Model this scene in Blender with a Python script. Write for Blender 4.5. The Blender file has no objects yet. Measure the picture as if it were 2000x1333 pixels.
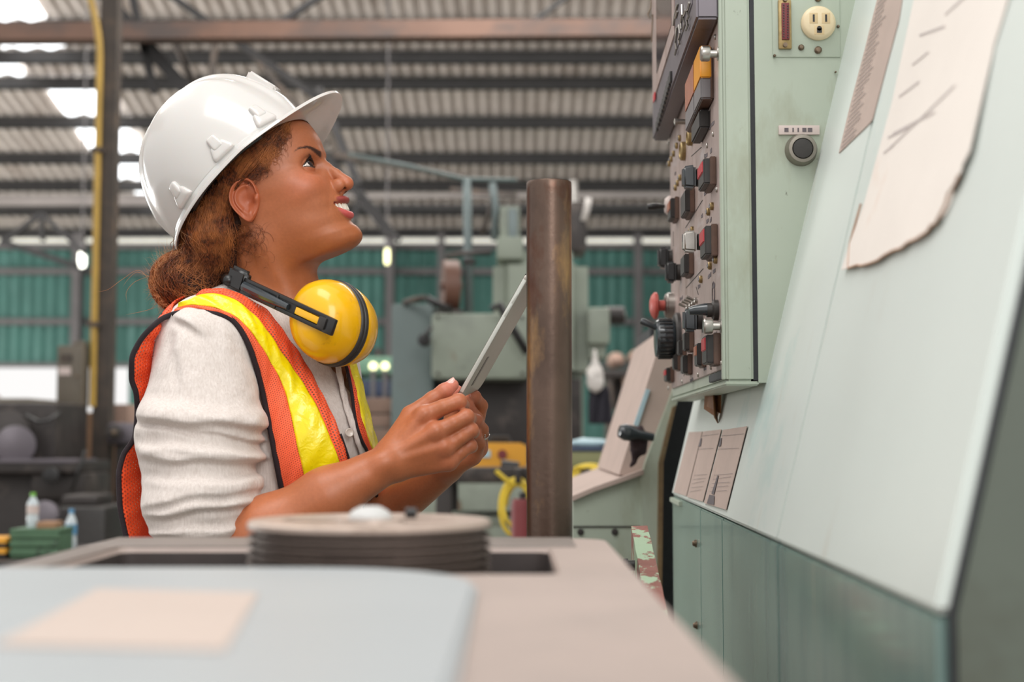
import bpy, bmesh, math, random
import numpy as np
from mathutils import Vector, Matrix
random.seed(7); np.random.seed(7)
SC = bpy.context.scene
COL = SC.collection

# ------------------------------------------------------------------ camera, world, lights, exposure
FPX = 2700.0
HOR = 856.0
TH = math.atan((HOR - 666.5) / FPX)
CZ = 1.15
cam_d = bpy.data.cameras.new('camera')
cam = bpy.data.objects.new('camera', cam_d); COL.objects.link(cam)
cam.location = (0, 0, CZ)
cam.rotation_euler = (math.pi / 2 + TH, 0, 0)
cam_d.sensor_width = 36.0
cam_d.lens = FPX * 36 / 2000
cam_d.clip_start = 0.05
cam_d.dof.use_dof = True
cam_d.dof.focus_distance = 1.80
cam_d.dof.aperture_fstop = 4.0
SC.camera = cam
SC.view_settings.view_transform = 'Standard'
SC.view_settings.look = 'None'
SC.view_settings.gamma = 1.0
SC.view_settings.use_curve_mapping = False
SC.view_settings.exposure = 0.0
SC.cycles.use_denoising = True
SC.cycles.max_bounces = 6
SC.cycles.transparent_max_bounces = 12

wd = bpy.data.worlds.new('sky'); SC.world = wd
wd.use_nodes = True
bg = wd.node_tree.nodes['Background']
bg.inputs[0].default_value = (1.0, 0.985, 0.97, 1)
bg.inputs[1].default_value = 1.0

def area(name, loc, target, size, power, color=(1, 1, 1), size_y=None):
    d = bpy.data.lights.new(name, 'AREA'); d.energy = power; d.color = color
    d.shape = 'RECTANGLE'; d.size = size; d.size_y = size_y or size
    o = bpy.data.objects.new(name, d); COL.objects.link(o); o.location = loc
    v = Vector(target) - Vector(loc)
    o.rotation_euler = v.to_track_quat('-Z', 'Y').to_euler()
    return o
area('skylight_overhead', (-0.6, 0.6, 4.2), (-0.1, 1.9, 1.2), 2.0, 46, (1, 0.985, 0.96), 1.5)
area('skylight_by_machine', (-2.3, 3.4, 4.0), (0.2, 1.8, 1.2), 1.6, 36, (1, 0.97, 0.93))
area('front_fill', (1.3, -2.0, 3.2), (-0.1, 1.9, 1.3), 2.2, 78, (1, 0.975, 0.95))  # added fill lamp behind the camera, brightens the worker's front
area('skylight_middle_bay', (0.5, 8.0, 5.2), (0, 10, 0), 4.0, 330, (1, 0.98, 0.95))
area('roof_fill', (-12.5, 13.0, 1.6), (-2, 16, 3.6), 7.0, 620, (1, 0.99, 0.96), 2.6)  # added unseen lamp at the left, lifts the roof underside and back wall
area('skylight_left_bay', (-4.5, 9.0, 5.2), (-2, 12, 0), 3.0, 220, (1, 1, 0.98))

# ------------------------------------------------------------------ helpers
def P(px, py, Y):
    u = (px - 1000) / FPX; v = (666.5 - py) / FPX
    d = Vector((u, math.cos(TH) - v * math.sin(TH), math.sin(TH) + v * math.cos(TH)))
    k = Y / d.y
    return Vector((d.x * k, Y, CZ + d.z * k))
def ray(px, py):
    u = (px - 1000) / FPX; v = (666.5 - py) / FPX
    return Vector((u, math.cos(TH) - v * math.sin(TH), math.sin(TH) + v * math.cos(TH)))
def onz(px, py, z):
    d = ray(px, py); k = (z - CZ) / d.z
    return Vector((d.x * k, d.y * k, z))

class MB:
    """collects shapes, builds one mesh object"""
    def __init__(s): s.v = []; s.f = []; s.m = []; s.cm = 0
    def add(s, vs, fs):
        n = len(s.v); s.v += [tuple(p) for p in vs]
        s.f += [tuple(i + n for i in f) for f in fs]; s.m += [s.cm] * len(fs); return s
    def box(s, a, b, bev=0.0, M=None):
        a = Vector(a); b = Vector(b)
        lo = Vector([min(a[i], b[i]) for i in range(3)]); hi = Vector([max(a[i], b[i]) for i in range(3)])
        bm = bmesh.new(); bmesh.ops.create_cube(bm, size=1)
        for v in bm.verts:
            v.co = Vector([(lo[i] + hi[i]) / 2 + v.co[i] * (hi[i] - lo[i]) for i in range(3)])
        if bev > 0:
            bmesh.ops.bevel(bm, geom=list(bm.edges), offset=min(bev, 0.45 * min(hi - lo)), segments=2, profile=0.6, affect='EDGES')
        return s.bm(bm, M)
    def bm(s, bm, M=None):
        bm.verts.index_update()
        vs = [(M @ v.co if M else v.co.copy()) for v in bm.verts]
        fs = [[v.index for v in f.verts] for f in bm.faces]
        bm.free(); return s.add(vs, fs)
    def cyl(s, p, q, r, r2=None, n=20, cap=True, bev=0):
        p = Vector(p); q = Vector(q); r2 = r if r2 is None else r2
        ax = (q - p).normalized(); L = (q - p).length
        if bev:
            prof = [(0, 0), (r - bev, 0), (r - bev * .3, bev * .3), (r, bev), (r2, L - bev), (r2 - bev * .3, L - bev * .3), (r2 - bev, L), (0, L)]
            return s.lathe(prof, p, ax, n)
        t = ax.orthogonal().normalized(); b = ax.cross(t)
        vs = []
        for c, rr in ((p, r), (q, r2)):
            for i in range(n):
                a = 2 * math.pi * i / n; vs.append(c + t * math.cos(a) * rr + b * math.sin(a) * rr)
        fs = [(i, (i + 1) % n, n + (i + 1) % n, n + i) for i in range(n)]
        if cap: fs += [tuple(range(n - 1, -1, -1)), tuple(range(n, 2 * n))]
        return s.add(vs, fs)
    def lathe(s, prof, o, ax, n=24, sx=1.0, sy=1.0, tdir=None):
        o = Vector(o); ax = Vector(ax).normalized()
        t = Vector(tdir) if tdir else ax.orthogonal(); t = (t - ax * t.dot(ax)).normalized(); b = ax.cross(t)
        vs = []; fs = []
        for r, h in prof:
            for i in range(n):
                a = 2 * math.pi * i / n
                vs.append(o + ax * h + t * math.cos(a) * r * sx + b * math.sin(a) * r * sy)
        for k in range(len(prof) - 1):
            for i in range(n):
                j = (i + 1) % n
                fs.append((k * n + i, k * n + j, (k + 1) * n + j, (k + 1) * n + i))
        return s.add(vs, fs)
    def tube(s, pts, r, n=8, closed=False, rs=None, flat=None):
        pts = [Vector(p) for p in pts]; N = len(pts)
        vs = []; fs = []
        prev = None
        for k, p in enumerate(pts):
            if closed: d = pts[(k + 1) % N] - pts[k - 1]
            else: d = pts[min(k + 1, N - 1)] - pts[max(k - 1, 0)]
            d = d.normalized() if d.length > 1e-9 else Vector((0, 0, 1))
            if prev is None: t = d.orthogonal().normalized()
            else:
                t = prev - d * prev.dot(d); t = t.normalized() if t.length > 1e-6 else d.orthogonal().normalized()
            prev = t; b = d.cross(t)
            rr = rs[k] if rs else r
            for i in range(n):
                a = 2 * math.pi * i / n
                vs.append(p + t * math.cos(a) * rr + b * math.sin(a) * rr)
        m = N if closed else N - 1
        for k in range(m):
            for i in range(n):
                j = (i + 1) % n; k2 = (k + 1) % N
                fs.append((k * n + i, k * n + j, k2 * n + j, k2 * n + i))
        if not closed: fs += [tuple(range(n - 1, -1, -1)), tuple((N - 1) * n + i for i in range(n))]
        return s.add(vs, fs)
    def prism(s, poly, vec):
        """extrude a polygon (list of points) along vec"""
        vec = Vector(vec); poly = [Vector(p) for p in poly]; n = len(poly)
        vs = poly + [p + vec for p in poly]
        fs = [tuple(range(n - 1, -1, -1)), tuple(range(n, 2 * n))] + [(i, (i + 1) % n, n + (i + 1) % n, n + i) for i in range(n)]
        return s.add(vs, fs)
    def ell(s, c, r, n=20, m=12, M=None):
        c = Vector(c); vs = []; fs = []
        for k in range(m + 1):
            ph = math.pi * k / m
            for i in range(n):
                a = 2 * math.pi * i / n
                p = Vector((math.sin(ph) * math.cos(a) * r[0], math.sin(ph) * math.sin(a) * r[1], math.cos(ph) * r[2]))
                if M: p = M @ p
                vs.append(c + p)
        for k in range(m):
            for i in range(n):
                j = (i + 1) % n; fs.append((k * n + i, (k + 1) * n + i, (k + 1) * n + j, k * n + j))
        return s.add(vs, fs)
    def grid(s, rows, close=False):
        """rows: list of equal-length point lists"""
        n = len(rows[0]); vs = [p for r in rows for p in r]; fs = []
        for k in range(len(rows) - 1):
            for i in range(n if close else n - 1):
                j = (i + 1) % n
                fs.append((k * n + i, k * n + j, (k + 1) * n + j, (k + 1) * n + i))
        return s.add(vs, fs)
    def build(s, name, mats, parent=None, smooth=35, fixn=True):
        me = bpy.data.meshes.new(name)
        off = wloc(parent) if parent else Vector((0, 0, 0))
        me.from_pydata([(v[0] - off[0], v[1] - off[1], v[2] - off[2]) for v in s.v], [], s.f)
        if not isinstance(mats, (list, tuple)): mats = [mats]
        for m in mats: me.materials.append(m)
        if len(mats) > 1: me.polygons.foreach_set('material_index', s.m)
        if fixn:
            bm = bmesh.new(); bm.from_mesh(me)
            bmesh.ops.remove_doubles(bm, verts=bm.verts, dist=1e-6)
            bmesh.ops.recalc_face_normals(bm, faces=bm.faces); bm.to_mesh(me); bm.free()
        me.shade_smooth()
        if smooth < 180: me.set_sharp_from_angle(angle=math.radians(smooth))
        o = bpy.data.objects.new(name, me); COL.objects.link(o)
        if parent: o.parent = parent
        return o

def wloc(o):
    v = Vector((0, 0, 0))
    while o is not None:
        v += Vector(o.location); o = o.parent
    return v
def tag(o, label=None, cat=None, group=None, kind=None):
    if label: o['label'] = label
    if cat: o['category'] = cat
    if group: o['group'] = group
    if kind: o['kind'] = kind
    return o
def thing(name, loc, label, cat, group=None):
    o = bpy.data.objects.new(name, None); COL.objects.link(o); o.location = loc
    o.empty_display_size = 0.05
    return tag(o, label, cat, group)
def structure(o): o['kind'] = 'structure'; return o
def rebase(o):
    """put a one-mesh thing's origin at its base"""
    me = o.data; n = len(me.vertices); a = np.empty(n * 3, 'f'); me.vertices.foreach_get('co', a); a = a.reshape(-1, 3)
    c = np.array([(a[:, 0].min() + a[:, 0].max()) / 2, (a[:, 1].min() + a[:, 1].max()) / 2, a[:, 2].min()])
    me.vertices.foreach_set('co', (a - c).ravel().astype('f')); o.location = Vector(o.location) + Vector(c.tolist()); return o

def srgb(r, g, b):
    f = lambda c: ((c / 255 + 0.055) / 1.055) ** 2.4 if c > 10 else c / 255 / 12.92
    return (f(r), f(g), f(b), 1)

# ------------------------------------------------------------------ materials
class NT:
    def __init__(s, name):
        s.mat = bpy.data.materials.new(name); s.mat.use_nodes = True
        s.t = s.mat.node_tree; s.b = s.t.nodes['Principled BSDF']
    def n(s, typ, **kw):
        nd = s.t.nodes.new(typ)
        for k, v in kw.items():
            if k.startswith('i_'): nd.inputs[k[2:].replace('_', ' ')].default_value = v
            else: setattr(nd, k, v)
        return nd
    def l(s, a, b): s.t.links.new(a, b)
    def coords(s, scale=(1, 1, 1), kind='Object', rot=(0, 0, 0)):
        tc = s.n('ShaderNodeTexCoord'); mp = s.n('ShaderNodeMapping')
        mp.inputs['Scale'].default_value = scale; mp.inputs['Rotation'].default_value = rot
        s.l(tc.outputs[kind], mp.inputs[0]); return mp.outputs[0]
    def noise(s, scale, detail=4, rough=0.6, stretch=(1, 1, 1), rot=(0, 0, 0), dist=0):
        nd = s.n('ShaderNodeTexNoise'); nd.inputs['Scale'].default_value = scale
        nd.inputs['Detail'].default_value = detail; nd.inputs['Roughness'].default_value = rough
        nd.inputs['Distortion'].default_value = dist
        s.l(s.coords(stretch, rot=rot), nd.inputs['Vector']); return nd.outputs[0]
    def ramp(s, val, lo, hi, a=0.0, b=1.0):
        m = s.n('ShaderNodeMapRange'); m.clamp = True
        m.inputs['From Min'].default_value = lo; m.inputs['From Max'].default_value = hi
        m.inputs['To Min'].default_value = a; m.inputs['To Max'].default_value = b
        s.l(val, m.inputs['Value']); return m.outputs[0]
    def mix(s, fac, a, b):
        m = s.n('ShaderNodeMix', data_type='RGBA')
        if isinstance(fac, float): m.inputs[0].default_value = fac
        else: s.l(fac, m.inputs[0])
        for v, i in ((a, 6), (b, 7)):
            if isinstance(v, tuple): m.inputs[i].default_value = v
            else: s.l(v, m.inputs[i])
        return m.outputs[2]
    def math(s, op, a, b=0.0):
        m = s.n('ShaderNodeMath', operation=op)
        for v, i in ((a, 0), (b, 1)):
            if isinstance(v, (int, float)): m.inputs[i].default_value = v
            else: s.l(v, m.inputs[i])
        return m.outputs[0]
    def bump(s, h, strength=0.3, dist=0.01):
        b = s.n('ShaderNodeBump'); b.inputs['Strength'].default_value = strength; b.inputs['Distance'].default_value = dist
        s.l(h, b.inputs['Height']); s.l(b.outputs[0], s.b.inputs['Normal']); return b

def mat(name, col, rough=0.5, metal=0.0, var=0.12, vs=6, layers=(), bump=0.0, bs=60, bd=0.002, stretch=(1, 1, 1), spec=0.5, coat=0.0, emis=None, alpha=1.0):
    """procedural paint/metal: base colour with noise variation plus noise-masked layers (colour, scale, lo, hi, stretch)"""
    m = NT(name); b = m.b
    dk = tuple(c * (1 - var) for c in col[:3]) + (1,); lt = tuple(min(1, c * (1 + var)) for c in col[:3]) + (1,)
    c = m.mix(m.ramp(m.noise(vs, 5, 0.6, stretch), 0.3, 0.7), dk, lt)
    for L in layers:
        lc, ls, lo, hi = L[:4]; st = L[4] if len(L) > 4 else (1, 1, 1)
        c = m.mix(m.ramp(m.noise(ls, 6, 0.65, st), lo, hi), c, lc)
    m.l(c, b.inputs['Base Color'])
    b.inputs['Roughness'].default_value = rough; b.inputs['Metallic'].default_value = metal
    b.inputs['Specular IOR Level'].default_value = spec
    b.inputs['Coat Weight'].default_value = coat; b.inputs['Coat Roughness'].default_value = 0.1
    if bump: m.bump(m.noise(bs, 4, 0.6, stretch), bump, bd)
    if emis: b.inputs['Emission Color'].default_value = emis[0]; b.inputs['Emission Strength'].default_value = emis[1]
    if alpha < 1: b.inputs['Alpha'].default_value = alpha
    return m.mat

RUST = srgb(110, 66, 40); GRIME = srgb(74, 66, 52)
M = {}
M['mint'] = mat('mint machine paint', srgb(174, 184, 168), 0.42, var=0.05, vs=3, layers=[(srgb(182, 194, 176), 9, 0.55, 0.8, (1, 1, .3)), (srgb(140, 136, 108), 9, 0.54, 0.82, (1, 1, .35)), (srgb(120, 96, 70), 24, 0.66, 0.82, (1, 1, .5)), (GRIME, 55, 0.68, 0.76)], bump=0.06, bs=90)
M['mint_pale'] = mat('pale slanted cover paint', srgb(214, 222, 217), 0.38, var=0.03, vs=2.5, layers=[(srgb(184, 208, 204), 3, 0.6, 0.75, (4, 1, .5)), (srgb(196, 190, 176), 9, 0.64, 0.85, (1, 1, .2)), (srgb(150, 130, 108), 70, 0.73, 0.8, (1, .5, 1))], bump=0.04, bs=60)
M['mint_dark'] = mat('worn lower panel paint', srgb(136, 162, 154), 0.22, var=0.12, vs=4, layers=[(srgb(104, 132, 134), 5, 0.48, 0.75, (1, 2.5, .25)), (srgb(166, 176, 162), 12, 0.58, 0.8, (1, 3, .4)), (RUST, 16, 0.70, 0.80, (1, 2, .3)), (srgb(60, 84, 110), 40, 0.70, 0.76, (1, 3, .2))], bump=0.02, bs=50, spec=0.7, coat=.35)
M['mint_deep'] = mat('dark grey green machine end', srgb(88, 96, 86), 0.5, var=0.1, vs=4, layers=[(srgb(78, 80, 68), 7, 0.52, 0.75), (srgb(96, 78, 56), 22, 0.66, 0.75)], bump=0.1)  # one deeper grey green for the end plate, cores and pedestal
M['seal'] = mat('black rubber seal', srgb(38, 40, 44), 0.55, var=0.2, vs=60, bump=0.2)
M['black'] = mat('black plastic', srgb(34, 33, 33), 0.32, var=0.2, vs=40)
M['black_soft'] = mat('worn black plastic', srgb(48, 45, 43), 0.45, var=0.25, vs=60)
M['grey_knob'] = mat('glossy charcoal knob', srgb(52, 58, 62), 0.16, var=0.1, spec=0.8)
M['plate'] = mat('brushed anodised panel', srgb(170, 152, 146), 0.42, 0.3, var=0.14, vs=8, layers=[(srgb(128, 102, 88), 18, 0.50, 0.75, (1, 1, .4)), (srgb(190, 182, 182), 30, 0.56, 0.75, (1, .3, 1))], bump=0.1, bs=150)
M['display'] = mat('grey display housing', srgb(108, 102, 108), 0.4, 0.4, var=0.1, vs=8, layers=[(srgb(76, 62, 52), 14, 0.6, 0.8)], bump=0.08)
M['display_dark'] = mat('dark screen glass', srgb(58, 50, 56), 0.12, var=0.1)
M['steel'] = mat('worn bright steel', srgb(176, 172, 166), 0.28, 0.9, var=0.12, vs=40)
M['steel_dull'] = mat('dull screw metal', srgb(120, 104, 88), 0.42, 0.8, var=0.25, vs=80)
M['orange_lens'] = mat('amber lamp lens', srgb(236, 160, 26), 0.3, var=0.1)
M['orange_dim'] = mat('faded amber lens side', srgb(168, 108, 84), 0.4, var=0.15, vs=40)
M['lamp_grey'] = mat('grey lamp lens', srgb(118, 114, 116), 0.4)
M['red_lens'] = mat('red switch lens', srgb(190, 52, 60), 0.3)
M['red_mush'] = mat('faded red mushroom button', srgb(186, 84, 74), 0.42, var=0.1, vs=60)
M['wood_sw'] = mat('brown switch side', srgb(96, 72, 60), 0.45, var=0.2, vs=60)
M['cream'] = mat('cream outlet plastic', srgb(226, 208, 172), 0.35, var=0.05, layers=[(srgb(190, 160, 110), 60, 0.62, 0.8)])
M['cream_in'] = mat('dim cream recess', srgb(206, 182, 140), 0.45)
M['conn_red'] = mat('dark red connector insert', srgb(112, 44, 48), 0.5, var=0.2)
M['brass'] = mat('tarnished brass', srgb(160, 138, 96), 0.4, 0.7, var=0.25, vs=80)
M['label_pink'] = mat('off white plastic label', srgb(206, 190, 184), 0.5, var=0.04)
M['ink'] = mat('grey print', srgb(96, 88, 92), 0.6)
M['ring_grey'] = mat('dull grey ring', srgb(140, 134, 124), 0.4, 0.6, var=0.15)
M['card'] = mat('pinkish card', srgb(184, 164, 154), 0.6, var=0.08, vs=12, layers=[(srgb(160, 136, 128), 10, 0.6, 0.85)])
M['paper'] = mat('cream white paper', srgb(236, 228, 220), 0.7, var=0.03, vs=8, layers=[(srgb(224, 200, 184), 8, 0.6, 0.85)], bump=0.1, bs=20)
M['paper_edge'] = mat('browned torn paper edge', srgb(176, 140, 116), 0.8, var=0.15, vs=60)
M['rust_bar'] = mat('rusty bar with flaking mint paint', srgb(140, 92, 82), 0.7, var=0.2, vs=20, layers=[(srgb(166, 190, 160), 26, 0.49, 0.52)], bump=0.6, bs=45)
M['pipe'] = mat('dark bronzed steel tube', srgb(104, 86, 76), 0.32, 0.85, var=0.16, vs=9, layers=[(srgb(176, 138, 94), 16, 0.53, 0.74, (1, 1, .4)), (srgb(90, 50, 34), 12, 0.55, 0.7, (1, 1, .5)), (srgb(46, 40, 40), 7, 0.55, 0.8, (1, 1, .4))], bump=0.12, bs=120)
M['bench_pink'] = mat('dusty beige machine top', srgb(166, 150, 142), 0.55, var=0.05, vs=6, layers=[(srgb(146, 134, 128), 5, 0.5, 0.8)], bump=0.1, bs=40)
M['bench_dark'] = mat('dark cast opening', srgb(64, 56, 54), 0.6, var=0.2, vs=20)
M['rim_grey'] = mat('grey rim plate', srgb(128, 118, 112), 0.5, 0.2, var=0.1)
M['cover_blue'] = mat('pale blue grey cover paint', srgb(164, 169, 171), 0.45, var=0.03, vs=4)
M['peach'] = mat('flat peach tone', srgb(188, 172, 162), 0.6, var=0.03)
M['pulley'] = mat('worn pulley steel', srgb(182, 164, 152), 0.42, 0.3, var=0.12, vs=18, layers=[(srgb(110, 92, 76), 20, 0.55, 0.8)])
M['pulley_dark'] = mat('dark pulley groove', srgb(92, 80, 74), 0.45, 0.4, var=0.2)
M['white_nut'] = mat('white plastic cap', srgb(190, 190, 188), 0.5)
# ------------------------------------------------------------------ the setting
M['concrete'] = mat('oily concrete floor', srgb(132, 126, 118), 0.7, var=0.2, vs=2, layers=[(srgb(60, 55, 50), 3, 0.5, 0.7)], bump=0.2, bs=20)
M['roof_tin'] = mat('grey corrugated roof', srgb(244, 234, 226), 0.6, 0.0, var=0.1, vs=1.5, layers=[(srgb(206, 192, 182), 2.5, 0.5, 0.75, (1, .3, 1))])
M['purlin'] = mat('dark painted purlin', srgb(46, 44, 44), 0.6, var=0.25, vs=3)
M['beam_rust'] = mat('rusty brown beam', srgb(116, 88, 74), 0.6, var=0.2, vs=1.6, layers=[(srgb(84, 74, 70), 2.2, 0.5, 0.65, (.5, 1, 1))])
M['beam_grey'] = mat('light grey beam', srgb(150, 142, 138), 0.6, var=0.15, vs=2)
M['wall_green'] = mat('green corrugated wall', srgb(62, 114, 104), 0.55, var=0.15, vs=1.2, layers=[(srgb(104, 150, 142), 2.5, 0.56, 0.75, (3, 1, .4)), (srgb(44, 88, 82), 2, 0.55, 0.8)])
M['girt'] = mat('grey wall rail', srgb(104, 100, 100), 0.6, var=0.15)
M['post_dark'] = mat('dark brown grey post', srgb(68, 60, 54), 0.6, var=0.2, vs=9, layers=[(srgb(92, 76, 62), 9, 0.5, 0.75)])
M['yellow_pipe'] = mat('yellow conduit', srgb(176, 142, 62), 0.5, var=0.2, vs=6)
M['skylight'] = mat('bright translucent skylight', srgb(240, 245, 250), 0.5, emis=((0.95, 0.98, 1, 1), 3.0))
M['translucent'] = mat('pale translucent strip', srgb(232, 228, 212), 0.5, emis=((1, 0.97, 0.87, 1), 0.8))

fl = structure(MB().box((-16, -6, -0.1), (16, 24, 0)).build('floor', M['concrete']))
WY = 20.0
# roof: corrugated sheet rising towards the camera
EZ = CZ + 3.03 * 1.0
def rz(Y): return EZ + (WY - Y) * 0.2126
mb = MB(); rows = []
xs = np.arange(-14, 14.001, 0.028)
for Y in (WY + 0.6, 17, 14, 10, 4.0):
    rows.append([(x, Y, rz(Y) + 0.016 * math.sin(2 * math.pi * x / 0.14)) for x in xs])
mb.grid(rows)
ceil = structure(mb.build('ceiling', M['roof_tin'], smooth=180, fixn=False))
pur = None
for k, Y in enumerate([19.86, 19.0, 18.12, 17.24, 16.2, 15.2, 14.6, 13.95, 13.2, 12.2, 11.2, 10.2, 9.2]):
    m_ = MB(); z = rz(Y) - 0.03
    m_.box((-14, Y - 0.03, z - 0.13), (14, Y + 0.03, z), 0); m_.box((-14, Y - 0.09, z - 0.14), (14, Y + 0.03, z - 0.12), 0)
    m_.build('purlin', M['purlin'], ceil)
def sky_panel(x0, x1, Y0, Y1):
    m_ = MB(); q = []
    for Y in (Y0, Y1):
        q.append([(x, Y, rz(Y) - 0.045 + 0.02 * math.sin(2 * math.pi * x / 0.27)) for x in np.arange(x0, x1, 0.06)])
    m_.grid(q); m_.build('skylight', M['skylight'], ceil, smooth=180, fixn=False)
for (Y0, Y1) in ((13.3, 13.9), (14.0, 14.5), (15.3, 16.1), (16.35, 17.15), (17.35, 18.0)):
    e = 0 if Y0 > 15 else -0.15
    sky_panel(-5.28 + e, -4.62 + e, Y0, Y1)
sky_panel(-6.6, -5.35, 14.72, 15.1)
sky_panel(-5.1, -4.7, 18.2, 18.9)
# beams and trusses under the roof
def beam(px0, py0, px1, py1, Y, hh, mt, dep=0.08, name='beam'):
    a = P(px0, py0, Y); b = P(px1, py1, Y); h = hh * Y / FPX / 2
    v = (b - a).normalized(); n = Vector((-v.z, 0, v.x)) * h
    m_ = MB(); m_.prism([a - n, b - n, b + n, a + n], (0, dep, 0)); return m_.build(name, mt, ceil)
beam(-400, 62, 2400, 45, 8.0, 34, M['beam_rust'], 0.1)
beam(-400, 78, 2400, 62, 8.1, 8, M['purlin'], 0.1)
beam(-600, 386, 2400, 378, 15.0, 10, M['beam_grey'], 0.1)
beam(-600, 397, 330, 394, 14.9, 13, M['beam_grey'], 0.1)
beam(690, 404, 2400, 400, 14.9, 8, M['purlin'], 0.1)
for (a, b, c, d, Y, w) in ((160, -60, 470, 300, 8.2, 26), (245, -60, 300, 180, 8.2, 14), (290, -40, 620, 190, 8.6, 13), (330, 60, 470, 360, 9.5, 12), (420, 60, 410, 200, 9.5, 10),
                           (455, 60, 640, 280, 9.5, 10), (345, 80, 380, 170, 9.5, 8), (620, 170, 700, 360, 10, 16), (635, 300, 760, 460, 10.2, 12), (650, 300, 910, 345, 9.6, 12),
                           (700, 370, 690, 440, 10, 8), (700, 370, 780, 470, 10.2, 10), (0, 470, 150, 520, 10, 12), (75, 420, 0, 475, 10.4, 8), (78, 415, 82, 470, 10.4, 7), (80, 418, 165, 495, 10.4, 8),
                           (520, 60, 700, -60, 9, 12), (1000, 70, 1180, -60, 11, 8), (880, 370, 1010, 380, 9.6, 8)):
    beam(a, b, c, d, Y, w, M['purlin'] if Y < 9.4 or Y > 9.7 else M['post_dark'], 0.05, 'truss_member')
# back wall
zt = P(0, 478, WY).z; zb = P(0, 716, WY).z
mb = MB(); rows = []
for z in (zb, zt): rows.append([(x, WY + 0.018 * math.sin(2 * math.pi * x / 0.17), z) for x in np.arange(-14, 14.001, 0.034)])
mb.grid(rows); wall = structure(mb.build('wall_back', M['wall_green'], smooth=180, fixn=False))
for py, h in ((482, 12), (531, 12), (629, 12), (714, 9)):
    a = P(0, py, WY - 0.1); MB().box((-14, WY - 0.16, a.z - h * WY / FPX / 2), (14, WY - 0.06, a.z + h * WY / FPX / 2)).build('wall_rail', M['girt'], wall)
mb = MB(); rows = []
for z in (P(0, 476, WY).z, P(0, 445, WY).z): rows.append([(x, WY + 0.1 + 0.03 * math.sin(2 * math.pi * x / 0.3), z) for x in np.arange(-14, 14.001, 0.05)])
mb.grid(rows); mb.build('eave_light_strip', M['translucent'], wall, smooth=180, fixn=False)
# right of the opening, the wall goes down to the ground
MB().box((P(262, 0, WY).x, WY + 0.1, 0), (14, WY + 0.16, zb + 0.05)).build('lower_wall', M['wall_green'], wall)
for px, w in ((153, 17), (762, 16), (1246, 14), (504, 12), (862, 12)):
    a = P(px, 500, WY - 0.3); W_ = w * WY / FPX / 2
    MB().box((a.x - W_, WY - 0.4, 0), (a.x + W_, WY - 0.17, rz(WY) - 0.1)).build('wall_column', M['girt'], wall)
# low grey yard wall and hills outside seen through the gap are only bright haze: a pale yard ground
structure(MB().box((-60, 24, -0.12), (60, 90, -0.02)).build('ground', mat('pale dusty yard', srgb(214, 208, 198), .9)))

# steel post with conduit
pY = 7.0
a = P(199, 700, pY); t = thing('steel_post', (a.x, pY, 0), 'dark steel post with a yellow conduit, left of the worker', 'post')
w = 17 * pY / FPX
MB().box((a.x - w, pY, 0), (a.x + w, pY + 0.012, 5.2)).box((a.x - w, pY + 0.012, 0), (a.x - w + 0.012, pY + 0.09, 5.2)).box((a.x + w - .012, pY + 0.012, 0), (a.x + w, pY + 0.09, 5.2)).build('post_body', M['post_dark'], t)
x0 = a.x - w * 0.85
pts = [(x0, pY - .02, P(0, 795, pY).z), (x0, pY - .02, P(0, 400, pY).z), (x0, pY - .02, P(0, 120, pY).z)]
for i in range(1, 9):
    q = i / 8; pts.append((x0 - 0.13 * (1 - math.cos(q * 1.2)), pY - .02, P(0, 120, pY).z + 0.4 * q))
MB().tube(pts, 0.017, 10).build('conduit', M['yellow_pipe'], t)
MB().box((x0 - .03, pY - .04, P(0, 300, pY).z), (x0 + .03, pY, P(0, 290, pY).z)).build('clamp', M['post_dark'], t)
MB().box((x0 - .03, pY - .04, P(0, 640, pY).z), (x0 + .03, pY, P(0, 630, pY).z)).build('clamp', M['post_dark'], t)
# switch box on the post
M['switchbox'] = mat('brown grey enamel', srgb(104, 96, 84), 0.5, var=0.12, vs=8)
a = P(122, 797, pY); b = P(173, 678, pY)
t = thing('switch_box', ((a.x + b.x) / 2, pY, a.z), 'brown-grey metal switch box with a small white sticker on the steel post', 'switch box')
MB().box((a.x, pY - .1, a.z), (b.x, pY + .02, b.z), .006).build('box_body', M['switchbox'], t)
MB().box((a.x + .008, pY - .108, a.z + .012), (b.x - .01, pY - .1, b.z - .012), .004).build('door', M['switchbox'], t)
MB().box(P(143, 666, pY - .08), P(173, 680, pY) , .004).build('conduit_hub', M['switchbox'], t)
c = P(140, 727, pY); MB().box((c.x - .03, pY - .111, c.z - .02), (c.x + .03, pY - .108, c.z + .02)).build('sticker', M['label_pink'], t)
c = P(143, 703, pY); MB().box((c.x - .03, pY - .112, c.z - .02), (c.x + .03, pY - .108, c.z + .02)).build('vent', M['post_dark'], t)
MB().cyl((b.x - .02, pY - .12, (a.z + b.z) / 2), (b.x - .02, pY - .1, (a.z + b.z) / 2), .008).build('latch', M['steel_dull'], t)
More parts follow.
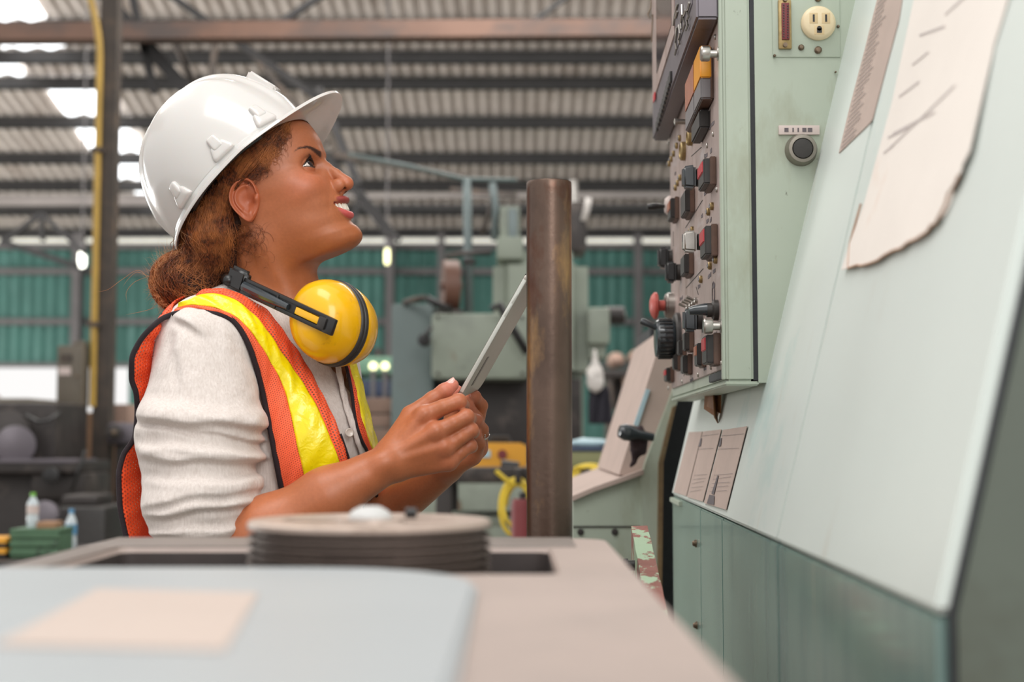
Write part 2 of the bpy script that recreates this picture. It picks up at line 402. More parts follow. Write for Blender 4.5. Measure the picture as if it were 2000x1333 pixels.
# fluorescent lamps hung on columns
M['tube_lit'] = mat('lit lamp', srgb(250, 255, 235), 0.4, emis=((1, 1, 0.9, 1), 4.0))
M['tube_yel'] = mat('lit yellowish lamp', srgb(250, 250, 180), 0.4, emis=((1, 0.98, 0.55, 1), 2.2))
for (px, py0, py1, r, mt, lab) in ((160, 492, 524, 7, 'tube_lit', 'short white lit lamp hanging left of the steel post'), (756, 486, 518, 5, 'tube_yel', 'yellowish lit lamp hanging on the column behind the worker chin')):
    Y = 12.0; a = P(px, py0, Y); b = P(px, py1, Y); R = r * Y / FPX
    t = thing('lamp', b, lab, 'lamp')
    MB().lathe([(0, 0), (R * .8, 0.01), (R, .03), (R, (a - b).length - .03), (R * .7, (a - b).length), (0, (a - b).length)], b, (0, 0, 1), 14).build('tube', M[mt], t)
    MB().cyl(a, a + Vector((0, 0, .08)), R * 1.1, n=14).build('lamp_cap', M['girt'], t)
    MB().cyl(a + Vector((0, 0, .06)), (a.x, a.y, rz(Y) - .1), .008, n=6).build('rod', M['girt'], t)
for px, py in ((729, 716), (752, 716)):
    Y = 7.8; c = P(px, py, Y); t = thing('lamp', c - Vector((0, 0, .05)), 'small round greenish work lamp over the green bench, %s of two' % ('left' if px < 740 else 'right'), 'lamp', 'work lamps over the green bench')
    MB().ell(c, (.022, .02, .022)).build('bulb', M['tube_yel'], t); MB().cyl((c.x, c.y, 0), c - Vector((0, 0, .02)), .012).build('lamp_stem', M['girt'], t)
# ------------------------------------------------------------------ the big mint machine on the right
SH = 0.0252
def Q(a, Y, z): return Vector((a + SH * Y, Y, CZ + z))      # machine axes: a across, Y along, z above lens height
A0 = 0.222; ZC = -0.101; YN = 0.80; YF = 2.48; SL = 0.245; ZT = 1.0   # front plane, corner height, ends, slant
def slantA(z): return A0 + (z - ZC) * SL
base = Q(A0 + .5, 1.6, -CZ)
mach = thing('machine_tool', base, 'large mint green machine with slanted cover, outlet and round push button at the right', 'machine')
# lower vertical panels: a row of panels with joints
def quadbox(mb, a0, a1, y0, y1, z0, z1, bev=.003):
    bm = bmesh.new(); bmesh.ops.create_cube(bm, size=1)
    for v in bm.verts:
        v.co = Q(a0 if v.co.x < 0 else a1, y0 if v.co.y < 0 else y1, z0 if v.co.z < 0 else z1)
    if bev: bmesh.ops.bevel(bm, geom=list(bm.edges), offset=bev, segments=2, affect='EDGES')
    return mb.bm(bm)
for y0, y1 in ((YN + .004, 1.352), (1.356, 1.78), (1.784, 2.03), (2.034, YF)):
    o = quadbox(MB(), A0 + .002, A0 + .03, y0, y1, -CZ + .1, ZC - .002, .002).build('lower_panel', M['mint_dark'], mach)
quadbox(MB(), A0 + .03, A0 + .9, YN + .01, YF - .005, -CZ, ZC - .004, 0).build('machine_core', M['mint_deep'], mach)
# slanted cover, two sheets with a fine joint
def slab(y0, y1, z0, z1, th=.02):
    pts = []
    for z, off in ((z0, 0), (z1, 0), (z1, th), (z0, th)): pts.append(Q(slantA(z) + off, y0, z))
    vec = Q(0, y1, 0) - Q(0, y0, 0)
    bm = bmesh.new(); vs = [bm.verts.new(p) for p in pts] + [bm.verts.new(p + vec) for p in pts]
    for f in ((3, 2, 1, 0), (4, 5, 6, 7), (0, 1, 5, 4), (1, 2, 6, 5), (2, 3, 7, 6), (3, 0, 4, 7)): bm.faces.new([vs[i] for i in f])
    bmesh.ops.bevel(bm, geom=list(bm.edges), offset=.004, segments=3, affect='EDGES')
    return MB().bm(bm)
slab(YN, 1.352, ZC, ZT).build('slanted_cover', M['mint_pale'], mach)
slab(1.3535, YF, ZC, ZT).build('slanted_cover', M['mint_pale'], mach)
# inner prism body behind the slant
MB().prism([Q(slantA(ZC) + .021, YN + .012, ZC), Q(slantA(ZT) + .021, YN + .012, ZT), Q(A0 + .9, YN + .012, ZT), Q(A0 + .9, YN + .012, ZC)], Q(0, YF - .01, 0) - Q(0, YN + .012, 0)).build('upper_core', M['mint_deep'], mach)
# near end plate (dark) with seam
MB().prism([Q(A0 + .012, YN - .002, -CZ + .1), Q(A0 + .012, YN - .002, ZC), Q(slantA(ZT) + .012, YN - .002, ZT), Q(A0 + .9, YN - .002, ZT), Q(A0 + .9, YN - .002, -CZ + .1)], (0, .012, 0)).build('end_plate', M['mint_deep'], mach)
MB().tube([Q(A0 + .009, YN - .002, -CZ + .1), Q(A0 + .009, YN - .002, ZC), Q(slantA(ZT) + .009, YN - .002, ZT)], .0022, 6).build('end_seam', M['seal'], mach)
for px, py in ((1356, 1060), (1356, 1217)):
    Y = A0 * FPX / (px - 1068) ; c = Q(A0, Y, (HOR - py) * Y / FPX)
    MB().lathe([(0, -.0045), (.003, -.004), (.0045, -.002), (.0045, 0), (.006, 0), (.006, .002)], c + Vector((-.001, 0, 0)), (1, 0, 0), 14).build('screw', M['steel_dull'], mach)
# latch strip at the far top of the lower panels
quadbox(MB(), A0 - .004, A0 + .004, 2.30, YF - .01, ZC - .012, ZC - .004, .001).build('door_lip', M['mint'], mach)

# the electrical body behind the control door
YB = 1.655
bz0 = 0.062
def slant_hit(px, py, off=0.0):
    d = ray(px, py)
    # plane: a - slantA(z) + off = 0  with a = x - SH*y
    num = A0 - ZC * SL - off
    k = num / (d.x - SH * d.y - SL * d.z)
    return Vector((0, 0, CZ)) + d * k
poly = [Q(.2535, YB, bz0 + .004), Q(slantA(bz0) + .03, YB, bz0 + .004), Q(slantA(ZT) + .03, YB, ZT), Q(.2535, YB, ZT)]
body = mach
MB().prism(poly, Q(0, 2.365, 0) - Q(0, YB, 0)).build('cabinet_body', M['mint'], body)
# small cover plate with outlet and connector
def FR(px, py, dy=0): return P(px, py, YB - dy)
def frplate(name, x0, y0, x1, y1, d0, d1, mt, par, bev=.0015):
    a = P(x0, y0, YB); b = P(x1, y1, YB)
    return MB().box((a.x, YB - d1, b.z), (b.x, YB - d0, a.z), bev).build(name, mt, par)
frplate('cover_plate', 1507, -40, 1641, 112, 0, .0016, M['mint'], body, .0006)
frplate('connector_shell', 1518, 2, 1545, 98, .0016, .006, M['brass'], body)
frplate('connector_insert', 1524, 9, 1540, 81, .006, .0085, M['conn_red'], body)
mb = MB()
for r in range(13):
    for k in range(2):
        p = P(1528 + k * 8, 14 + r * 5.1 + k * 2, YB); mb.cyl((p.x, YB - .0095, p.z), (p.x, YB - .008, p.z), .0009, n=6)
mb.build('connector_pins', M['black'], body)
for py in (2, 91):
    p = P(1531.5, py, YB); MB().cyl((p.x, YB - .0085, p.z), (p.x, YB - .005, p.z), .0028, n=10).build('connector_screw', M['steel_dull'], body)
c = P(1597, 47, YB); R = 34.5 * YB / FPX
MB().lathe([(0, .0075), (R * .78, .0075), (R * .9, .006), (R, .003), (R, 0), (0, 0)], (c.x, YB - .0016, c.z), (0, -1, 0), 36).build('outlet', M['cream'], body)
ol = bpy.data.objects['outlet']
for dx, dy, w, h, tall in ((-11, -7, 10, 15, 1), (13, -7, 10, 15, 1), (0, 16, 13, 12, 0)):
    p = P(1597 + dx, 47 + dy, YB); s_ = YB / FPX
    MB().box((p.x - w * s_ / 2 - .002, YB - .0094, p.z - h * s_ / 2 - .002), (p.x + w * s_ / 2 + .002, YB - .0088, p.z + h * s_ / 2 + .002), .0005).build('outlet_recess', M['cream_in'], ol)
    if tall: MB().box((p.x - .0012, YB - .0098, p.z - .0045), (p.x + .0012, YB - .0093, p.z + .0045)).build('slot', M['black'], ol)
    else: MB().box((p.x - .003, YB - .0098, p.z - .0035), (p.x + .003, YB - .0093, p.z + .002)).cyl((p.x, YB - .0098, p.z + .002), (p.x, YB - .0093, p.z + .002), .003, n=14).build('slot', M['black'], ol)
for px, py, r in ((1564, 94, 6), (1597, 99, 7.5), (1597, -2, 7), (1636, 53, 3), (1512, 110, 3), (1631, 142, 2)):
    p = P(px, py, YB); MB().lathe([(0, .004), (r * .6 * YB / FPX, .0038), (r * YB / FPX, .002), (r * YB / FPX, 0)], (p.x, YB - .0016, p.z), (0, -1, 0), 12).build('screw', M['steel_dull'], body)
frplate('name_strip', 1520, 246, 1600, 264, 0, .003, M['label_pink'], body, .0005)
nm = bpy.data.objects['name_strip']
mb = MB()
for px, w in ((1535, 8), (1548, 3), (1558, 3), (1570, 8), (1581, 9)):
    a = P(px - w / 2, 251, YB); b = P(px + w / 2, 259, YB); mb.box((a.x, YB - .0034, b.z), (b.x, YB - .003, a.z))
mb.build('print', M['ink'], nm)
c = P(1564, 294, YB); s_ = YB / FPX
MB().lathe([(0, .008), (20 * s_, .008), (21 * s_, .0125), (27 * s_, .012), (30 * s_, .008), (30 * s_, .002), (32 * s_, 0)], (c.x, YB, c.z), (0, -1, 0), 36).build('button_ring', M['ring_grey'], body)
MB().lathe([(0, .0135), (19 * s_, .0125), (20 * s_, .011), (20 * s_, .006)], (c.x, YB, c.z), (0, -1, 0), 30).build('push_button', M['black_soft'], body)

# ------------------------------------------------------------------ control door with all its switches
AP = 0.2120
door = thing('control_box', Q(.23, 2.0, .07), 'mint control box hung on the machine, its metal face full of knobs and switches', 'control box')
quadbox(MB(), AP + .003, .2475, 1.652, 2.365, .0675, 1.0, .003).build('door_shell', M['mint'], door)
quadbox(MB(), .2475, .2535, 1.656, 2.36, .069, 1.0, 0).build('door_seal', M['seal'], door)
# bottom tray under the door and body (pale sheet edge)
quadbox(MB(), AP + .001, .2534, 1.650, 2.368, .0625, .0675, .0015).build('bottom_lip', M['mint'], door)
# faceplate
quadbox(MB(), AP, AP + .003, 1.672, 2.345, .083, 1.0, .0008).build('faceplate', M['plate'], door)
quadbox(MB(), AP - .0012, AP + .003, 1.656, 1.668, .07, 1.0, .0008).build('edge_strip', M['mint'], door)
quadbox(MB(), AP - .001, AP + .003, 1.66, 1.80, .0715, .0815, .0008).build('maker_plate', M['seal'], door)
def PP(px, py):
    Y = AP * FPX / (px - 1068.0); return Y, (HOR - py) * Y / FPX
def pt(Y, z, out): return Q(AP - out, Y, z)
def onface(px, py, out=0):
    """point that projects to px,py and stands `out` in front of the face"""
    Y = (AP - out) * FPX / (px - 1068.0); return Y, (HOR - py) * Y / FPX
def fbox(name, px, py, wY, hz, out, mt, par, bev=.0012, at=None, inn=0.0):
    Y, z = onface(px, py, out / 2) if at is None else at
    return quadbox(MB(), AP - out, AP - inn, Y - wY / 2, Y + wY / 2, z - hz / 2, z + hz / 2, bev).build(name, mt, par)
OUT = Vector((-1, 0, 0))
def dome_screw(px, py, r=.0035, h=.0025, mt='steel', name='screw', par=None):
    Y, z = onface(px, py, h / 2); c = Q(AP, Y, z)
    return MB().lathe([(r, 0), (r, h * .5), (r * .7, h * .9), (0, h)], c, OUT, 12).build(name, M[mt], par or door)
for px, py in ((1397, 256), (1385, 279), (1403, 367), (1388, 718), (1363, 733), (1332, 746), (1305, 759), (1409, 710), (1309, 274), (1403, 30), (1403, 60)):
    dome_screw(px, py)
for px, py in ((1330, 264), (1324, 279), (1318, 295), (1313, 306), (1309, 315), (1330, 343), (1325, 354), (1321, 363), (1392, 400), (1385, 411), (1398, 506), (1387, 518), (1369, 545), (1353, 447), (1349, 451)):
    Y, z = onface(px, py, .003); c = Q(AP, Y, z)
    o = MB().lathe([(.0052, 0), (.0052, .003), (.004, .0045), (.003, .003)], c, OUT, 14).build('indicator', M['brass'], door)
    MB().lathe([(.0035, .002), (.003, .005), (0, .0065)], c, OUT, 12).build('lens', M['lamp_grey'], o)
for px, py, r in ((1351, 264, .011), (1337, 290, .0145)):
    Y, z = onface(px, py, .004); c = Q(AP, Y, z)
    MB().lathe([(r, 0), (r, .006), (r * .85, .008), (r * .8, .006), (0, .006)], c, OUT, 24).build('round_gauge', M['brass'], door)
# posts: knurled silver fixing screws
for px, py in ((1404, 94), (1404, 637)):
    Y, z = onface(px, py, .014); Y = 1.668; c = Q(AP, Y, z)
    c = Q(AP, Y, (HOR - py) * Y / FPX)
    o = MB().lathe([(.0085, 0), (.0085, .002), (.005, .003), (.005, .011), (.0088, .0115), (.0095, .013), (.0095, .021), (.008, .0225), (0, .0225)], c, OUT, 24).build('thumb_screw', M['steel'], door)
Y, z = onface(1338, 231, .01); c = Q(AP, Y, z)
MB().lathe([(.004, 0), (.004, .018), (.0055, .018), (.0055, .022), (0, .024)], c, OUT, 14).build('steel_post_pin', M['steel'], door)
# amber warning lamps
for y0, y1 in ((1.722, 1.80), (1.803, 1.915)):
    o = quadbox(MB(), AP - .016, AP, y0, y1, .4275, .495, .002).build('warning_lamp', M['wood_sw'], door)
    quadbox(MB(), AP - .0175, AP - .003, y0 - .0015, y1 - .003, .455, .4965, .0015).build('amber_lens', M['orange_lens'] if y0 < 1.75 else M['orange_dim'], o)
    quadbox(MB(), AP - .0172, AP - .003, y0 - .0012, y1 - .003, .4285, .4545, .0015).build('grey_lens', M['lamp_grey'], o)
quadbox(MB(), AP - .014, AP, 1.765, 1.865, .401, .425, .002).build('lamp_bracket', M['black_soft'], door)
# square switches
def square_switch(px, py, w, h, out, lens=None, two=False):
    Y, z = onface(px, py, out / 2)
    o = quadbox(MB(), AP - out, AP, Y - w / 2, Y + w / 2, z - h / 2, z + h / 2, .0015).build('push_switch', M['black_soft'], door)
    quadbox(MB(), AP - out * .5, AP, Y - w / 2 - .002, Y + w / 2 + .002, z - h / 2 - .002, z + h / 2 + .002, .001).build('bezel', M['wood_sw'], o)
    if lens: quadbox(MB(), AP - out - .0015, AP - out + .002, Y - w / 2 + .004, Y + w / 2 - .004, z - h * .05, z + h / 2 - .003, .001).build('red_lens', M[lens], o)
    return o
for a in ((1385, 338, .06, .032, .016, 'red_lens'), (1346, 396, .07, .032, .014, None), (1318, 408, .05, .032, .014, 'orange_dim'), (1387, 473, .055, .036, .016, 'red_lens'), (1344, 518, .055, .028, .014, None),
          (1390, 684, .045, .035, .018, 'red_lens'), (1368, 694, .035, .03, .012, 'orange_dim'), (1345, 668, .03, .026, .014, None), (1332, 680, .03, .022, .012, None), (1341, 713, .035, .026, .014, None),
          (1307, 733, .05, .022, .013, 'red_lens'), (1322, 708, .03, .024, .012, None)):
    square_switch(*a)
# pointer knobs
def knob(px, py, r, h, mt='black', body_out=.022):
    Y, z = onface(px, py, h * .6); c = Q(AP, Y, z)
    o = MB().lathe([(r * .75, 0), (r * .75, h * .25), (r * .5, h * .3), (r * .5, h * .35)], c, OUT, 24).build('knob', M['black_soft'], door)
    bm = bmesh.new(); bmesh.ops.create_cube(bm, size=1)
    for v in bm.verts:
        k = 1.0 if v.co.x > 0 else 1.12
        x = -(h * .32) if v.co.x > 0 else -h
        v.co = c + Vector((x, v.co.y * 1.5 * r * (2 - k), v.co.z * 2.0 * r * (1.0 if v.co.x > 0 else .88)))
    bmesh.ops.bevel(bm, geom=list(bm.edges), offset=r * .22, segments=3, affect='EDGES')
    MB().bm(bm).build('grip', M[mt], o)
    MB().box(c + Vector((-h - .0006, -.0006, 0)), c + Vector((-h + .001, .0006, r * .7))).build('pointer_line', M['lamp_grey'], o)
    return o
knob(1351, 343, .0165, .026, 'grey_knob'); knob(1351, 471, .015, .027, 'steel'); knob(1298, 503, .0185, .024); knob(1313, 531, .0175, .024)
knob(1350, 626, .0165, .026, 'grey_knob')
# lever knob beside it
Y, z = onface(1388, 606, .01); c = Q(AP, Y, z)
o = MB().lathe([(.013, 0), (.013, .006), (.009, .008), (.009, .014), (0, .014)], c, OUT, 20).build('lever_switch', M['black_soft'], door)
MB().tube([c + Vector((-.004, 0, 0)), c + Vector((-.016, 0, .001)), c + Vector((-.03, 0, 0)), c + Vector((-.036, 0, -.001))], .006, 12, rs=[.009, .0078, .006, .0045]).build('lever', M['grey_knob'], o)
# little toggles
for px, py in ((1339, 600), (1345, 595), (1350, 591), (1355, 587)):
    Y, z = onface(px, py, .006); c = Q(AP, Y, z)
    o = MB().lathe([(.0045, 0), (.0045, .004), (.003, .005), (0, .005)], c, OUT, 12).build('toggle', M['steel'], door)
    MB().tube([c + Vector((-.004, 0, 0)), c + Vector((-.012, 0, .004)), c + Vector((-.015, 0, .005))], .002, 8, rs=[.0015, .0026, .0022]).build('bat', M['steel'], o)
# white toggle with long black lever
Y, z = onface(1306, 399, .006); c = Q(AP, Y, z)
o = MB().lathe([(.017, 0), (.017, .004), (.015, .006), (.012, .010), (0, .010)], c, OUT, 24).build('toggle_switch', M['label_pink'], door)
MB().tube([c + Vector((-.008, 0, -.001)), c + Vector((-.018, 0, -.001)), c + Vector((-.03, 0, -.0015)), c + Vector((-.04, 0, -.002))], .004, 12, rs=[.0025, .0045, .006, .0045]).build('lever', M['black'], o)
# emergency stop
Y, z = onface(1300, 597, .014); c = Q(AP, Y, z)
o = MB().lathe([(.022, 0), (.022, .010), (.0195, .0115), (.0195, .0135), (.0165, .015), (0, .015)], c, OUT, 30).build('emergency_stop', M['steel'], door)
MB().lathe([(.009, .014), (.009, .025), (.018, .0255), (.0225, .028), (.0225, .032), (.017, .037), (.009, .0395), (0, .040)], c, OUT, 30).build('mushroom_head', M['red_mush'], o)
# big black rotary with crank
Y, z = onface(1318, 662, .008); c = Q(AP, Y, z)
o = MB().lathe([(.042, 0), (.042, .006), (.038, .009), (0, .009)], c, OUT, 36).build('rotary_selector', M['black_soft'], door)
MB().lathe([(.029, .009), (.031, .012), (.0315, .034), (.029, .038), (.022, .039), (0, .039)], c, OUT, 36).build('drum', M['grey_knob'], o)
mb = MB()
for i in range(24):
    a = 2 * math.pi * i / 24; rr = .0316
    mb.box((-.034, -.0015, -.0006), (-.013, .0015, .0012), .0004, Matrix.Translation(c) @ Matrix.Rotation(a, 4, 'X') @ Matrix.Translation((0, 0, rr)))
tag(mb.build('drum_ribs', M['black'], o), kind='stuff')
MB().tube([c + Vector((-.036, 0, .016)), c + Vector((-.044, 0, .021)), c + Vector((-.058, 0, .027)), c + Vector((-.062, 0, .0285))], .005, 12, rs=[.004, .0052, .0058, .0045]).build('crank_grip', M['grey_knob'], o)
fbox('selector_plate', 1322, 690, .06, .05, .004, M['black_soft'], door)
# engraved lines and small print on the face
mb = MB()
def fl_line(px0, py0, px1, py1, w=.0011):
    a = Q(AP - .0004, *PP(px0, py0)); b = Q(AP - .0004, *PP(px1, py1)); mb.tube([a, b], w * .5, 4)
for L in ((1342, 443, 1376, 388), (1342, 562, 1376, 524), (1318, 450, 1318, 480), (1370, 230, 1392, 212), (1355, 300, 1375, 282), (1362, 560, 1366, 575), (1392, 365, 1396, 352), (1336, 735, 1342, 722)):
    fl_line(*L)
tag(mb.build('engraved_lines', M['black_soft'], door), kind='stuff')
mb = MB(); rnd = random.Random(3)
for (px, py) in ((1357, 250), (1372, 232), (1381, 300), (1391, 243), (1397, 235), (1393, 290), (1380, 375), (1374, 420), (1384, 431), (1391, 428), (1366, 560), (1386, 540), (1396, 530), (1330, 585), (1395, 560), (1373, 646), (1396, 655), (1349, 745), (1376, 722), (1341, 375), (1322, 335), (1330, 300)):
    for k in range(rnd.randint(2, 4)):
        Y, z = PP(px + k * 1.6, py + k * rnd.uniform(-.5, .5) - k * 1.2)
        quadbox(mb, AP - .0006, AP, Y - .0035, Y + .0035, z - rnd.uniform(.0015, .003), z + rnd.uniform(.0012, .003), 0)
tag(mb.build('small_print', M['ink'], door), kind='stuff')
# dial ring mark
Y, z = PP(1396, 575)
MB().tube([Q(AP - .0005, Y + .012 * math.cos(a), z + .016 * math.sin(a)) for a in np.linspace(0, 2 * math.pi, 25)[:-1]], .0008, 4, closed=True).build('dial_ring', M['ink'], door)
# orange peeling at bottom corner, brown scrap hanging under the box
M['scrap'] = mat('torn brown tape', srgb(138, 98, 66), 0.7, var=0.25, vs=60)
s = MB()
c0 = slant_hit(1405, 785, .004)
for (dx, dz, w, h, rr) in ((0, .008, .03, .02, .2), (-.012, -.002, .014, .022, -.3), (.01, .002, .016, .018, .5)):
    s.box((-.0006, -w * 1.1, -h * .9), (.0006, w * 1.1, h * .9), 0, Matrix.Translation(c0 + Vector((-.009, dx * 1.7, dz * 1.5 - .006))) @ Matrix.Rotation(rr, 4, 'X') @ Matrix.Rotation(rr, 4, 'Z'))
tag(rebase(s.build('torn_tape', M['scrap'])), 'scrap of torn brown tape hanging under the control box', 'tape')

# display housing on the face
dz0 = .513; ad = .184
quadbox(MB(), ad, AP, 1.662, 2.362, dz0, 1.0, .003).build('display_housing', M['display'], door)
dh = bpy.data.objects['display_housing']
quadbox(MB(), ad - .002, ad + .001, 1.93, 2.335, dz0 + .06, 1.0, .001).build('screen_frame', M['plate'], dh)
quadbox(MB(), ad - .0026, ad - .001, 1.97, 2.24, dz0 + .085, 1.0, .001).build('screen', M['display_dark'], dh)
quadbox(MB(), ad - .0012, ad + .001, 1.70, 1.92, dz0 + .03, 1.0, .001).build('key_field', M['display'], dh)
def onface2(px, py):
    Y = (ad - .003) * FPX / (px - 1068.0); return Q(ad - .003, Y, (HOR - py) * Y / FPX)
for seg in (((1353, -10), (1349, 8), (1352, 18), (1348, 26), (1350, 36), (1346, 46)), ((1338, -5), (1339, 14), (1336, 30), (1337, 44)), ((1345, 5), (1341, 20), (1344, 34), (1340, 48)),
            ((1330, -8), (1326, 6), (1324, 14), (1321, 36)), ((1332, 36), (1334, 52), (1331, 64), (1333, 74)), ((1328, 40), (1326, 60), (1325, 72), (1327, 84), (1324, 96)), ((1329, 8), (1325, 22))):
    MB().tube([onface2(*p) for p in seg], .0016, 6).build('raised_stroke', M['steel'], dh)
for k in range(12):
    p0 = onface2(1313 - k * 2.5, 142 + k * 9); c = p0
    MB().box(c + Vector((-.001, -.007, -.008)), c + Vector((.003, .007, .008)), .001).build('key', M['black_soft'], dh)
MB().box(onface2(1282, 160) - Vector((.001, .012, .012)), onface2(1282, 190) + Vector((.001, .012, 0)), .001).build('red_key', M['red_lens'], dh)
# loose wire hook at the far top of the housing
c = onface2(1281, 0)
tag(rebase(MB().tube([c + Vector((-.002, 0, .05)), c + Vector((-.004, 0, .0)), c + Vector((-.009, 0, -.012)), c + Vector((-.006, 0, -.02)), c + Vector((-.001, 0, -.012)), c + Vector((-.002, 0, -.04)), c + Vector((-.003, 0, -.06))], .0012, 6).build('wire_hook', M['steel_dull'])), 'bent wire hook at the top edge of the display housing', 'wire')

# ------------------------------------------------------------------ papers on the slanted cover
def sheet(name, outline, mt, lift=.0012, n=1, label=None, cat='paper', curl=None, group=None):
    """paper lying on the slanted cover; outline in photo pixels, triangulated as a thin solid"""
    nrm = Vector((-1, SH, SL)).normalized()
    top = []; bot = []
    for i, (px, py) in enumerate(outline):
        p = slant_hit(px, py, 0); l = lift + (curl[i] if curl else 0)
        top.append(p + nrm * l); bot.append(p + nrm * (l - .0008))
    n_ = len(top); mb = MB()
    mb.add(top + bot, [tuple(range(n_)), tuple(range(2 * n_ - 1, n_ - 1, -1))] + [(i, n_ + i, n_ + (i + 1) % n_, (i + 1) % n_) for i in range(n_)])
    o = mb.build(name, mt, smooth=20); rebase(o)
    if label: tag(o, label, cat, group)
    return o
def marks(parent, lines, mt, lift=.0022, w=1.2):
    nrm = Vector((-1, SH, SL)).normalized(); mb = MB()
    for (x0, y0, x1, y1) in lines:
        a = slant_hit(x0, y0, 0) + nrm * lift; b = slant_hit(x1, y1, 0) + nrm * lift
        d = (b - a); t = nrm.cross(d).normalized() * (w * .0005)
        mb.add([a - t, b - t, b + t, a + t], [(0, 1, 2, 3)])
    o = mb.build('print_lines', mt, parent); o['kind'] = 'stuff'; return o
rnd = random.Random(5)
p1 = sheet('instruction_sheet', [(1722, -30), (1768, -30), (1757, 40), (1733, 130), (1706, 234), (1702, 240), (1640, 300), (1660, 215), (1690, 100)], M['card'], label='narrow pinkish instruction sheet with lines of print on the slanted cover', cat='paper')
L = []
for k in range(30):
    y = -12 + k * 10; x0 = 1712 - y * .252; x1 = x0 + 34 - rnd.uniform(0, 12)
    s0 = -.85
    L.append((x0 + 4, y + 12, x1, y + 12 + (x1 - x0) * s0))
marks(p1, L, M['ink'], w=.9)
def dense(pts, k=8, jit=0.0):
    out = []; r_ = random.Random(9)
    for i in range(len(pts)):
        a = pts[i]; b = pts[(i + 1) % len(pts)]
        for j in range(k if i in jit_idx else 1):
            q = j / (k if i in jit_idx else 1); out.append((a[0] + (b[0] - a[0]) * q + (r_.uniform(-3, 3) if j else 0), a[1] + (b[1] - a[1]) * q + (r_.uniform(-3, 3) if j else 0)))
    return out
jit_idx = {3, 4, 5, 6, 7}
big = dense([(1796, -40), (1985, -40), (1945, 90), (1905, 300), (1885, 345), (1838, 440), (1800, 470), (1722, 512), (1652, 530), (1668, 478), (1690, 400), (1745, 200)], 5)
cl = [0.003 if (p[1] > 430 or (p[0] > 1875 and p[1] > 200)) else 0 for p in big]
p2 = sheet('paper_notice', big, M['paper'], lift=.0015, curl=cl, label='large torn white paper notice curling off the slanted cover', cat='paper')
edge = [p for p in big if p[1] > 340 and p[0] > 1660]
nrm = Vector((-1, SH, SL)).normalized()
MB().tube([slant_hit(p[0], p[1], 0) + nrm * .0042 for p in edge], .0011, 6).build('torn_edge', M['paper_edge'], p2)
marks(p2, [(1738, 270, 1778, 250), (1730, 300, 1750, 284), (1786, 128, 1818, 102), (1740, 292, 1870, 168), (1748, 262, 1830, 220), (1850, 30, 1905, -20), (1800, 70, 1850, 52), (1760, 190, 1800, 160)], mat('faint pencil', srgb(190, 180, 178), .7), w=1.6)
for i, (ol_, lab) in enumerate((([(1372 - 25, 845), (1373, 844), (1342, 970), (1317, 962)], 'plain pinkish card, furthest of three below the control box'),
                 ([(1375, 844), (1411, 840), (1375, 981), (1344, 972)], 'middle of three pinkish drawing cards below the control box'),
                 ([(1415, 841), (1462, 834), (1421, 997), (1378, 984)], 'pinkish card with a tool drawing, nearest of three below the control box'))):
    o = sheet('drawing_card', ol_, M['card'], lift=.0016 + i * .0004, label=lab, cat='card', group='cards below the control box')
    if i:
        x0, x1 = ol_[0][0], ol_[1][0]
        Ls = [(x0 - 2, 853, x1 - 4, 849), (x0 - 10, 879, x1 - 14, 877)]
        for k in range(5): Ls.append((x0 - 16 - k * 2, 930 + k * 8, x1 - 26 - k * 3, 926 + k * 8 + rnd.uniform(-2, 2)))
        marks(o, Ls, M['ink'], lift=.0026 + i * .0004, w=.4)
        # the drawn tool: a tapered cone on a shank
        mb = MB()
        def sh(p): return slant_hit(p[0], p[1], 0) + nrm * (.0026 + i * .0004)
        mb.add([sh(p) for p in ((x0 - 3, 857), (x0 - 1, 857), (x0 - 3, 873), (x0 - 8, 874))], [(0, 1, 2, 3)])
        if i == 2:
            for q4 in (((1406, 930), (1408, 931), (1399, 968), (1394, 966)), ((1390, 968), (1400, 970), (1399, 988), (1385, 985))):
                MB().add([sh(p) for p in q4], [(0, 1, 2, 3)]).build('tool_drawing', M['ink'], o)
        mb.build('tool_drawing', M['ink'], o)

# flat bar with flaking paint
a = P(1249, 1028, 1.80); b = P(1305, 1290, 1.32)
d = (b - a)
mb = MB()
rows = []
for k in range(14):
    q = k / 13; c = a + d * q; w = .0105; h = .06
    j = (random.random() - .5) * .0012
    rows.append([c + Vector((-w + j, 0, 0)), c + Vector((w + j, 0, .0005)), c + Vector((w + j, 0, -h)), c + Vector((-w + j, 0, -h))])
mb.grid(rows, close=True); mb.add(rows[0], [(0, 1, 2, 3)]); mb.add(rows[-1], [(3, 2, 1, 0)])
t = thing('flat_bar', (b.x, b.y, 0), 'rusty flat bar with flaking mint paint, beside the big machine', 'bar')
mb.build('bar_body', M['rust_bar'], t)
MB().box((b.x - .02, b.y - .02, 0), (b.x + .01, b.y + .05, b.z - .01), .002).build('bar_support', M['mint_deep'], t)
c = P(1222, 1105, 1.72)
MB().cyl(c + Vector((0, 0, 0)), c + Vector((.02, 0, 0)), .0065, n=12).cyl(c + Vector((-.003, 0, 0)), c + Vector((.003, 0, 0)), .009, n=6).build('bolt', M['black_soft'], t)

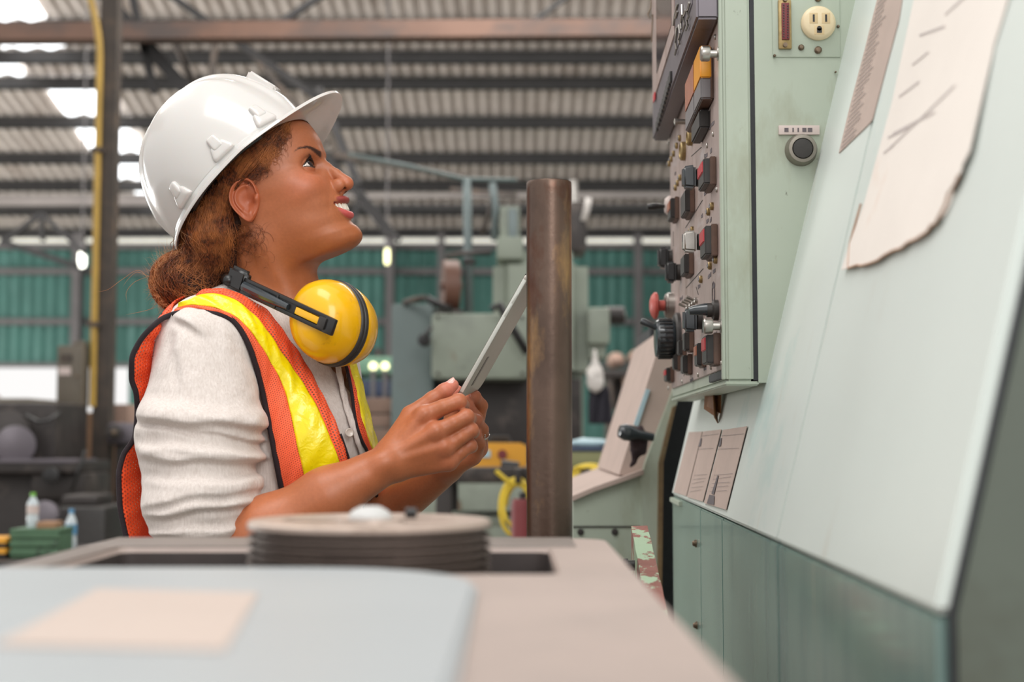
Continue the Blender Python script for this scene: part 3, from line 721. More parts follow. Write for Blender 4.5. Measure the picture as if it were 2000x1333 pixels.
# ------------------------------------------------------------------ upright steel tube
Yp = 1.55; c = P(1073, 800, Yp); R = 44.5 * Yp / FPX
zt = P(1073, 357, Yp).z
t = thing('steel_tube', (c.x, Yp, 0), 'upright dark bronzed steel tube between the worker and the control box', 'tube')
MB().lathe([(R * .8, -.1), (R * .8, 0), (R * .985, 0), (R, -.0006), (R, -.01), (R, -.3), (R, -.6), (R, -zt + .02)], (c.x, Yp, zt), (0, 0, 1), 48).build('tube_body', M['pipe'], t)
MB().lathe([(R * 1.9, 0), (R * 1.9, .015), (R * 1.3, .03), (R * 1.02, .05), (R, .05)], (c.x, Yp, 0), (0, 0, 1), 32).build('base_flange', M['bench_dark'], t)

# ------------------------------------------------------------------ foreground machine
TZ = CZ - 0.09
t = thing('bench_machine', (-.14, .75, 0), 'beige machine head with a dark opening, out of focus in front', 'machine')
x0, x1, y0, y1 = -.358, .083, .12, 1.25
ox0, ox1, oy0, oy1 = -.32, .030, .925, 1.145
def rr_poly(x0, x1, y0, y1, r, z, n=8, corners=(1, 1, 1, 1)):
    pts = []
    for (cx, cy, a0, on) in ((x1 - r, y1 - r, 0, corners[0]), (x0 + r, y1 - r, 90, corners[1]), (x0 + r, y0 + r, 180, corners[2]), (x1 - r, y0 + r, 270, corners[3])):
        if on:
            for i in range(n + 1):
                a = math.radians(a0 + 90 * i / n); pts.append((cx + r * math.cos(a), cy + r * math.sin(a), z))
        else:
            pts.append((cx + (r if a0 in (0, 270) else -r), cy + (r if a0 in (0, 90) else -r), z))
    return pts
outer = rr_poly(x0, x1, y0, y1, .03, TZ); inner = rr_poly(ox0, ox1, oy0, oy1, .012, TZ)
bm = bmesh.new()
def ring(pts, dz=0, sc=0):
    cx = sum(p[0] for p in pts) / len(pts); cy = sum(p[1] for p in pts) / len(pts)
    return [bm.verts.new((p[0] + (sc if p[0] > cx else -sc), p[1] + (sc if p[1] > cy else -sc), p[2] + dz)) for p in pts]
R0 = ring(outer, -.006, .004); R1 = ring(outer, 0, -.001); I1 = ring(inner, 0, .002); I2 = ring(inner, -.004, 0); I3 = ring(inner, -.12, 0); RB = ring(outer, -.5, .004)
n = len(R0)
for A, B in ((RB, R0), (R0, R1), (R1, I1), (I1, I2)):
    for i in range(n): bm.faces.new((A[i], A[(i + 1) % n], B[(i + 1) % n], B[i]))
for v in I3: bm.verts.remove(v)
mb = MB(); mb.bm(bm); mb.build('machine_head', M['bench_pink'], t)
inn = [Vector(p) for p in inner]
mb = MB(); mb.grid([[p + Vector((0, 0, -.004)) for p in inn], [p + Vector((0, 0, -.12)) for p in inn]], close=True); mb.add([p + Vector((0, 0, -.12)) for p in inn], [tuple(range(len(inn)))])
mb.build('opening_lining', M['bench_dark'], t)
fz = TZ + .001
for (fx0, fy0, fx1, fy1) in ((x0 + .006, oy1 + .002, x1 - .03, y1 - .006), (x0 + .006, .92, ox0 - .002, oy1 + .002)):
    MB().box((fx0, fy0, TZ - .002), (fx1, fy1, TZ + .0015), .001).build('rim_plate', M['rim_grey'], t)
MB().box((x0 + .06, .3, 0), (x1 - .06, 1.1, TZ - .49), .01).build('pedestal', M['mint_deep'], t)
# pale cover plate with rounded corner
pol = rr_poly(-.353, -.02, .16, .905, .11, TZ + .0005, 10, (1, 0, 0, 1))
bm = bmesh.new(); vs = [bm.verts.new(p) for p in pol]; f = bm.faces.new(vs)
r = bmesh.ops.extrude_face_region(bm, geom=[f]); 
for v in r['geom']:
    if isinstance(v, bmesh.types.BMVert): v.co.z += .006
bmesh.ops.bevel(bm, geom=[e for e in bm.edges if all(abs(v.co.z - TZ - .0065) < 1e-5 for v in e.verts)], offset=.003, segments=2, affect='EDGES')
o = MB().bm(bm).build('top_cover', M['cover_blue'], t)
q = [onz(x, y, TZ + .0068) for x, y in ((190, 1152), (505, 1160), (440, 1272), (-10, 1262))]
tag(rebase(MB().prism(q, (0, 0, .0006)).build('sticker', M['peach'])), 'flat peach patch lying on the pale blue-grey cover', 'sticker')  # thin flat patch of peach colour laid on the cover
# pulley
pc = Vector((-.104, 1.02, TZ - .045)); PR = .0885
t = thing('belt_pulley', pc, 'grooved belt pulley standing out of the dark opening', 'pulley')
prof = [(.0, .076), (.024, .076), (.027, .066), (.060, .066), (.064, .0755), (PR - .002, .0755), (PR, .074), (PR, .071), (PR - .006, .070), (PR - .006, .004), (0, .004)]
MB().lathe(prof, pc, (0, 0, 1), 64).build('pulley_body', M['pulley'], t)
prof = []; z = .0705
while z > .010:
    prof += [(PR, z), (PR, z - .0014), (PR - .006, z - .0026), (PR - .006, z - .0044), (PR, z - .0058)]; z -= .0060
MB().lathe(prof, pc, (0, 0, 1), 64).build('groove_ring', M['pulley_dark'], t)
for i in range(5):
    a = 2 * math.pi * i / 5 + .27; d_ = Vector((math.cos(a), math.sin(a), 0)); n_ = Vector((-d_.y, d_.x, 0)) * .007
    MB().prism([pc + d_ * .025 - n_, pc + d_ * .065 - n_, pc + d_ * .065 + n_, pc + d_ * .025 + n_], (0, 0, .0742)).build('spoke', M['pulley'], t)
for i in range(5):
    a = 2 * math.pi * i / 5 + .9; c = pc + Vector((.045 * math.cos(a), .045 * math.sin(a), .0664))
    MB().lathe([(.015, 0), (.015, .0006), (0, .0006)], c, (0, 0, 1), 20).build('hole', M['bench_dark'], t)
MB().lathe([(.016, .072), (.016, .078), (.013, .082), (.007, .085), (0, .085)], pc, (0, 0, 1), 28).build('hub_cap', M['white_nut'], t)
MB().cyl(pc + Vector((.026, .0, .08)), pc + Vector((.034, .0, .08)), .004, n=12).build('set_screw', M['black'], t)
MB().cyl(pc + Vector((0, 0, -.068)), pc + Vector((0, 0, .01)), .014).build('shaft', M['steel_dull'], t)
# ------------------------------------------------------------------ implicit surfaces -> one continuous mesh
def smin(a, b, k):
    h = np.clip(0.5 + 0.5 * (b - a) / k, 0, 1); return b + (a - b) * h - k * h * (1 - h)
def smax(a, b, k): return -smin(-a, -b, k)
def cone(p, a, b, ra, rb):
    a = np.array(a, 'f'); b = np.array(b, 'f'); d = b - a
    t = np.clip(((p - a) @ d) / max(1e-12, float(d @ d)), 0, 1)
    return np.linalg.norm(p - a - t[:, None] * d, axis=1) - (ra + (rb - ra) * t)
def ellip(p, c, r, R=None):
    q = p - np.array(c, 'f')
    if R is not None: q = q @ R          # columns of R are the local axes
    r = np.array(r, 'f'); k0 = np.linalg.norm(q / r, axis=1); k1 = np.linalg.norm(q / (r * r), axis=1)
    return k0 * (k0 - 1) / np.maximum(k1, 1e-9)
def chain(p, pts, k=.006, f=None):
    """pts: list of (x,y,z,r)"""
    for a, b in zip(pts[:-1], pts[1:]):
        d = cone(p, a[:3], b[:3], a[3], b[3]); f = d if f is None else smin(f, d, k)
    return f
def polyd(p, pts):
    f = None
    for a, b in zip(pts[:-1], pts[1:]):
        d = cone(p, a, b, 0, 0); f = d if f is None else np.minimum(f, d)
    return f
def surf(fn, lo, hi, h, coarse=4, relax=1):
    lo = np.array(lo, 'f'); hi = np.array(hi, 'f'); n = (np.ceil((hi - lo) / (h * coarse)).astype(int) + 1)
    cg = [lo[i] + np.arange(n[i] + 1) * h * coarse for i in range(3)]
    X = np.stack(np.meshgrid(*cg, indexing='ij'), -1).reshape(-1, 3).astype('f')
    C = fn(X).reshape(n + 1)
    s = C < 0
    mn = np.ones(n, bool); anyn = np.zeros(n, bool)
    for dx in (0, 1):
        for dy in (0, 1):
            for dz in (0, 1):
                q = s[dx:n[0] + dx, dy:n[1] + dy, dz:n[2] + dz]; mn &= q; anyn |= q
    act = anyn & ~mn
    near = np.abs(C)[:-1, :-1, :-1] < h * coarse * .9; act |= near
    a2 = act.copy()
    for ax in range(3):
        b = a2.copy()
        sl1 = [slice(None)] * 3; sl2 = [slice(None)] * 3; sl1[ax] = slice(1, None); sl2[ax] = slice(None, -1)
        b[tuple(sl1)] |= a2[tuple(sl2)]; b[tuple(sl2)] |= a2[tuple(sl1)]; a2 = b
    N = n * coarse + 1
    big = np.where(s, -1.0, 1.0).astype('f')
    F = np.repeat(np.repeat(np.repeat(big, coarse, 0), coarse, 1), coarse, 2)[:N[0], :N[1], :N[2]].copy()
    m = np.zeros(N, bool); idx = np.argwhere(a2)
    r = np.arange(coarse + 1)
    for dx in r:
        for dy in r:
            ii = idx[:, 0] * coarse + dx; jj = idx[:, 1] * coarse + dy
            for dz in r: m[ii, jj, idx[:, 2] * coarse + dz] = True
    pi = np.argwhere(m); out = np.empty(len(pi), 'f')
    for k in range(0, len(pi), 400000):
        out[k:k + 400000] = fn((lo + pi[k:k + 400000] * h).astype('f'))
    F[m] = out
    S = F < 0
    c = np.zeros(N - 1, int)
    for dx in (0, 1):
        for dy in (0, 1):
            for dz in (0, 1): c += S[dx:N[0] - 1 + dx, dy:N[1] - 1 + dy, dz:N[2] - 1 + dz]
    cells = np.argwhere((c > 0) & (c < 8))
    vid = -np.ones(N - 1, int); vid[tuple(cells.T)] = np.arange(len(cells))
    acc = np.zeros((len(cells), 3)); cnt = np.zeros(len(cells))
    cr = [(0, 0, 0), (1, 0, 0), (0, 1, 0), (1, 1, 0), (0, 0, 1), (1, 0, 1), (0, 1, 1), (1, 1, 1)]
    for a in range(8):
        for b in range(a + 1, 8):
            if sum(abs(cr[a][i] - cr[b][i]) for i in range(3)) != 1: continue
            va = F[tuple((cells + cr[a]).T)]; vb = F[tuple((cells + cr[b]).T)]
            x = (va < 0) != (vb < 0); t = va / np.where(np.abs(va - vb) < 1e-12, 1, va - vb)
            pos = np.array(cr[a]) + t[:, None] * (np.array(cr[b]) - np.array(cr[a]))
            acc[x] += pos[x]; cnt[x] += 1
    V = lo + (cells + acc / cnt[:, None]) * h
    quads = []
    for ax in range(3):
        u, v = [(1, 2), (2, 0), (0, 1)][ax]
        A = S; sl0 = [slice(None)] * 3; sl1 = [slice(None)] * 3; sl0[ax] = slice(None, -1); sl1[ax] = slice(1, None)
        ch = A[tuple(sl0)] != A[tuple(sl1)]; e = np.argwhere(ch)
        ok = (e[:, u] > 0) & (e[:, v] > 0) & (e[:, u] < N[u] - 1) & (e[:, v] < N[v] - 1); e = e[ok]
        eu = np.zeros(3, int); eu[u] = 1; ev = np.zeros(3, int); ev[v] = 1
        q = np.stack([vid[tuple((e - eu - ev).T)], vid[tuple((e - ev).T)], vid[tuple(e.T)], vid[tuple((e - eu).T)]], 1)
        inside = S[tuple(e.T)]; q[~inside] = q[~inside][:, ::-1]
        quads.append(q)
    Qd = np.concatenate(quads)
    Qd = Qd[(Qd >= 0).all(1)]
    for _ in range(relax): V = smoothv(V, Qd, .5)
    return V.astype('f'), Qd
def smoothv(V, Qd, w=.5):
    E = np.concatenate([Qd[:, [0, 1]], Qd[:, [1, 2]], Qd[:, [2, 3]], Qd[:, [3, 0]]])
    n = len(V); cnt = np.bincount(E.ravel(), minlength=n).astype(float)
    out = np.empty_like(V)
    for i in range(3):
        s = np.bincount(E[:, 0], V[E[:, 1], i], n) + np.bincount(E[:, 1], V[E[:, 0], i], n)
        out[:, i] = V[:, i] * (1 - w) + w * s / np.maximum(cnt, 1)
    return out
def vnormals(V, Qd):
    fn = np.cross(V[Qd[:, 2]] - V[Qd[:, 0]], V[Qd[:, 3]] - V[Qd[:, 1]])
    N = np.zeros((len(V), 3))
    for k in range(4):
        for i in range(3): N[:, i] += np.bincount(Qd[:, k], fn[:, i], len(V))
    return N / np.maximum(np.linalg.norm(N, axis=1), 1e-12)[:, None]
def qmesh(name, V, Qd, mt, parent=None, colors=None, smooth=180):
    off = wloc(parent) if parent else Vector((0, 0, 0))
    me = bpy.data.meshes.new(name); n = len(V); k = Qd.shape[1]
    me.vertices.add(n); me.vertices.foreach_set('co', (V - np.array(off)).astype('f').ravel())
    me.loops.add(len(Qd) * k); me.loops.foreach_set('vertex_index', Qd.astype('i').ravel())
    me.polygons.add(len(Qd)); me.polygons.foreach_set('loop_start', np.arange(0, len(Qd) * k, k, dtype='i'))
    me.update(calc_edges=True)
    for m in (mt if isinstance(mt, (list, tuple)) else [mt]): me.materials.append(m)
    if colors is not None:
        ca = me.color_attributes.new('paint', 'FLOAT_COLOR', 'POINT')
        ca.data.foreach_set('color', np.concatenate([colors, np.ones((n, 1))], 1).astype('f').ravel())
    me.shade_smooth()
    if smooth < 180: me.set_sharp_from_angle(angle=math.radians(smooth))
    o = bpy.data.objects.new(name, me); COL.objects.link(o)
    if parent: o.parent = parent
    return o
def vnoise(p, s, seed=0):
    """cheap smooth 3-D value noise in -1..1"""
    q = p * s + seed * 17.3; i = np.floor(q).astype(np.int64); f = (q - i); f = f * f * (3 - 2 * f)
    def hsh(a, b, c):
        n = (a * 73856093 ^ b * 19349663 ^ c * 83492791) & 0x7fffffff
        n = (n * (n % 7919 + 15731) + 789221) & 0x7fffffff
        return (n % 10007) / 5003.5 - 1
    r = 0
    for dx in (0, 1):
        wx = f[:, 0] if dx else 1 - f[:, 0]
        for dy in (0, 1):
            wy = f[:, 1] if dy else 1 - f[:, 1]
            for dz in (0, 1):
                wz = f[:, 2] if dz else 1 - f[:, 2]
                r = r + wx * wy * wz * hsh(i[:, 0] + dx, i[:, 1] + dy, i[:, 2] + dz)
    return r
# ------------------------------------------------------------------ the worker
def W(px, py, Y): return np.array(P(px, py, Y), 'f')
HY = 1.88; HU = HY / FPX                       # head unit: one photo pixel at the head
HO = W(502.5, 399, HY)
HT = math.radians(24)
hF0 = np.array([math.cos(HT), 0, math.sin(HT)], 'f'); hU = np.array([-math.sin(HT), 0, math.cos(HT)], 'f'); hS0 = np.array([0, 1.0, 0], 'f')
HYAW = math.radians(10)
hF = (hF0 * math.cos(HYAW) - hS0 * math.sin(HYAW)).astype('f'); hS = (hS0 * math.cos(HYAW) + hF0 * math.sin(HYAW)).astype('f')
HR = np.stack([hF, hS, hU], 1)
def H(F, S, U): return HO + (hF * F + hS * S + hU * U) * HU       # S negative = towards the lens
def tohead(p): return ((p - HO) @ HR) / HU                        # -> F,S,U in head units
def pchip(xs, ys, x):
    xs = np.array(xs, float); ys = np.array(ys, float); d = np.diff(ys) / np.diff(xs); h = np.diff(xs)
    m = np.zeros(len(xs)); 
    for i in range(1, len(xs) - 1):
        if d[i - 1] * d[i] > 0:
            w1 = 2 * h[i] + h[i - 1]; w2 = h[i] + 2 * h[i - 1]; m[i] = (w1 + w2) / (w1 / d[i - 1] + w2 / d[i])
    m[0] = d[0]; m[-1] = d[-1]
    x = np.clip(x, xs[0], xs[-1]); k = np.clip(np.searchsorted(xs, x) - 1, 0, len(xs) - 2)
    t = (x - xs[k]) / h[k]; t2 = t * t; t3 = t2 * t
    return (2 * t3 - 3 * t2 + 1) * ys[k] + (t3 - 2 * t2 + t) * h[k] * m[k] + (-2 * t3 + 3 * t2) * ys[k + 1] + (t3 - t2) * h[k] * m[k + 1]
PU = [-175, -158, -150, -140, -128, -116, -108, -96, -80, -60, -50, -20, 9, 36, 60, 92, 130]
PF = [138, 152, 161.5, 165.5, 165, 160, 158, 159, 160, 163, 163, 160, 157, 163.5, 166.5, 162, 140]
WU = [-175, -150, -120, -90, -60, -30, 0, 30, 90, 130]
WW = [34, 50, 68, 80, 87, 94, 97, 98, 101, 95]
EYE = (123.0, 37.0, 14.5); ER = 20.5
def dens(L, n=13):
    a = np.array(L, float); t = np.linspace(0, len(a) - 1, n); k = np.arange(len(a))
    b = np.stack([pchip(k, a[:, i], t) for i in range(4)], 1)
    # mirror-smooth start: pull the first neighbour towards the midline
    b[1, 0] = (b[0, 0] * 2 + b[1, 0]) / 3; return [tuple(r) for r in b]
UPL = dens([(165.5, 0, -68.5, 7.4), (163.4, 11, -68, 6.8), (156.5, 22, -66, 5.6), (148, 29, -65, 4.4), (136, 36.5, -63, 2.0)]); DNL = dens([(161.5, 0, -100.0, 7.2), (159, 13, -97.2, 6.8), (153, 23, -89.5, 5.6), (145, 31, -79, 4.2), (136, 36.5, -64, 2.0)])
def head_units(q):
    """q: F,S,U in head units, symmetric; returns approx distance in units"""
    F, S, U = q[:, 0], np.abs(q[:, 1]), q[:, 2]
    a = np.stack([F, S, U], 1)
    F0 = pchip(PU, PF, U); Wd = pchip(WU, WW, U); L = pchip([-175, -150, -120, -60, 0, 60, 130], [70, 78, 95, 104, 100, 104, 110], U)
    Fc = F0 - L; qf = np.maximum(0, (F - Fc) / L)
    g = np.sqrt(qf ** 2 + (S / Wd) ** 2)
    grad = np.sqrt((qf / L) ** 2 + (S / Wd ** 2) ** 2) / np.maximum(g, 1e-4)
    f = (g - 1) / np.maximum(grad, 1 / 110)
    f = smax(f, -(F + 5) , 25)                                    # open towards the back, the skull takes over
    ub = -160 + np.maximum(0, 135 - F) * .10
    f = smax(f, ub - U, 14)                                       # under the jaw
    f = smax(f, U - 150, 20)
    f = smin(f, ellip(a, (18, 0, 50), (118, 100, 108)), 22)
    # cheek and cheekbone, brow
    f = smin(f, ellip(a, (104, 50, -26), (40, 32, 28)), 26)
    f = smin(f, ellip(a, (74, 70, -4), (36, 20, 17)), 24)
    f = smin(f, cone(a, (147, 14, 34), (122, 50, 48), 11, 10), 16)
    f = smin(f, ellip(a, (110, 40, -60), (22, 22, 22)), 18)       # mouth corner mound / smile
    f = smin(f, ellip(a, (150, 0, -140), (16, 20, 16)), 12)       # chin
    f = smax(f, -ellip(a, (17, 104, -10), (16, 16, 17)), 3)       # ear bowl
    # eye socket then lids
    f = smax(f, -ellip(a, (155, 46, 12), (29, 29, 18)), 14)
    f = smin(f, np.linalg.norm(a - np.array(EYE, 'f'), axis=1) - (ER + 2.0), 4)
    # upper lid fold
    f = f + 1.0 * np.exp(-(polyd(a, [(118, 56, 28), (127, 48, 34), (137, 32, 33), (141, 22, 25)]) / 2.6) ** 2)
    # nose
    f = smin(f, chain(a, [(150, 0, 22, 9), (157, 0, 6, 9.5), (169, 0, -15, 10), (181, 0, -38, 12.5)], 5), 8)
    f = smin(f, ellip(a, (181, 0, -42), (13.5, 14, 12.5)), 4)
    f = smin(f, ellip(a, (165, 16.5, -40), (16.5, 10.0, 13.5)), 4)
    f = smin(f, cone(a, (172, 0, -46), (164, 0, -54), 6.5, 5), 5)
    f = smax(f, -ellip(a, (172.5, 11.5, -54), (8, 5, 7.0)), 2.5)
    f = f + 3.0 * np.exp(-(polyd(a, [(153, 24, -22), (147, 27, -38), (152, 25, -52)]) / 3.0) ** 2)   # wing crease
    f = f + 2.6 * np.exp(-(polyd(a, [(150, 26, -34), (146, 36, -50), (139, 43, -68), (134, 43, -86)]) / 5) ** 2)  # smile fold
    # mouth: cavity, lips
    cav = chain(a, [(167, 0, -86, 7), (164, 14, -84.5, 7), (156, 26, -78, 6.5), (143, 35, -70, 3)], 3)
    up = chain(a, UPL, 2)
    dn = chain(a, DNL, 2)
    f = smax(f, -ellip(a, (150, 0, -86), (14, 26, 6)), 2)
    f = smax(f, -cav, 2.5)
    f = smin(f, up, 4); f = smin(f, dn, 4)
    f = f + 1.2 * np.exp(-((S) / 4) ** 2 - ((U + 57) / 6) ** 2 - ((F - 166) / 10) ** 2)      # philtrum
    f = smax(f, -chain(a, [(172, 0, -86, 4.2), (166, 15, -84.5, 4.6), (156, 28, -77, 4.4), (144, 36, -68, 2.4)], 2), 1.2)
    # eye aperture: wedge between the lids, opening to the front
    e = a - np.array(EYE, 'f'); r = np.linalg.norm(e, axis=1)
    uF, uU, uS = e[:, 0], e[:, 2], e[:, 1]
    cx = 1 - np.clip(np.abs(uS - 1) / 20.5, 0, 1) ** 2             # lens shape across the eye
    up_l = uU - (-1.0 + 12 * cx + .06 * uF); lo_l = (-1.5 - 6.2 * cx) - uU
    ap = np.maximum(np.maximum(up_l, lo_l), np.maximum(np.abs(uS - 1) - 19.8, -2.5 - uF))
    ap = np.maximum(ap, ER - .6 - r)
    f = smax(f, -ap, .8)
    return f
def neck_units(q):
    a = q.copy(); a[:, 1] = np.abs(a[:, 1])
    return a
NK0 = W(520, 455, 1.885); NK1 = W(552, 590, 1.90); NK2 = W(560, 668, 1.915)
def head_field(p):
    q = tohead(p)
    f = head_units(q) * HU
    n = chain(p, [tuple(NK0) + (.058,), tuple(NK1) + (.0535,), tuple(NK2) + (.064,)], .01)
    # neck muscle from behind the ear to the collar notch, both sides
    for sgn, y0, y1 in ((-1, 1.835, 1.865), (1, 1.935, 1.95)):
        n = smin(n, cone(p, W(505, 470, y0), W(605, 650, y1), .012, .010), .014)
    f = smin(f, n, .016)
    return f

# ---- torso skin (chest seen in the neck opening) and shirt share this field
PSI = math.radians(24)
tf = np.array([math.cos(PSI), -math.sin(PSI), 0], 'f'); tl = np.array([math.sin(PSI), math.cos(PSI), 0], 'f'); tu = np.array([0, 0, 1.0], 'f')
TR = np.stack([tf, tl, tu], 1)
def torso(p, g=0.0):
    f = ellip(p, W(500, 715, 1.90), (.118 + g, .160 + g, .095 + g), TR)
    f = smin(f, ellip(p, W(512, 860, 1.90), (.130 + g, .150 + g, .16 + g), TR), .06)
    f = smin(f, ellip(p, W(505, 1060, 1.90), (.125 + g, .145 + g, .16 + g), TR), .06)
    f = smin(f, cone(p, W(420, 668, 1.775), W(560, 655, 2.045), .058 + g, .056 + g), .05)     # shoulders
    f = smin(f, ellip(p, W(616, 868, 1.815), (.062 + g, .06 + g, .065 + g), TR), .05)
    f = smin(f, ellip(p, W(622, 868, 1.955), (.060 + g, .058 + g, .065 + g), TR), .05)
    f = smin(f, cone(p, W(525, 600, 1.90), W(552, 668, 1.905), .050 + g, .072 + g), .04)
    return f
SK_SH = W(395, 688, 1.742); SK_EL = W(398, 1066, 1.70)
def sleeve(p, g=0.0):
    a = W(402, 690, 1.75); b = W(390, 850, 1.72); c = W(396, 985, 1.70); d = W(418, 1066, 1.70)
    f = cone(p, a, b, .064 + g, .073 + g)
    f = smin(f, cone(p, b, c, .074 + g, .067 + g), .02)
    f = smin(f, cone(p, c, d, .066 + g, .050 + g), .02)
    return f
# ---- arms and hands
def R4(px, py, Y, r): return tuple(W(px, py, Y)) + (r,)
NEAR = dict(
    fore=[R4(425, 1085, 1.70, .040), R4(520, 1040, 1.69, .0405), R4(640, 972, 1.69, .0335), R4(755, 907, 1.70, .0235)],
    fingers=[
        [R4(778, 880, 1.708, .0145), R4(829, 813, 1.702, .0128), R4(866, 796, 1.699, .0098), R4(896, 785, 1.704, .0096), R4(905, 792, 1.733, .0078), R4(906, 800, 1.752, .0070)],
        [R4(776, 890, 1.700, .0145), R4(852, 846, 1.693, .0128), R4(886, 828, 1.693, .0096), R4(911, 815, 1.699, .0094), R4(919, 818, 1.730, .0078), R4(916, 822, 1.750, .0070)],
        [R4(780, 902, 1.700, .0145), R4(868, 876, 1.697, .0125), R4(898, 856, 1.698, .0093), R4(920, 841, 1.704, .0090), R4(925, 845, 1.735, .0075), R4(920, 850, 1.753, .0068)],
        [R4(784, 915, 1.706, .014), R4(876, 902, 1.706, .0118), R4(900, 884, 1.708, .0085), R4(918, 871, 1.714, .0082), R4(922, 874, 1.738, .0070), R4(917, 878, 1.755, .0062)]],
    thumb=[R4(765, 880, 1.712, .017), R4(803, 812, 1.722, .0122), R4(845, 781, 1.726, .0100), R4(868, 765, 1.727, .0098), R4(884, 753, 1.730, .0078)])
FAR = dict(
    fore=[R4(640, 1085, 2.00, .040), R4(760, 1000, 1.95, .031), R4(868, 915, 1.885, .0235)],
    fingers=[
        [R4(880, 895, 1.875, .015), R4(925, 840, 1.875, .0125), R4(939, 793, 1.862, .0095), R4(926, 776, 1.845, .0088), R4(914, 772, 1.832, .0075)],
        [R4(884, 900, 1.872, .015), R4(930, 858, 1.872, .0125), R4(930, 818, 1.846, .0095), R4(914, 796, 1.832, .0085), R4(905, 784, 1.822, .0072)],
        [R4(884, 905, 1.868, .015), R4(934, 876, 1.866, .0125), R4(941, 840, 1.845, .0092), R4(930, 822, 1.828, .0082), R4(920, 815, 1.818, .0070)],
        [R4(880, 910, 1.862, .015), R4(922, 892, 1.858, .0120), R4(936, 868, 1.842, .0085), R4(929, 850, 1.828, .0075), R4(920, 845, 1.822, .0065)]],
    thumb=[R4(872, 880, 1.868, .016), R4(885, 820, 1.860, .012), R4(886, 788, 1.855, .0100), R4(893, 765, 1.852, .0085)])
def limb(p, d, arm=True):
    f = chain(p, d['fore'], .02) if arm else None
    # flattened wrist: two bones
    palm = None
    for k, fg in enumerate(d['fingers']):
        c = cone(p, fg[0][:3], fg[1][:3], fg[0][3], fg[1][3]); palm = c if palm is None else smin(palm, c, .010)
    f = smin(f, palm, .016) if f is not None else palm
    for k, fg in enumerate(d['fingers']):
        ch = chain(p, fg[1:], .0022); f = smin(f, ch, .0035)
        kn = np.linalg.norm(p - np.array(fg[1][:3], 'f') - np.array((0, -.0035, .0015), 'f'), axis=1) - fg[1][3] * .80; f = smin(f, kn, .006)
        pk = np.linalg.norm(p - np.array(fg[3][:3], 'f'), axis=1) - fg[3][3] * 1.03; f = smin(f, pk, .003)
    t = d['thumb']; th = cone(p, t[0][:3], t[1][:3], t[0][3], t[1][3]); f = smin(f, th, .012)
    f = smin(f, chain(p, t[1:], .004), .004)
    return f
def near_arm(p):
    f = limb(p, NEAR)
    # tendons on the back of the hand
    for k, fg in enumerate(NEAR['fingers'][:3]):
        a = np.array(fg[0][:3], 'f') + np.array((.0, -.0115, .003), 'f'); b = np.array(fg[1][:3], 'f') + np.array((0, -.0095, .003), 'f')
        f = smin(f, cone(p, a, b, .0028, .0034), .007)
    f = smin(f, np.linalg.norm(p - W(748, 905, 1.684), axis=1) - .011, .014)
    # web creases
    f = f + .0010 * np.exp(-(polyd(p, [W(812, 818, 1.708), W(838, 800, 1.712)]) / .0018) ** 2)
    return f
def far_arm(p): return limb(p, FAR)

SKIN = NT('warm brown skin')
ca = SKIN.n('ShaderNodeVertexColor', layer_name='paint')
nz = SKIN.ramp(SKIN.noise(260, 5, .65), .3, .7, .93, 1.06); nz2 = SKIN.ramp(SKIN.noise(22, 3, .5), .3, .7, .93, 1.07)
mm = SKIN.math('MULTIPLY', nz, nz2)
vm = SKIN.n('ShaderNodeVectorMath', operation='SCALE'); SKIN.l(ca.outputs[0], vm.inputs[0]); SKIN.l(mm, vm.inputs['Scale'])
SKIN.l(vm.outputs[0], SKIN.b.inputs['Base Color'])
SKIN.b.inputs['Roughness'].default_value = .40; SKIN.b.inputs['Specular IOR Level'].default_value = .45
SKIN.b.inputs['Subsurface Weight'].default_value = .18; SKIN.b.inputs['Subsurface Radius'].default_value = (.012, .005, .003); SKIN.b.inputs['Subsurface Scale'].default_value = .5
SKIN.bump(SKIN.noise(900, 3, .6), .12, .0006)
SKINM = SKIN.mat
lin = lambda r, g, b: np.array(srgb(r, g, b)[:3])
C_SKIN = lin(178, 108, 72); C_CHEEK = lin(196, 100, 70); C_DEEP = lin(136, 74, 44); C_LIPU = lin(146, 64, 58); C_LIPL = lin(204, 90, 90); C_BROW = lin(40, 24, 20); C_PALM = lin(206, 124, 98)

who = thing('person', (float(W(500, 900, 1.9)[0]), 1.9, 0), 'woman in white hard hat and orange safety vest, head raised, holding a tablet', 'person')

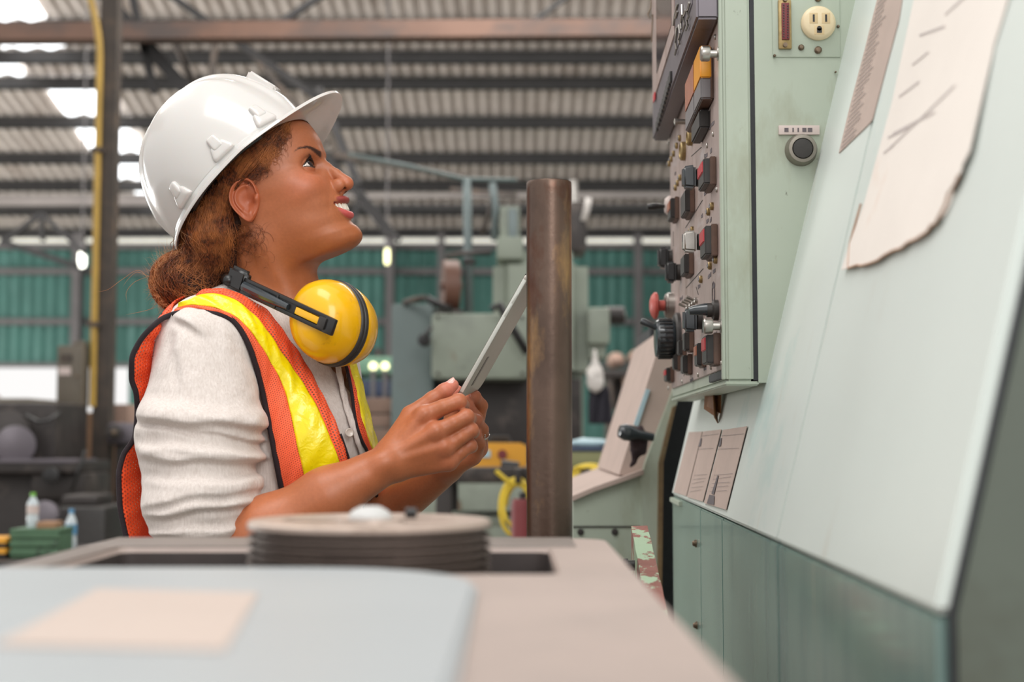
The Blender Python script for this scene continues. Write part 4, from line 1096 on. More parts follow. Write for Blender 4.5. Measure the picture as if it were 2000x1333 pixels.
def blend(col, c, w): return col * (1 - w[:, None]) + c * w[:, None]
def paint_head(V):
    q = tohead(V); F, S, U = q[:, 0], np.abs(q[:, 1]), q[:, 2]; a = np.stack([F, S, U], 1)
    col = np.tile(C_SKIN, (len(V), 1))
    g = lambda c, r: np.exp(-(((a - np.array(c)) / np.array(r)) ** 2).sum(1))
    col = blend(col, C_CHEEK, .55 * g((112, 56, -22), (40, 40, 26)))
    col = blend(col, C_CHEEK, .35 * g((184, 0, -40), (16, 20, 14)))
    col = blend(col, lin(160, 92, 50), .7 * np.clip((-U - 60) / 80, 0, 1))  # darker jaw and neck: their shade is put into the skin colour
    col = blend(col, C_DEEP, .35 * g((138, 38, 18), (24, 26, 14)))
    up = chain(a, UPL, 2)
    dn = chain(a, DNL, 2)
    col = blend(col, C_LIPU, np.clip((1.4 - up) / 1.2, 0, 1) * (U < -61 - (F < 150) * 0) * np.clip((-60.5 - U) / 1.5, 0, 1))
    col = blend(col, C_LIPL, np.clip((1.0 - dn) / 1.2, 0, 1) * np.clip((U + 109) / 2, 0, 1) * (U < -70))
    # inside of the mouth
    inn = ellip(a, (146, 0, -84), (15, 28, 9)); col = blend(col, lin(70, 20, 22), np.clip(-inn / 1.0, 0, 1))
    # nostril, its inner shade painted dark into the skin
    col = blend(col, lin(52, 24, 18), np.clip(1.0 - ellip(a, (172.5, 11.5, -54), (8, 5, 7.0)) / 1.0, 0, 1) * (U < -43.5) * (F > 164) * (F < 183) * (S > 5) * (S < 19))
    # brow
    phi = np.degrees(np.arctan2(S, F - 60)); ub_ = pchip([6, 11, 20, 31, 40, 50], [27, 31, 39, 46, 46, 41], phi); t = np.clip((phi - 8) / 40, 0, 1)
    nn = vnoise(a * np.array([.3, .3, 1]), .9, 3) * 1.0
    bw = np.abs(U - ub_ + 1.0 * (1 - t)); hw = 1.4 + 5.6 * (1 - t) ** .9
    col = blend(col, C_BROW, .93 * np.clip((hw - bw + nn * 1.5) / 2.6, 0, 1) * np.clip((phi - 7.5) / 3, 0, 1) * np.clip((49 - phi) / 4, 0, 1) * (F > 60))
    # lid line (make-up)
    e = a - np.array(EYE); cx = 1 - np.clip(np.abs(e[:, 1] - 1) / 20.5, 0, 1) ** 2
    r = np.linalg.norm(e, axis=1)
    upl = np.abs(e[:, 2] - (-1.0 + 12 * cx + .06 * e[:, 0])); lol = np.abs(e[:, 2] - (-1.5 - 6.2 * cx))
    on = (np.abs(e[:, 1] - 1) < 21.5) & (e[:, 0] > -4) & (r < 26)
    col = blend(col, lin(26, 16, 14), np.clip(1.8 - upl / 1.3, 0, 1) * on * .95)
    col = blend(col, lin(50, 30, 26), np.clip(1.3 - lol / 1.2, 0, 1) * on * .8)
    # hairline shade on the temple: short dark hairs
    return col
def paint_arm(V, H_):
    col = np.tile(C_SKIN * np.array([1.04, 1.0, .98]), (len(V), 1))
    for fg in H_['fingers']:
        for k, rr in ((1, .013), (3, .010)):
            d = np.linalg.norm(V - np.array(fg[k][:3]), axis=1); col = blend(col, C_PALM, .5 * np.exp(-(d / rr) ** 2))
        d = np.linalg.norm(V - np.array(fg[-1][:3]), axis=1); col = blend(col, C_PALM, .6 * np.exp(-(d / .014) ** 2))
    d = np.linalg.norm(V - np.array(H_['thumb'][-1][:3]), axis=1); col = blend(col, lin(222, 134, 116), .8 * np.exp(-(d / .018) ** 2))
    return col
hb_lo = np.array([W(340, 0, 1.9)[0], 1.79, W(0, 700, 1.9)[2]]); hb_hi = np.array([W(730, 0, 1.9)[0], 1.975, W(0, 200, 1.9)[2]])
def body_chest(p): return torso(p, -.006)
def upper(p):
    f = head_field(p)
    return smin(f, torso(p, -.007), .02)
V1, Q1 = surf(upper, (hb_lo[0], 1.785, hb_lo[2] - .17), (hb_hi[0] + .02, 1.985, hb_hi[2]), .00105, 4, 1)
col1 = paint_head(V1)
def low_torso(p):
    f = torso(p, -.008)
    hip = cone(p, (HO[0] - .01, 1.85, .92), (HO[0] - .01, 1.96, .92), .085, .085)
    f = smin(f, hip, .06)
    f = smin(f, cone(p, W(425, 690, 1.76), SK_EL, .045, .038), .03)
    f = smin(f, cone(p, W(570, 690, 2.05), W(640, 1085, 2.0), .045, .038), .03)
    return f
parts_v = [V1]; parts_q = [Q1]; parts_c = [col1]
def addp(V, Qd, c):
    n = sum(len(v) for v in parts_v); parts_v.append(V); parts_q.append(Qd + n); parts_c.append(c)
def bbox_of(d, pad=.03):
    a = np.array([x[:3] for L in ([d['fore']] + d['fingers'] + [d['thumb']]) for x in L]); return a.min(0) - pad, a.max(0) + pad
lo, hi = bbox_of(NEAR, .05)
Vn, Qn = surf(near_arm, lo, hi, .0012, 4, 1); addp(Vn, Qn, paint_arm(Vn, NEAR))
lo, hi = bbox_of(FAR, .05)
Vf, Qf = surf(far_arm, lo, hi, .0014, 4, 1); addp(Vf, Qf, paint_arm(Vf, FAR))
Vt, Qt = surf(low_torso, (HO[0] - .30, 1.60, .78), (HO[0] + .22, 2.20, W(0, 640, 1.9)[2]), .006, 3, 1); addp(Vt, Qt, np.tile(C_SKIN, (len(Vt), 1)))
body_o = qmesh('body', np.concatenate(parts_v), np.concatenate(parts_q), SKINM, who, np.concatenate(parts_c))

# ---- ear (near side and far side)
def ear(sgn):
    rows = []; NR, NA = 26, 72
    for i in range(NR + 1):
        r = i / NR; row = []
        for j in range(NA):
            t = 2 * math.pi * j / NA; cx, sx = math.cos(t), math.sin(t)
            wv = 26 * (1 + .18 * sx) if cx < 0 else 20 * (1 + .05 * sx)          # back is -F
            hh = 42
            x = wv * cx * r; y = hh * sx * r
            if sx < 0: x *= (1 - .32 * (-sx) ** 1.5)
            # relief
            helix = math.exp(-((r - .90) / .085) ** 2) * 7.5 * (1 if (cx < .55 or sx > .2) else max(0, 1 - (cx - .55) * 5)) * (1 if sx > -.55 else max(0, 1 + (sx + .55) * 3))
            anti = math.exp(-((r - .62) / .10) ** 2) * 5.0 * (1 if cx < .3 else max(0, 1 - (cx - .3) * 4)) * (.4 + .6 * (sx > -.75))
            conc = -6.5 * math.exp(-(((x - 2) / 9.5) ** 2 + ((y + 3) / 12) ** 2))
            trag = 7 * math.exp(-(((x - 15) / 4.5) ** 2 + ((y + 2) / 7) ** 2))
            lobe = 2.5 * math.exp(-(((x - 2) / 12) ** 2 + ((y + 33) / 9) ** 2))
            flare = 10 * max(0, -x) / 26
            z = helix + anti + conc + trag + lobe + flare + 3
            if i == NR: z -= 5
            row.append((x, y, z))
        rows.append(row)
    back = []
    for row in (rows[-1],):
        for sc, dz in ((1.0, -4), (.93, -8), (.7, -9), (.45, -14)):
            back.append([(p[0] * sc, p[1] * sc, max(p[2], 0) * sc + dz) for p in row])
    th = math.radians(-14)
    out = []
    for row in rows[1:] + back:
        o_ = []
        for x, y, z in row:
            xr = x * math.cos(th) - y * math.sin(th); yr = x * math.sin(th) + y * math.cos(th)
            o_.append(Vector(H(14 + xr * 1.22, sgn * (99 + z), -8 + yr)))
        out.append(o_)
    mb = MB(); mb.grid(out, close=True); mb.add([out[0][i] for i in range(NA)], [tuple(range(NA))])
    return mb
EARM = mat('ear skin', srgb(182, 98, 64), 0.42, var=.08, vs=60, bump=.1, bs=400)
ear(-1).build('ear', EARM, who, smooth=180); ear(1).build('ear', EARM, who, smooth=180)

# ---- eyes, lashes, teeth
EW = mat('eye white', srgb(226, 214, 204), 0.12, var=.02, spec=.8, coat=1.0)
EI = mat('dark brown iris', srgb(30, 15, 10), 0.08, var=.2, spec=.5, coat=.4)
LASH = mat('lash', srgb(14, 10, 10), 0.5)
gaze = Vector(hF * .90 + hU * .20 + hS * -.16).normalized()
for sgn in (-1, 1):
    c = Vector(H(EYE[0], sgn * EYE[1], EYE[2])); r = ER * HU
    o = MB().ell(c, (r, r, r), 32, 24).build('eyeball', EW, who, smooth=180)
    ir = [(math.sin(a) * r * 1.012, math.cos(a) * r * 1.012) for a in np.linspace(0, .55, 8)]
    MB().lathe([(x, h) for x, h in ir], c, gaze, 28).build('iris', EI, o, smooth=180)
    up = []; lo_ = []
    for k in range(15):
        s = -19.8 + 39.6 * k / 14; cx = 1 - (abs(s) / 20.5) ** 2
        for L, uo, off in ((up, -1.0 + 12 * cx, 2.4), (lo_, -1.5 - 6.2 * cx, 1.6)):
            rr = ER + off; uS = s + 1; uu = uo + .6; uf = math.sqrt(max(1, rr * rr - uS * uS - uu * uu))
            L.append(Vector(H(EYE[0] + uf, sgn * (EYE[1] + uS), EYE[2] + uu)))
    MB().tube(up, 1.0 * HU, 6, rs=[(.5 + 1.0 * math.sin(math.pi * k / 14)) * HU for k in range(15)]).build('upper_lash_line', LASH, o)
    MB().tube(lo_, .5 * HU, 6).build('lower_lash_line', LASH, o)
    mb = MB()
    for k in range(26):
        q = k / 25 * 13.99; i = int(q); p0 = up[i].lerp(up[i + 1], q - i) if i < 14 else up[-1]
        out = (p0 - c).normalized(); ll = (7 + 5 * math.sin(math.pi * k / 25)) * HU
        side = Vector(hS) * sgn * (q - 7) / 7 * .5
        p1 = p0 + (out * .8 + side + Vector(hU) * .15).normalized() * ll * .5; p2 = p1 + (out * .45 + side + Vector(hU) * .9).normalized() * ll * .5
        mb.tube([p0, p1, p2], .4 * HU, 4, rs=[.5 * HU, .4 * HU, .12 * HU])
    x = mb.build('lashes', LASH, o); x['kind'] = 'stuff'
TEETH = mat('tooth enamel', srgb(232, 222, 208), 0.15, var=.03, spec=.7)
pos = -32
for k in range(12):
    wd = (9.0, 7.4, 7.6, 6.4, 6.0, 5.6)[abs(k - 5.5).__floor__() if k > 5 else abs(k - 5.5).__floor__()]
    pass
ang = []
ws = [5.6, 6.0, 6.6, 7.6, 7.0, 9.0]
half = []; s_ = 0
for w_ in reversed(ws): half.append((s_ + w_ / 2, w_)); s_ += w_
def arch(s):     # arc length from the midline -> F, S, direction
    # ellipse arch sampled
    t = 0; L = 0; A, B = 40.0, 32.0; px_, py_ = A, 0
    while L < abs(s) and t < 1.6:
        t += .01; x_, y_ = A * math.cos(t), B * math.sin(t); L += math.hypot(x_ - px_, y_ - py_); px_, py_ = x_, y_
    return 122 + px_, py_ * (1 if s >= 0 else -1), t * (1 if s >= 0 else -1)
for sg in (-1, 1):
    for s0, w_ in half:
        f_, sy, t = arch(s0 * sg); bm = bmesh.new(); bmesh.ops.create_cube(bm, size=1)
        tall = 20 if w_ > 6.5 else 17
        n_ = Vector((math.cos(t) / 40, math.sin(t) / 29)).normalized()
        lift = 6.0 * (abs(sy) / 30) ** 2
        for v in bm.verts:
            taper = 1.0 if v.co.z < 0 else .8
            lx = v.co.x * 5; ly = v.co.y * w_ * .97 * taper
            F_ = f_ + n_[0] * lx - n_[1] * ly; S_ = sy + n_[1] * lx + n_[0] * ly
            v.co = Vector(H(F_, S_, -81 + lift + v.co.z * tall))
        bmesh.ops.bevel(bm, geom=list(bm.edges), offset=1.5 * HU, segments=3, affect='EDGES')
        MB().bm(bm).build('tooth', TEETH, who, smooth=60)
# thumb nail
NAIL = mat('finger nail', srgb(232, 176, 164), 0.2, var=.03, spec=.7)
def nail(p, d, up, w, l, par=who):
    p = Vector(p); d = Vector(d).normalized(); up = Vector(up); up = (up - d * up.dot(d)).normalized(); s = d.cross(up)
    rows = []
    for i in range(9):
        t = i / 8; ww = w * (1 - (2 * t - 1) ** 4 * .5); rows.append([p + d * (t - .5) * l + s * (ww * math.sin(a) * .5) + up * (w * .42 * math.cos(a) - w * .42) for a in np.linspace(-1.15, 1.15, 9)])
    return MB().grid(rows).build('nail', NAIL, par, smooth=180)
t3 = np.array(NEAR['thumb'][3][:3]); t4 = np.array(NEAR['thumb'][4][:3]); d = t4 - t3; d = d / np.linalg.norm(d)
nu = np.array((-.45, -.55, .72)); nail(t4 - d * .001 + (nu / np.linalg.norm(nu)) * .0086, d, nu, .0115, .0145)
for fg in FAR['fingers']:
    a = np.array(fg[-2][:3]); b = np.array(fg[-1][:3]); dd = b - a; dd /= np.linalg.norm(dd); u_ = np.array((.5, -.7, -.2)); u_ -= dd * (u_ @ dd); u_ /= np.linalg.norm(u_)
    nail(b + u_ * .0068, dd, u_, .0085, .0095)
# ring on the far hand
RING = mat('silver ring', srgb(200, 196, 190), 0.15, 1.0)
fg = FAR['fingers'][2]; a = Vector(fg[1][:3]); b = Vector(fg[2][:3]); c = a.lerp(b, .78); ax = (b - a).normalized(); t = ax.orthogonal().normalized(); bb = ax.cross(t)
rr = .0108
o = MB().tube([c + (t * math.cos(q) + bb * math.sin(q)) * rr for q in np.linspace(0, 2 * math.pi, 37)[:-1]], .0009, 8, closed=True).tube([c + ax * (.0016 * math.sin(4 * q)) + (t * math.cos(q) + bb * math.sin(q)) * (rr + .0006) for q in np.linspace(0, 2 * math.pi, 73)[:-1]], .0006, 6, closed=True).build('ring', RING, who)
for k in range(5):
    q0 = c + Vector((.45, -.85, .1)).normalized() * (rr + .001) + ax * (k - 2) * .0012 + Vector((0, 0, .0018 * (k - 2)))
    MB().ell(q0, (.0013,) * 3, 10, 8).build('ring_stone', RING, o)
# ------------------------------------------------------------------ shirt
C_SH = srgb(222, 212, 204)
shm = NT('off white crinkled cotton')
v = shm.n('ShaderNodeTexVoronoi'); v.inputs['Scale'].default_value = 1
c1 = shm.noise(420, 3, .6, (1, 1, .12), dist=.6); c2 = shm.noise(60, 5, .65, (1, 1, .8)); c3 = shm.noise(14, 4, .6, (.8, .8, 1.6), dist=.8)
shm.l(shm.mix(shm.ramp(c1, .3, .7), srgb(203, 192, 185), srgb(222, 213, 207)), shm.b.inputs['Base Color'])
shm.b.inputs['Roughness'].default_value = .85; shm.b.inputs['Specular IOR Level'].default_value = .15
shm.b.inputs['Sheen Weight'].default_value = .15
hh = shm.math('ADD', shm.math('MULTIPLY', c1, .35), shm.math('ADD', shm.math('MULTIPLY', c2, .8), shm.math('MULTIPLY', c3, 1.6)))
shm.bump(hh, .38, .0035)
SHIRT = shm.mat
def folds(p):
    """horizontal creases of the pushed-up sleeve; world metres, by height and x"""
    x = p[:, 0]; z = p[:, 2]; y = p[:, 1]
    s = 1.72 / FPX
    out = np.zeros(len(p), 'f')
    def wpx(px, py): q = W(px, py, 1.66); return q[0], q[2]
    # (start px, py) (end px, py), width m, amp m
    for (x0, y0, x1, y1, wd, am) in ((330, 612, 372, 640, .010, .008), (345, 640, 330, 700, .012, .004), (270, 812, 508, 832, .012, .0095), (285, 862, 512, 876, .010, -.006), (283, 890, 508, 902, .009, .0075), (300, 935, 500, 926, .010, -.0045), (285, 985, 500, 950, .010, .0055),
                                     (290, 1004, 490, 985, .008, .0060), (292, 1036, 470, 1020, .008, -.004), (300, 1046, 455, 1044, .008, .005), (268, 830, 380, 846, .006, -.004), (300, 780, 470, 800, .012, -.004),
                                     (400, 845, 512, 862, .006, .005), (330, 640, 360, 760, .014, .003), (440, 640, 505, 760, .014, -.003)):
        a = wpx(x0, y0); b = wpx(x1, y1); d = np.array([b[0] - a[0], b[1] - a[1]]); L = np.hypot(*d); d /= L
        u = (x - a[0]) * d[0] + (z - a[1]) * d[1]; vv = -(x - a[0]) * d[1] + (z - a[1]) * d[0]
        vv = vv + .0022 * np.sin(u * 41 + x0) + .0012 * np.sin(u * 97 + y0)
        fade = np.clip((u + .02) / .03, 0, 1) * np.clip((L + .02 - u) / .03, 0, 1)
        g = np.exp(-(vv / np.where(vv > 0, wd * 1.5, wd * .38)) ** 2) - .45 * np.exp(-((vv + wd * .9) / (wd * .45)) ** 2)
        out += am * g * fade
    return out
collar_n = Vector((0, 0, 1))
def shirt_f(p):
    f0 = torso(p, .004)
    hq = W(500, 900, 1.9)[0]
    f0 = smin(f0, smax(cone(p, (hq, 1.845, .95), (hq, 1.965, .95), .122, .122), (.895 - p[:, 2]), .01), .07)
    f0 = smax(f0, .895 - p[:, 2], .006)
    sl = sleeve(p, 0)
    fx = folds(p) * (p[:, 1] < 1.80)
    sl = sl - fx
    sl = smax(sl, -((p - W(455, 1052, 1.69)) @ np.array([-.46, 0, .40], 'f')), .006)        # hem above the elbow
    sl2 = cone(p, W(585, 690, 2.05), W(620, 1040, 2.03), .062, .056)
    f = smin(f0, sl2, .02)
    f = smin(f, sl, .014)
    # loose cloth relief
    f = f - .0022 * vnoise(p * np.array([1, 1, .5], 'f'), 26, 1) - .0010 * vnoise(p * np.array([1, 1, .3], 'f'), 70, 5)
    f = f - .0012 * vnoise(p * np.array([1.2, 1, 2.4], 'f'), 40, 9) * np.clip((W(0, 760, 1.7)[2] - p[:, 2]) / .05 + .5, .3, 1)
    # neck hole and V opening
    nk = chain(p, [tuple(W(520, 455, 1.89)) + (.066,), tuple(W(548, 580, 1.905)) + (.066,), tuple(W(575, 640, 1.90)) + (.055,), tuple(W(640, 712, 1.86)) + (.034,), tuple(W(668, 775, 1.845)) + (.012,)], .01)
    f = smax(f, -nk, .004)
    f = smax(f, p[:, 2] - W(0, 555, 1.9)[2], .01)
    return f
lo = (HO[0] - .30, 1.58, .85); hi = (float(W(760, 0, 1.9)[0]), 2.16, float(W(0, 540, 1.9)[2]))
Vs, Qs = surf(shirt_f, lo, hi, .0024, 4, 1)
shirt = qmesh('shirt', Vs, Qs, SHIRT, who)
# rolled hem of the near sleeve
# collar: a standing band around the neck with an open front
def ringpts(cen, r1, r2, tilt, a0, a1, n, lift=0):
    out = []
    for i in range(n):
        a = a0 + (a1 - a0) * i / (n - 1)
        out.append(cen + Vector(tf) * (math.cos(a) * r1) + Vector(tl) * (math.sin(a) * r2) + Vector((0, 0, 1)) * (lift - tilt * math.cos(a)))
    return out
cc = Vector(W(535, 598, 1.903))
b0 = ringpts(cc + Vector((0, 0, -.022)), .070, .074, .034, math.radians(28), math.radians(332), 60)
b1 = ringpts(cc + Vector((-.004, 0, .022)), .062, .066, .030, math.radians(36), math.radians(324), 60)
b2 = ringpts(cc + Vector((-.005, 0, .0255)), .064, .068, .030, math.radians(36), math.radians(324), 60)
b3 = ringpts(cc + Vector((-.002, 0, -.012)), .074, .078, .034, math.radians(28), math.radians(332), 60)
b4 = ringpts(cc + Vector((0, 0, -.028)), .080, .084, .036, math.radians(28), math.radians(332), 60)
o = MB().grid([b0, b1, b2, b3, b4]).build('collar', SHIRT, shirt, smooth=180)
sm = o.modifiers.new('thickness', 'SOLIDIFY'); sm.thickness = .0018

# ------------------------------------------------------------------ trousers (below the machine edge)
TROU = mat('dark blue work trousers', srgb(44, 50, 66), .85, var=.15, vs=30, bump=.2, bs=200)
def trousers(p):
    hx = float(W(500, 900, 1.9)[0])
    f = None
    for y, dx in ((1.80, .02), (2.0, -.02)):
        g = chain(p, [(hx, y, .92, .105), (hx + dx + .03, y - .01, .50, .072), (hx + dx - .01, y - .01, .11, .055)], .03)
        f = g if f is None else smin(f, g, .03)
    f = smin(f, ellip(p, (hx - .0, 1.905, .88), (.128, .165, .13)), .04)
    return smax(f, p[:, 2] - .93, .004)
hx = float(W(500, 900, 1.9)[0])
Vp, Qp = surf(trousers, (hx - .2, 1.65, .05), (hx + .2, 2.15, 1.05), .007, 3, 1); qmesh('trousers', Vp, Qp, TROU, who)
BOOT = mat('brown work boot', srgb(84, 60, 42), .6, var=.2, vs=30)
for y in (1.79, 1.99):
    f = lambda p: smax(smin(cone(p, (hx, y, .12), (hx, y, .05), .052, .048), cone(p, (hx, y, .045), (hx + .15, y - .01, .035), .045, .038), .03), .004 - p[:, 2], .003)
    V_, Q_ = surf(f, (hx - .1, y - .1, -.01), (hx + .25, y + .1, .18), .005, 3, 1); qmesh('boot', V_, Q_, BOOT, who)

# ------------------------------------------------------------------ safety vest
def march(px, py, field, off, y0=1.45, y1=2.25):
    """where the pixel ray meets field=off, else its closest approach"""
    ys = np.linspace(y0, y1, 400); pts = np.array([tuple(P(px, py, y)) for y in ys], 'f')
    v_ = field(pts) - off; ins = np.where(v_ < 0)[0]
    if len(ins) and ins[0] > 0:
        i = ins[0]; t = v_[i - 1] / (v_[i - 1] - v_[i]); return Vector((pts[i - 1] + (pts[i] - pts[i - 1]) * t).tolist())
    return Vector(pts[int(np.argmin(v_))].tolist())
tz = lambda p: torso(p, .004)
both = lambda p: np.minimum(torso(p, .004), sleeve(p, 0) + .012)
def cat(pts, n):
    """resample a control list [(x,y[,Y])] by centripetal-ish Catmull-Rom to n points"""
    a = np.array(pts, float); d = np.r_[0, np.cumsum(np.sqrt(((np.diff(a[:, :2], axis=0)) ** 2).sum(1)))]; t = np.linspace(0, d[-1], n)
    return np.stack([pchip(d, a[:, i], t) if i < 2 else np.interp(t, d, a[:, i]) for i in range(a.shape[1])], 1)
# near front panel, four long edges from the shoulder ridge to the bottom, photo pixels
E0 = [(338, 614), (372, 608), (418, 613), (448, 622), (470, 645), (490, 685), (508, 745), (524, 820), (540, 905), (555, 985), (566, 1060)]
Y0 = [(345, 600), (380, 596), (425, 603), (468, 625), (502, 665), (530, 710), (553, 755), (568, 810), (580, 870), (594, 930), (604, 985), (612, 1060)]
Y1 = [(362, 590), (400, 573), (436, 576), (475, 596), (512, 632), (552, 690), (590, 745), (622, 800), (645, 855), (664, 905), (678, 960), (690, 1060)]
E1 = [(388, 578), (412, 564), (440, 564), (480, 580), (522, 606), (560, 655), (592, 700), (625, 760), (655, 822), (676, 880), (690, 925), (708, 980), (716, 1060)]
NS = 90
def edge3(E, off):
    out = []
    c = cat(E, NS)
    for x, y in c: out.append(march(x, y, tz, off))
    # smooth the depth along the edge
    for _ in range(12):
        o2 = [out[0]] + [(out[i - 1] + out[i] * 2 + out[i + 1]) / 4 for i in range(1, len(out) - 1)] + [out[-1]]
        # keep the pixel position: only depth is smoothed
        out = [P(c[i][0], c[i][1], o2[i].y) for i in range(len(out))]
    return out
e0 = edge3(E0, .010); y0_ = edge3(Y0, .013); y1_ = edge3(Y1, .013); e1 = edge3(E1, .011)
def outside(pts, gap):
    p = np.array([tuple(v) for v in pts], 'f')
    F_ = lambda q: np.minimum(torso(q, .004), sleeve(q, 0) + .004)
    for _ in range(6):
        d = F_(p) - gap; e = .003; g = np.stack([F_(p + np.eye(3, dtype='f')[i] * e) - F_(p - np.eye(3, dtype='f')[i] * e) for i in range(3)], 1) / (2 * e)
        g /= np.maximum(np.linalg.norm(g, axis=1), 1e-6)[:, None]; m_ = d < 0; p[m_] -= (g * d[:, None])[m_]
    return [Vector(q.tolist()) for q in p]
def sheet3(name, A, B, mt, n=10, bulge=.002, par=None, lift=0.0, seed=1, solid=.0012, push=0):
    rows = []
    rr = random.Random(seed)
    for i in range(len(A)):
        r = []
        for j in range(n + 1):
            q = j / n; p = A[i].lerp(B[i], q)
            dd = (B[i] - A[i]); tt = (A[min(i + 1, len(A) - 1)] - A[max(i - 1, 0)]); nn = tt.cross(dd)
            nn = nn.normalized() if nn.length > 1e-9 else Vector((0, -1, 0))
            if nn.y > 0: nn = -nn
            w = math.sin(math.pi * q) * bulge + lift + .0011 * math.sin(i * .33 + 5 * q + seed) * math.sin(math.pi * q) + .0008 * math.sin(i * .9 + 9 * q + seed * 2)
            r.append(p + nn * w)
        rows.append(r)
    if push:
        flat = outside([q for r in rows for q in r], push); rows = [flat[i * (n + 1):(i + 1) * (n + 1)] for i in range(len(A))]
    o = MB().grid(rows).build(name, mt, par, smooth=180)
    sm_ = o.modifiers.new('thickness', 'SOLIDIFY'); sm_.thickness = solid; sm_.offset = -1
    uv = o.data.uv_layers.new(name='UVMap')
    # uv in metres along/across for the mesh holes
    LA = [0]
    for i in range(1, len(A)): LA.append(LA[-1] + ((A[i] - A[i - 1]).length + (B[i] - B[i - 1]).length) / 2)
    key = {}
    for i in range(len(A)):
        wdt = (B[i] - A[i]).length
        for j in range(n + 1): key[i * (n + 1) + j] = (LA[i], (j / n - .5) * wdt)
    off = wloc(par)
    co = {tuple(round(c, 5) for c in (rows[i][j] - off)): key[i * (n + 1) + j] for i in range(len(A)) for j in range(n + 1)}
    for l in o.data.loops:
        v_ = o.data.vertices[l.vertex_index].co; uv.data[l.index].uv = co.get(tuple(round(c, 5) for c in v_), (0, 0))
    return o
def vestmat(name, col, hole=None, size=.0042, alpha_r=.30, rough=.6, bumpy=0.0, spec=.3):
    m = NT(name)
    nz = m.ramp(m.noise(30, 4, .6), .3, .7)
    m.l(m.mix(nz, tuple(c * .92 for c in col[:3]) + (1,), tuple(min(1, c * 1.05) for c in col[:3]) + (1,)), m.b.inputs['Base Color'])
    m.b.inputs['Roughness'].default_value = rough; m.b.inputs['Specular IOR Level'].default_value = spec
    if hole:
        tc = m.n('ShaderNodeTexCoord'); sp = m.n('ShaderNodeSeparateXYZ'); m.l(tc.outputs['UV'], sp.inputs[0])
        u = m.math('MULTIPLY', sp.outputs[0], 1 / size); v_ = m.math('MULTIPLY', sp.outputs[1], 1 / size * 1.1547)
        row = m.math('FLOOR', v_); odd = m.math('MULTIPLY', m.math('MODULO', m.math('ABSOLUTE', row), 2.0), .5)
        fu = m.math('SUBTRACT', m.math('FRACT', m.math('ADD', u, odd)), .5); fv = m.math('SUBTRACT', m.math('FRACT', v_), .5)
        r2 = m.math('SQRT', m.math('ADD', m.math('MULTIPLY', fu, fu), m.math('MULTIPLY', fv, fv)))
        al = m.ramp(r2, alpha_r - .03, alpha_r + .03)
        m.l(al, m.b.inputs['Alpha'])
    if bumpy: m.bump(m.noise(70, 3, .5, dist=1.2), bumpy, .004)
    return m.mat
VO = vestmat('orange vest mesh', srgb(255, 100, 60), True, .0040, .27)
VO2 = vestmat('orange vest fine mesh', srgb(255, 108, 70), True, .0030, .18)
VOB = vestmat('orange back mesh', srgb(255, 92, 48), True, .0052, .26)
VY = vestmat('fluorescent yellow vinyl stripe', srgb(250, 230, 14), None, rough=.22, bumpy=.35, spec=.7)
PIP = mat('black vest piping', srgb(34, 20, 26), .8, var=.2, vs=200, bump=.6, bs=900)
vest = sheet3('safety_vest', e0, y0_, VO2, par=who, seed=1)
sheet3('mesh_strip', y1_, e1, VO, par=vest, seed=3)
sheet3('yellow_stripe', y0_, y1_, VY, par=vest, n=14, bulge=.003, seed=5)
def piping(pts, r, par=vest, nm='piping'): return MB().tube(pts, r, 10).build(nm, PIP, par, smooth=180)
piping(e0, .0036)
piping(e1[int(NS * .66):], .0016)
# over the shoulder and down the back: seen as the loose edge behind the arm
def px3(L): return [P(x, y, Y) for x, y, Y in L]
def res(L, n): 
    c = cat(L, n); return [P(*r) for r in c]
B0 = [(338, 614, 1.735), (322, 620, 1.72), (296, 640, 1.70), (270, 672, 1.70), (257, 706, 1.70), (257, 738, 1.71), (266, 770, 1.72), (268, 800, 1.73), (264, 850, 1.73), (240, 892, 1.725), (232, 930, 1.72), (234, 985, 1.72), (246, 1050, 1.72), (256, 1100, 1.72)]
B1 = [(352, 600, 1.80), (344, 640, 1.80), (330, 700, 1.81), (318, 750, 1.82), (310, 790, 1.83), (305, 830, 1.83), (305, 860, 1.83), (305, 900, 1.83), (305, 950, 1.83), (305, 1000, 1.83), (305, 1050, 1.83), (305, 1100, 1.83)]
B2 = [(386, 585, 1.88), (372, 640, 1.90), (352, 700, 1.92), (335, 760, 1.93), (330, 850, 1.94), (330, 950, 1.94), (330, 1100, 1.94)]
B3 = [(430, 580, 2.0), (400, 640, 2.05), (380, 700, 2.08), (370, 760, 2.1), (370, 850, 2.1), (375, 950, 2.1), (375, 1100, 2.1)]
b0_ = res(B0, NS); b1_ = res(B1, NS); b2_ = res(B2, NS); b3_ = res(B3, NS)
sheet3('back_panel', b0_, b1_, VOB, par=vest, n=12, bulge=.012, seed=2, push=.006)
sheet3('back_panel', b1_, b2_, VOB, par=vest, n=8, bulge=.004, seed=7, push=.008)
sheet3('back_panel', b2_, b3_, VOB, par=vest, n=8, bulge=.004, seed=8, push=.008)
piping(b0_, .0034)
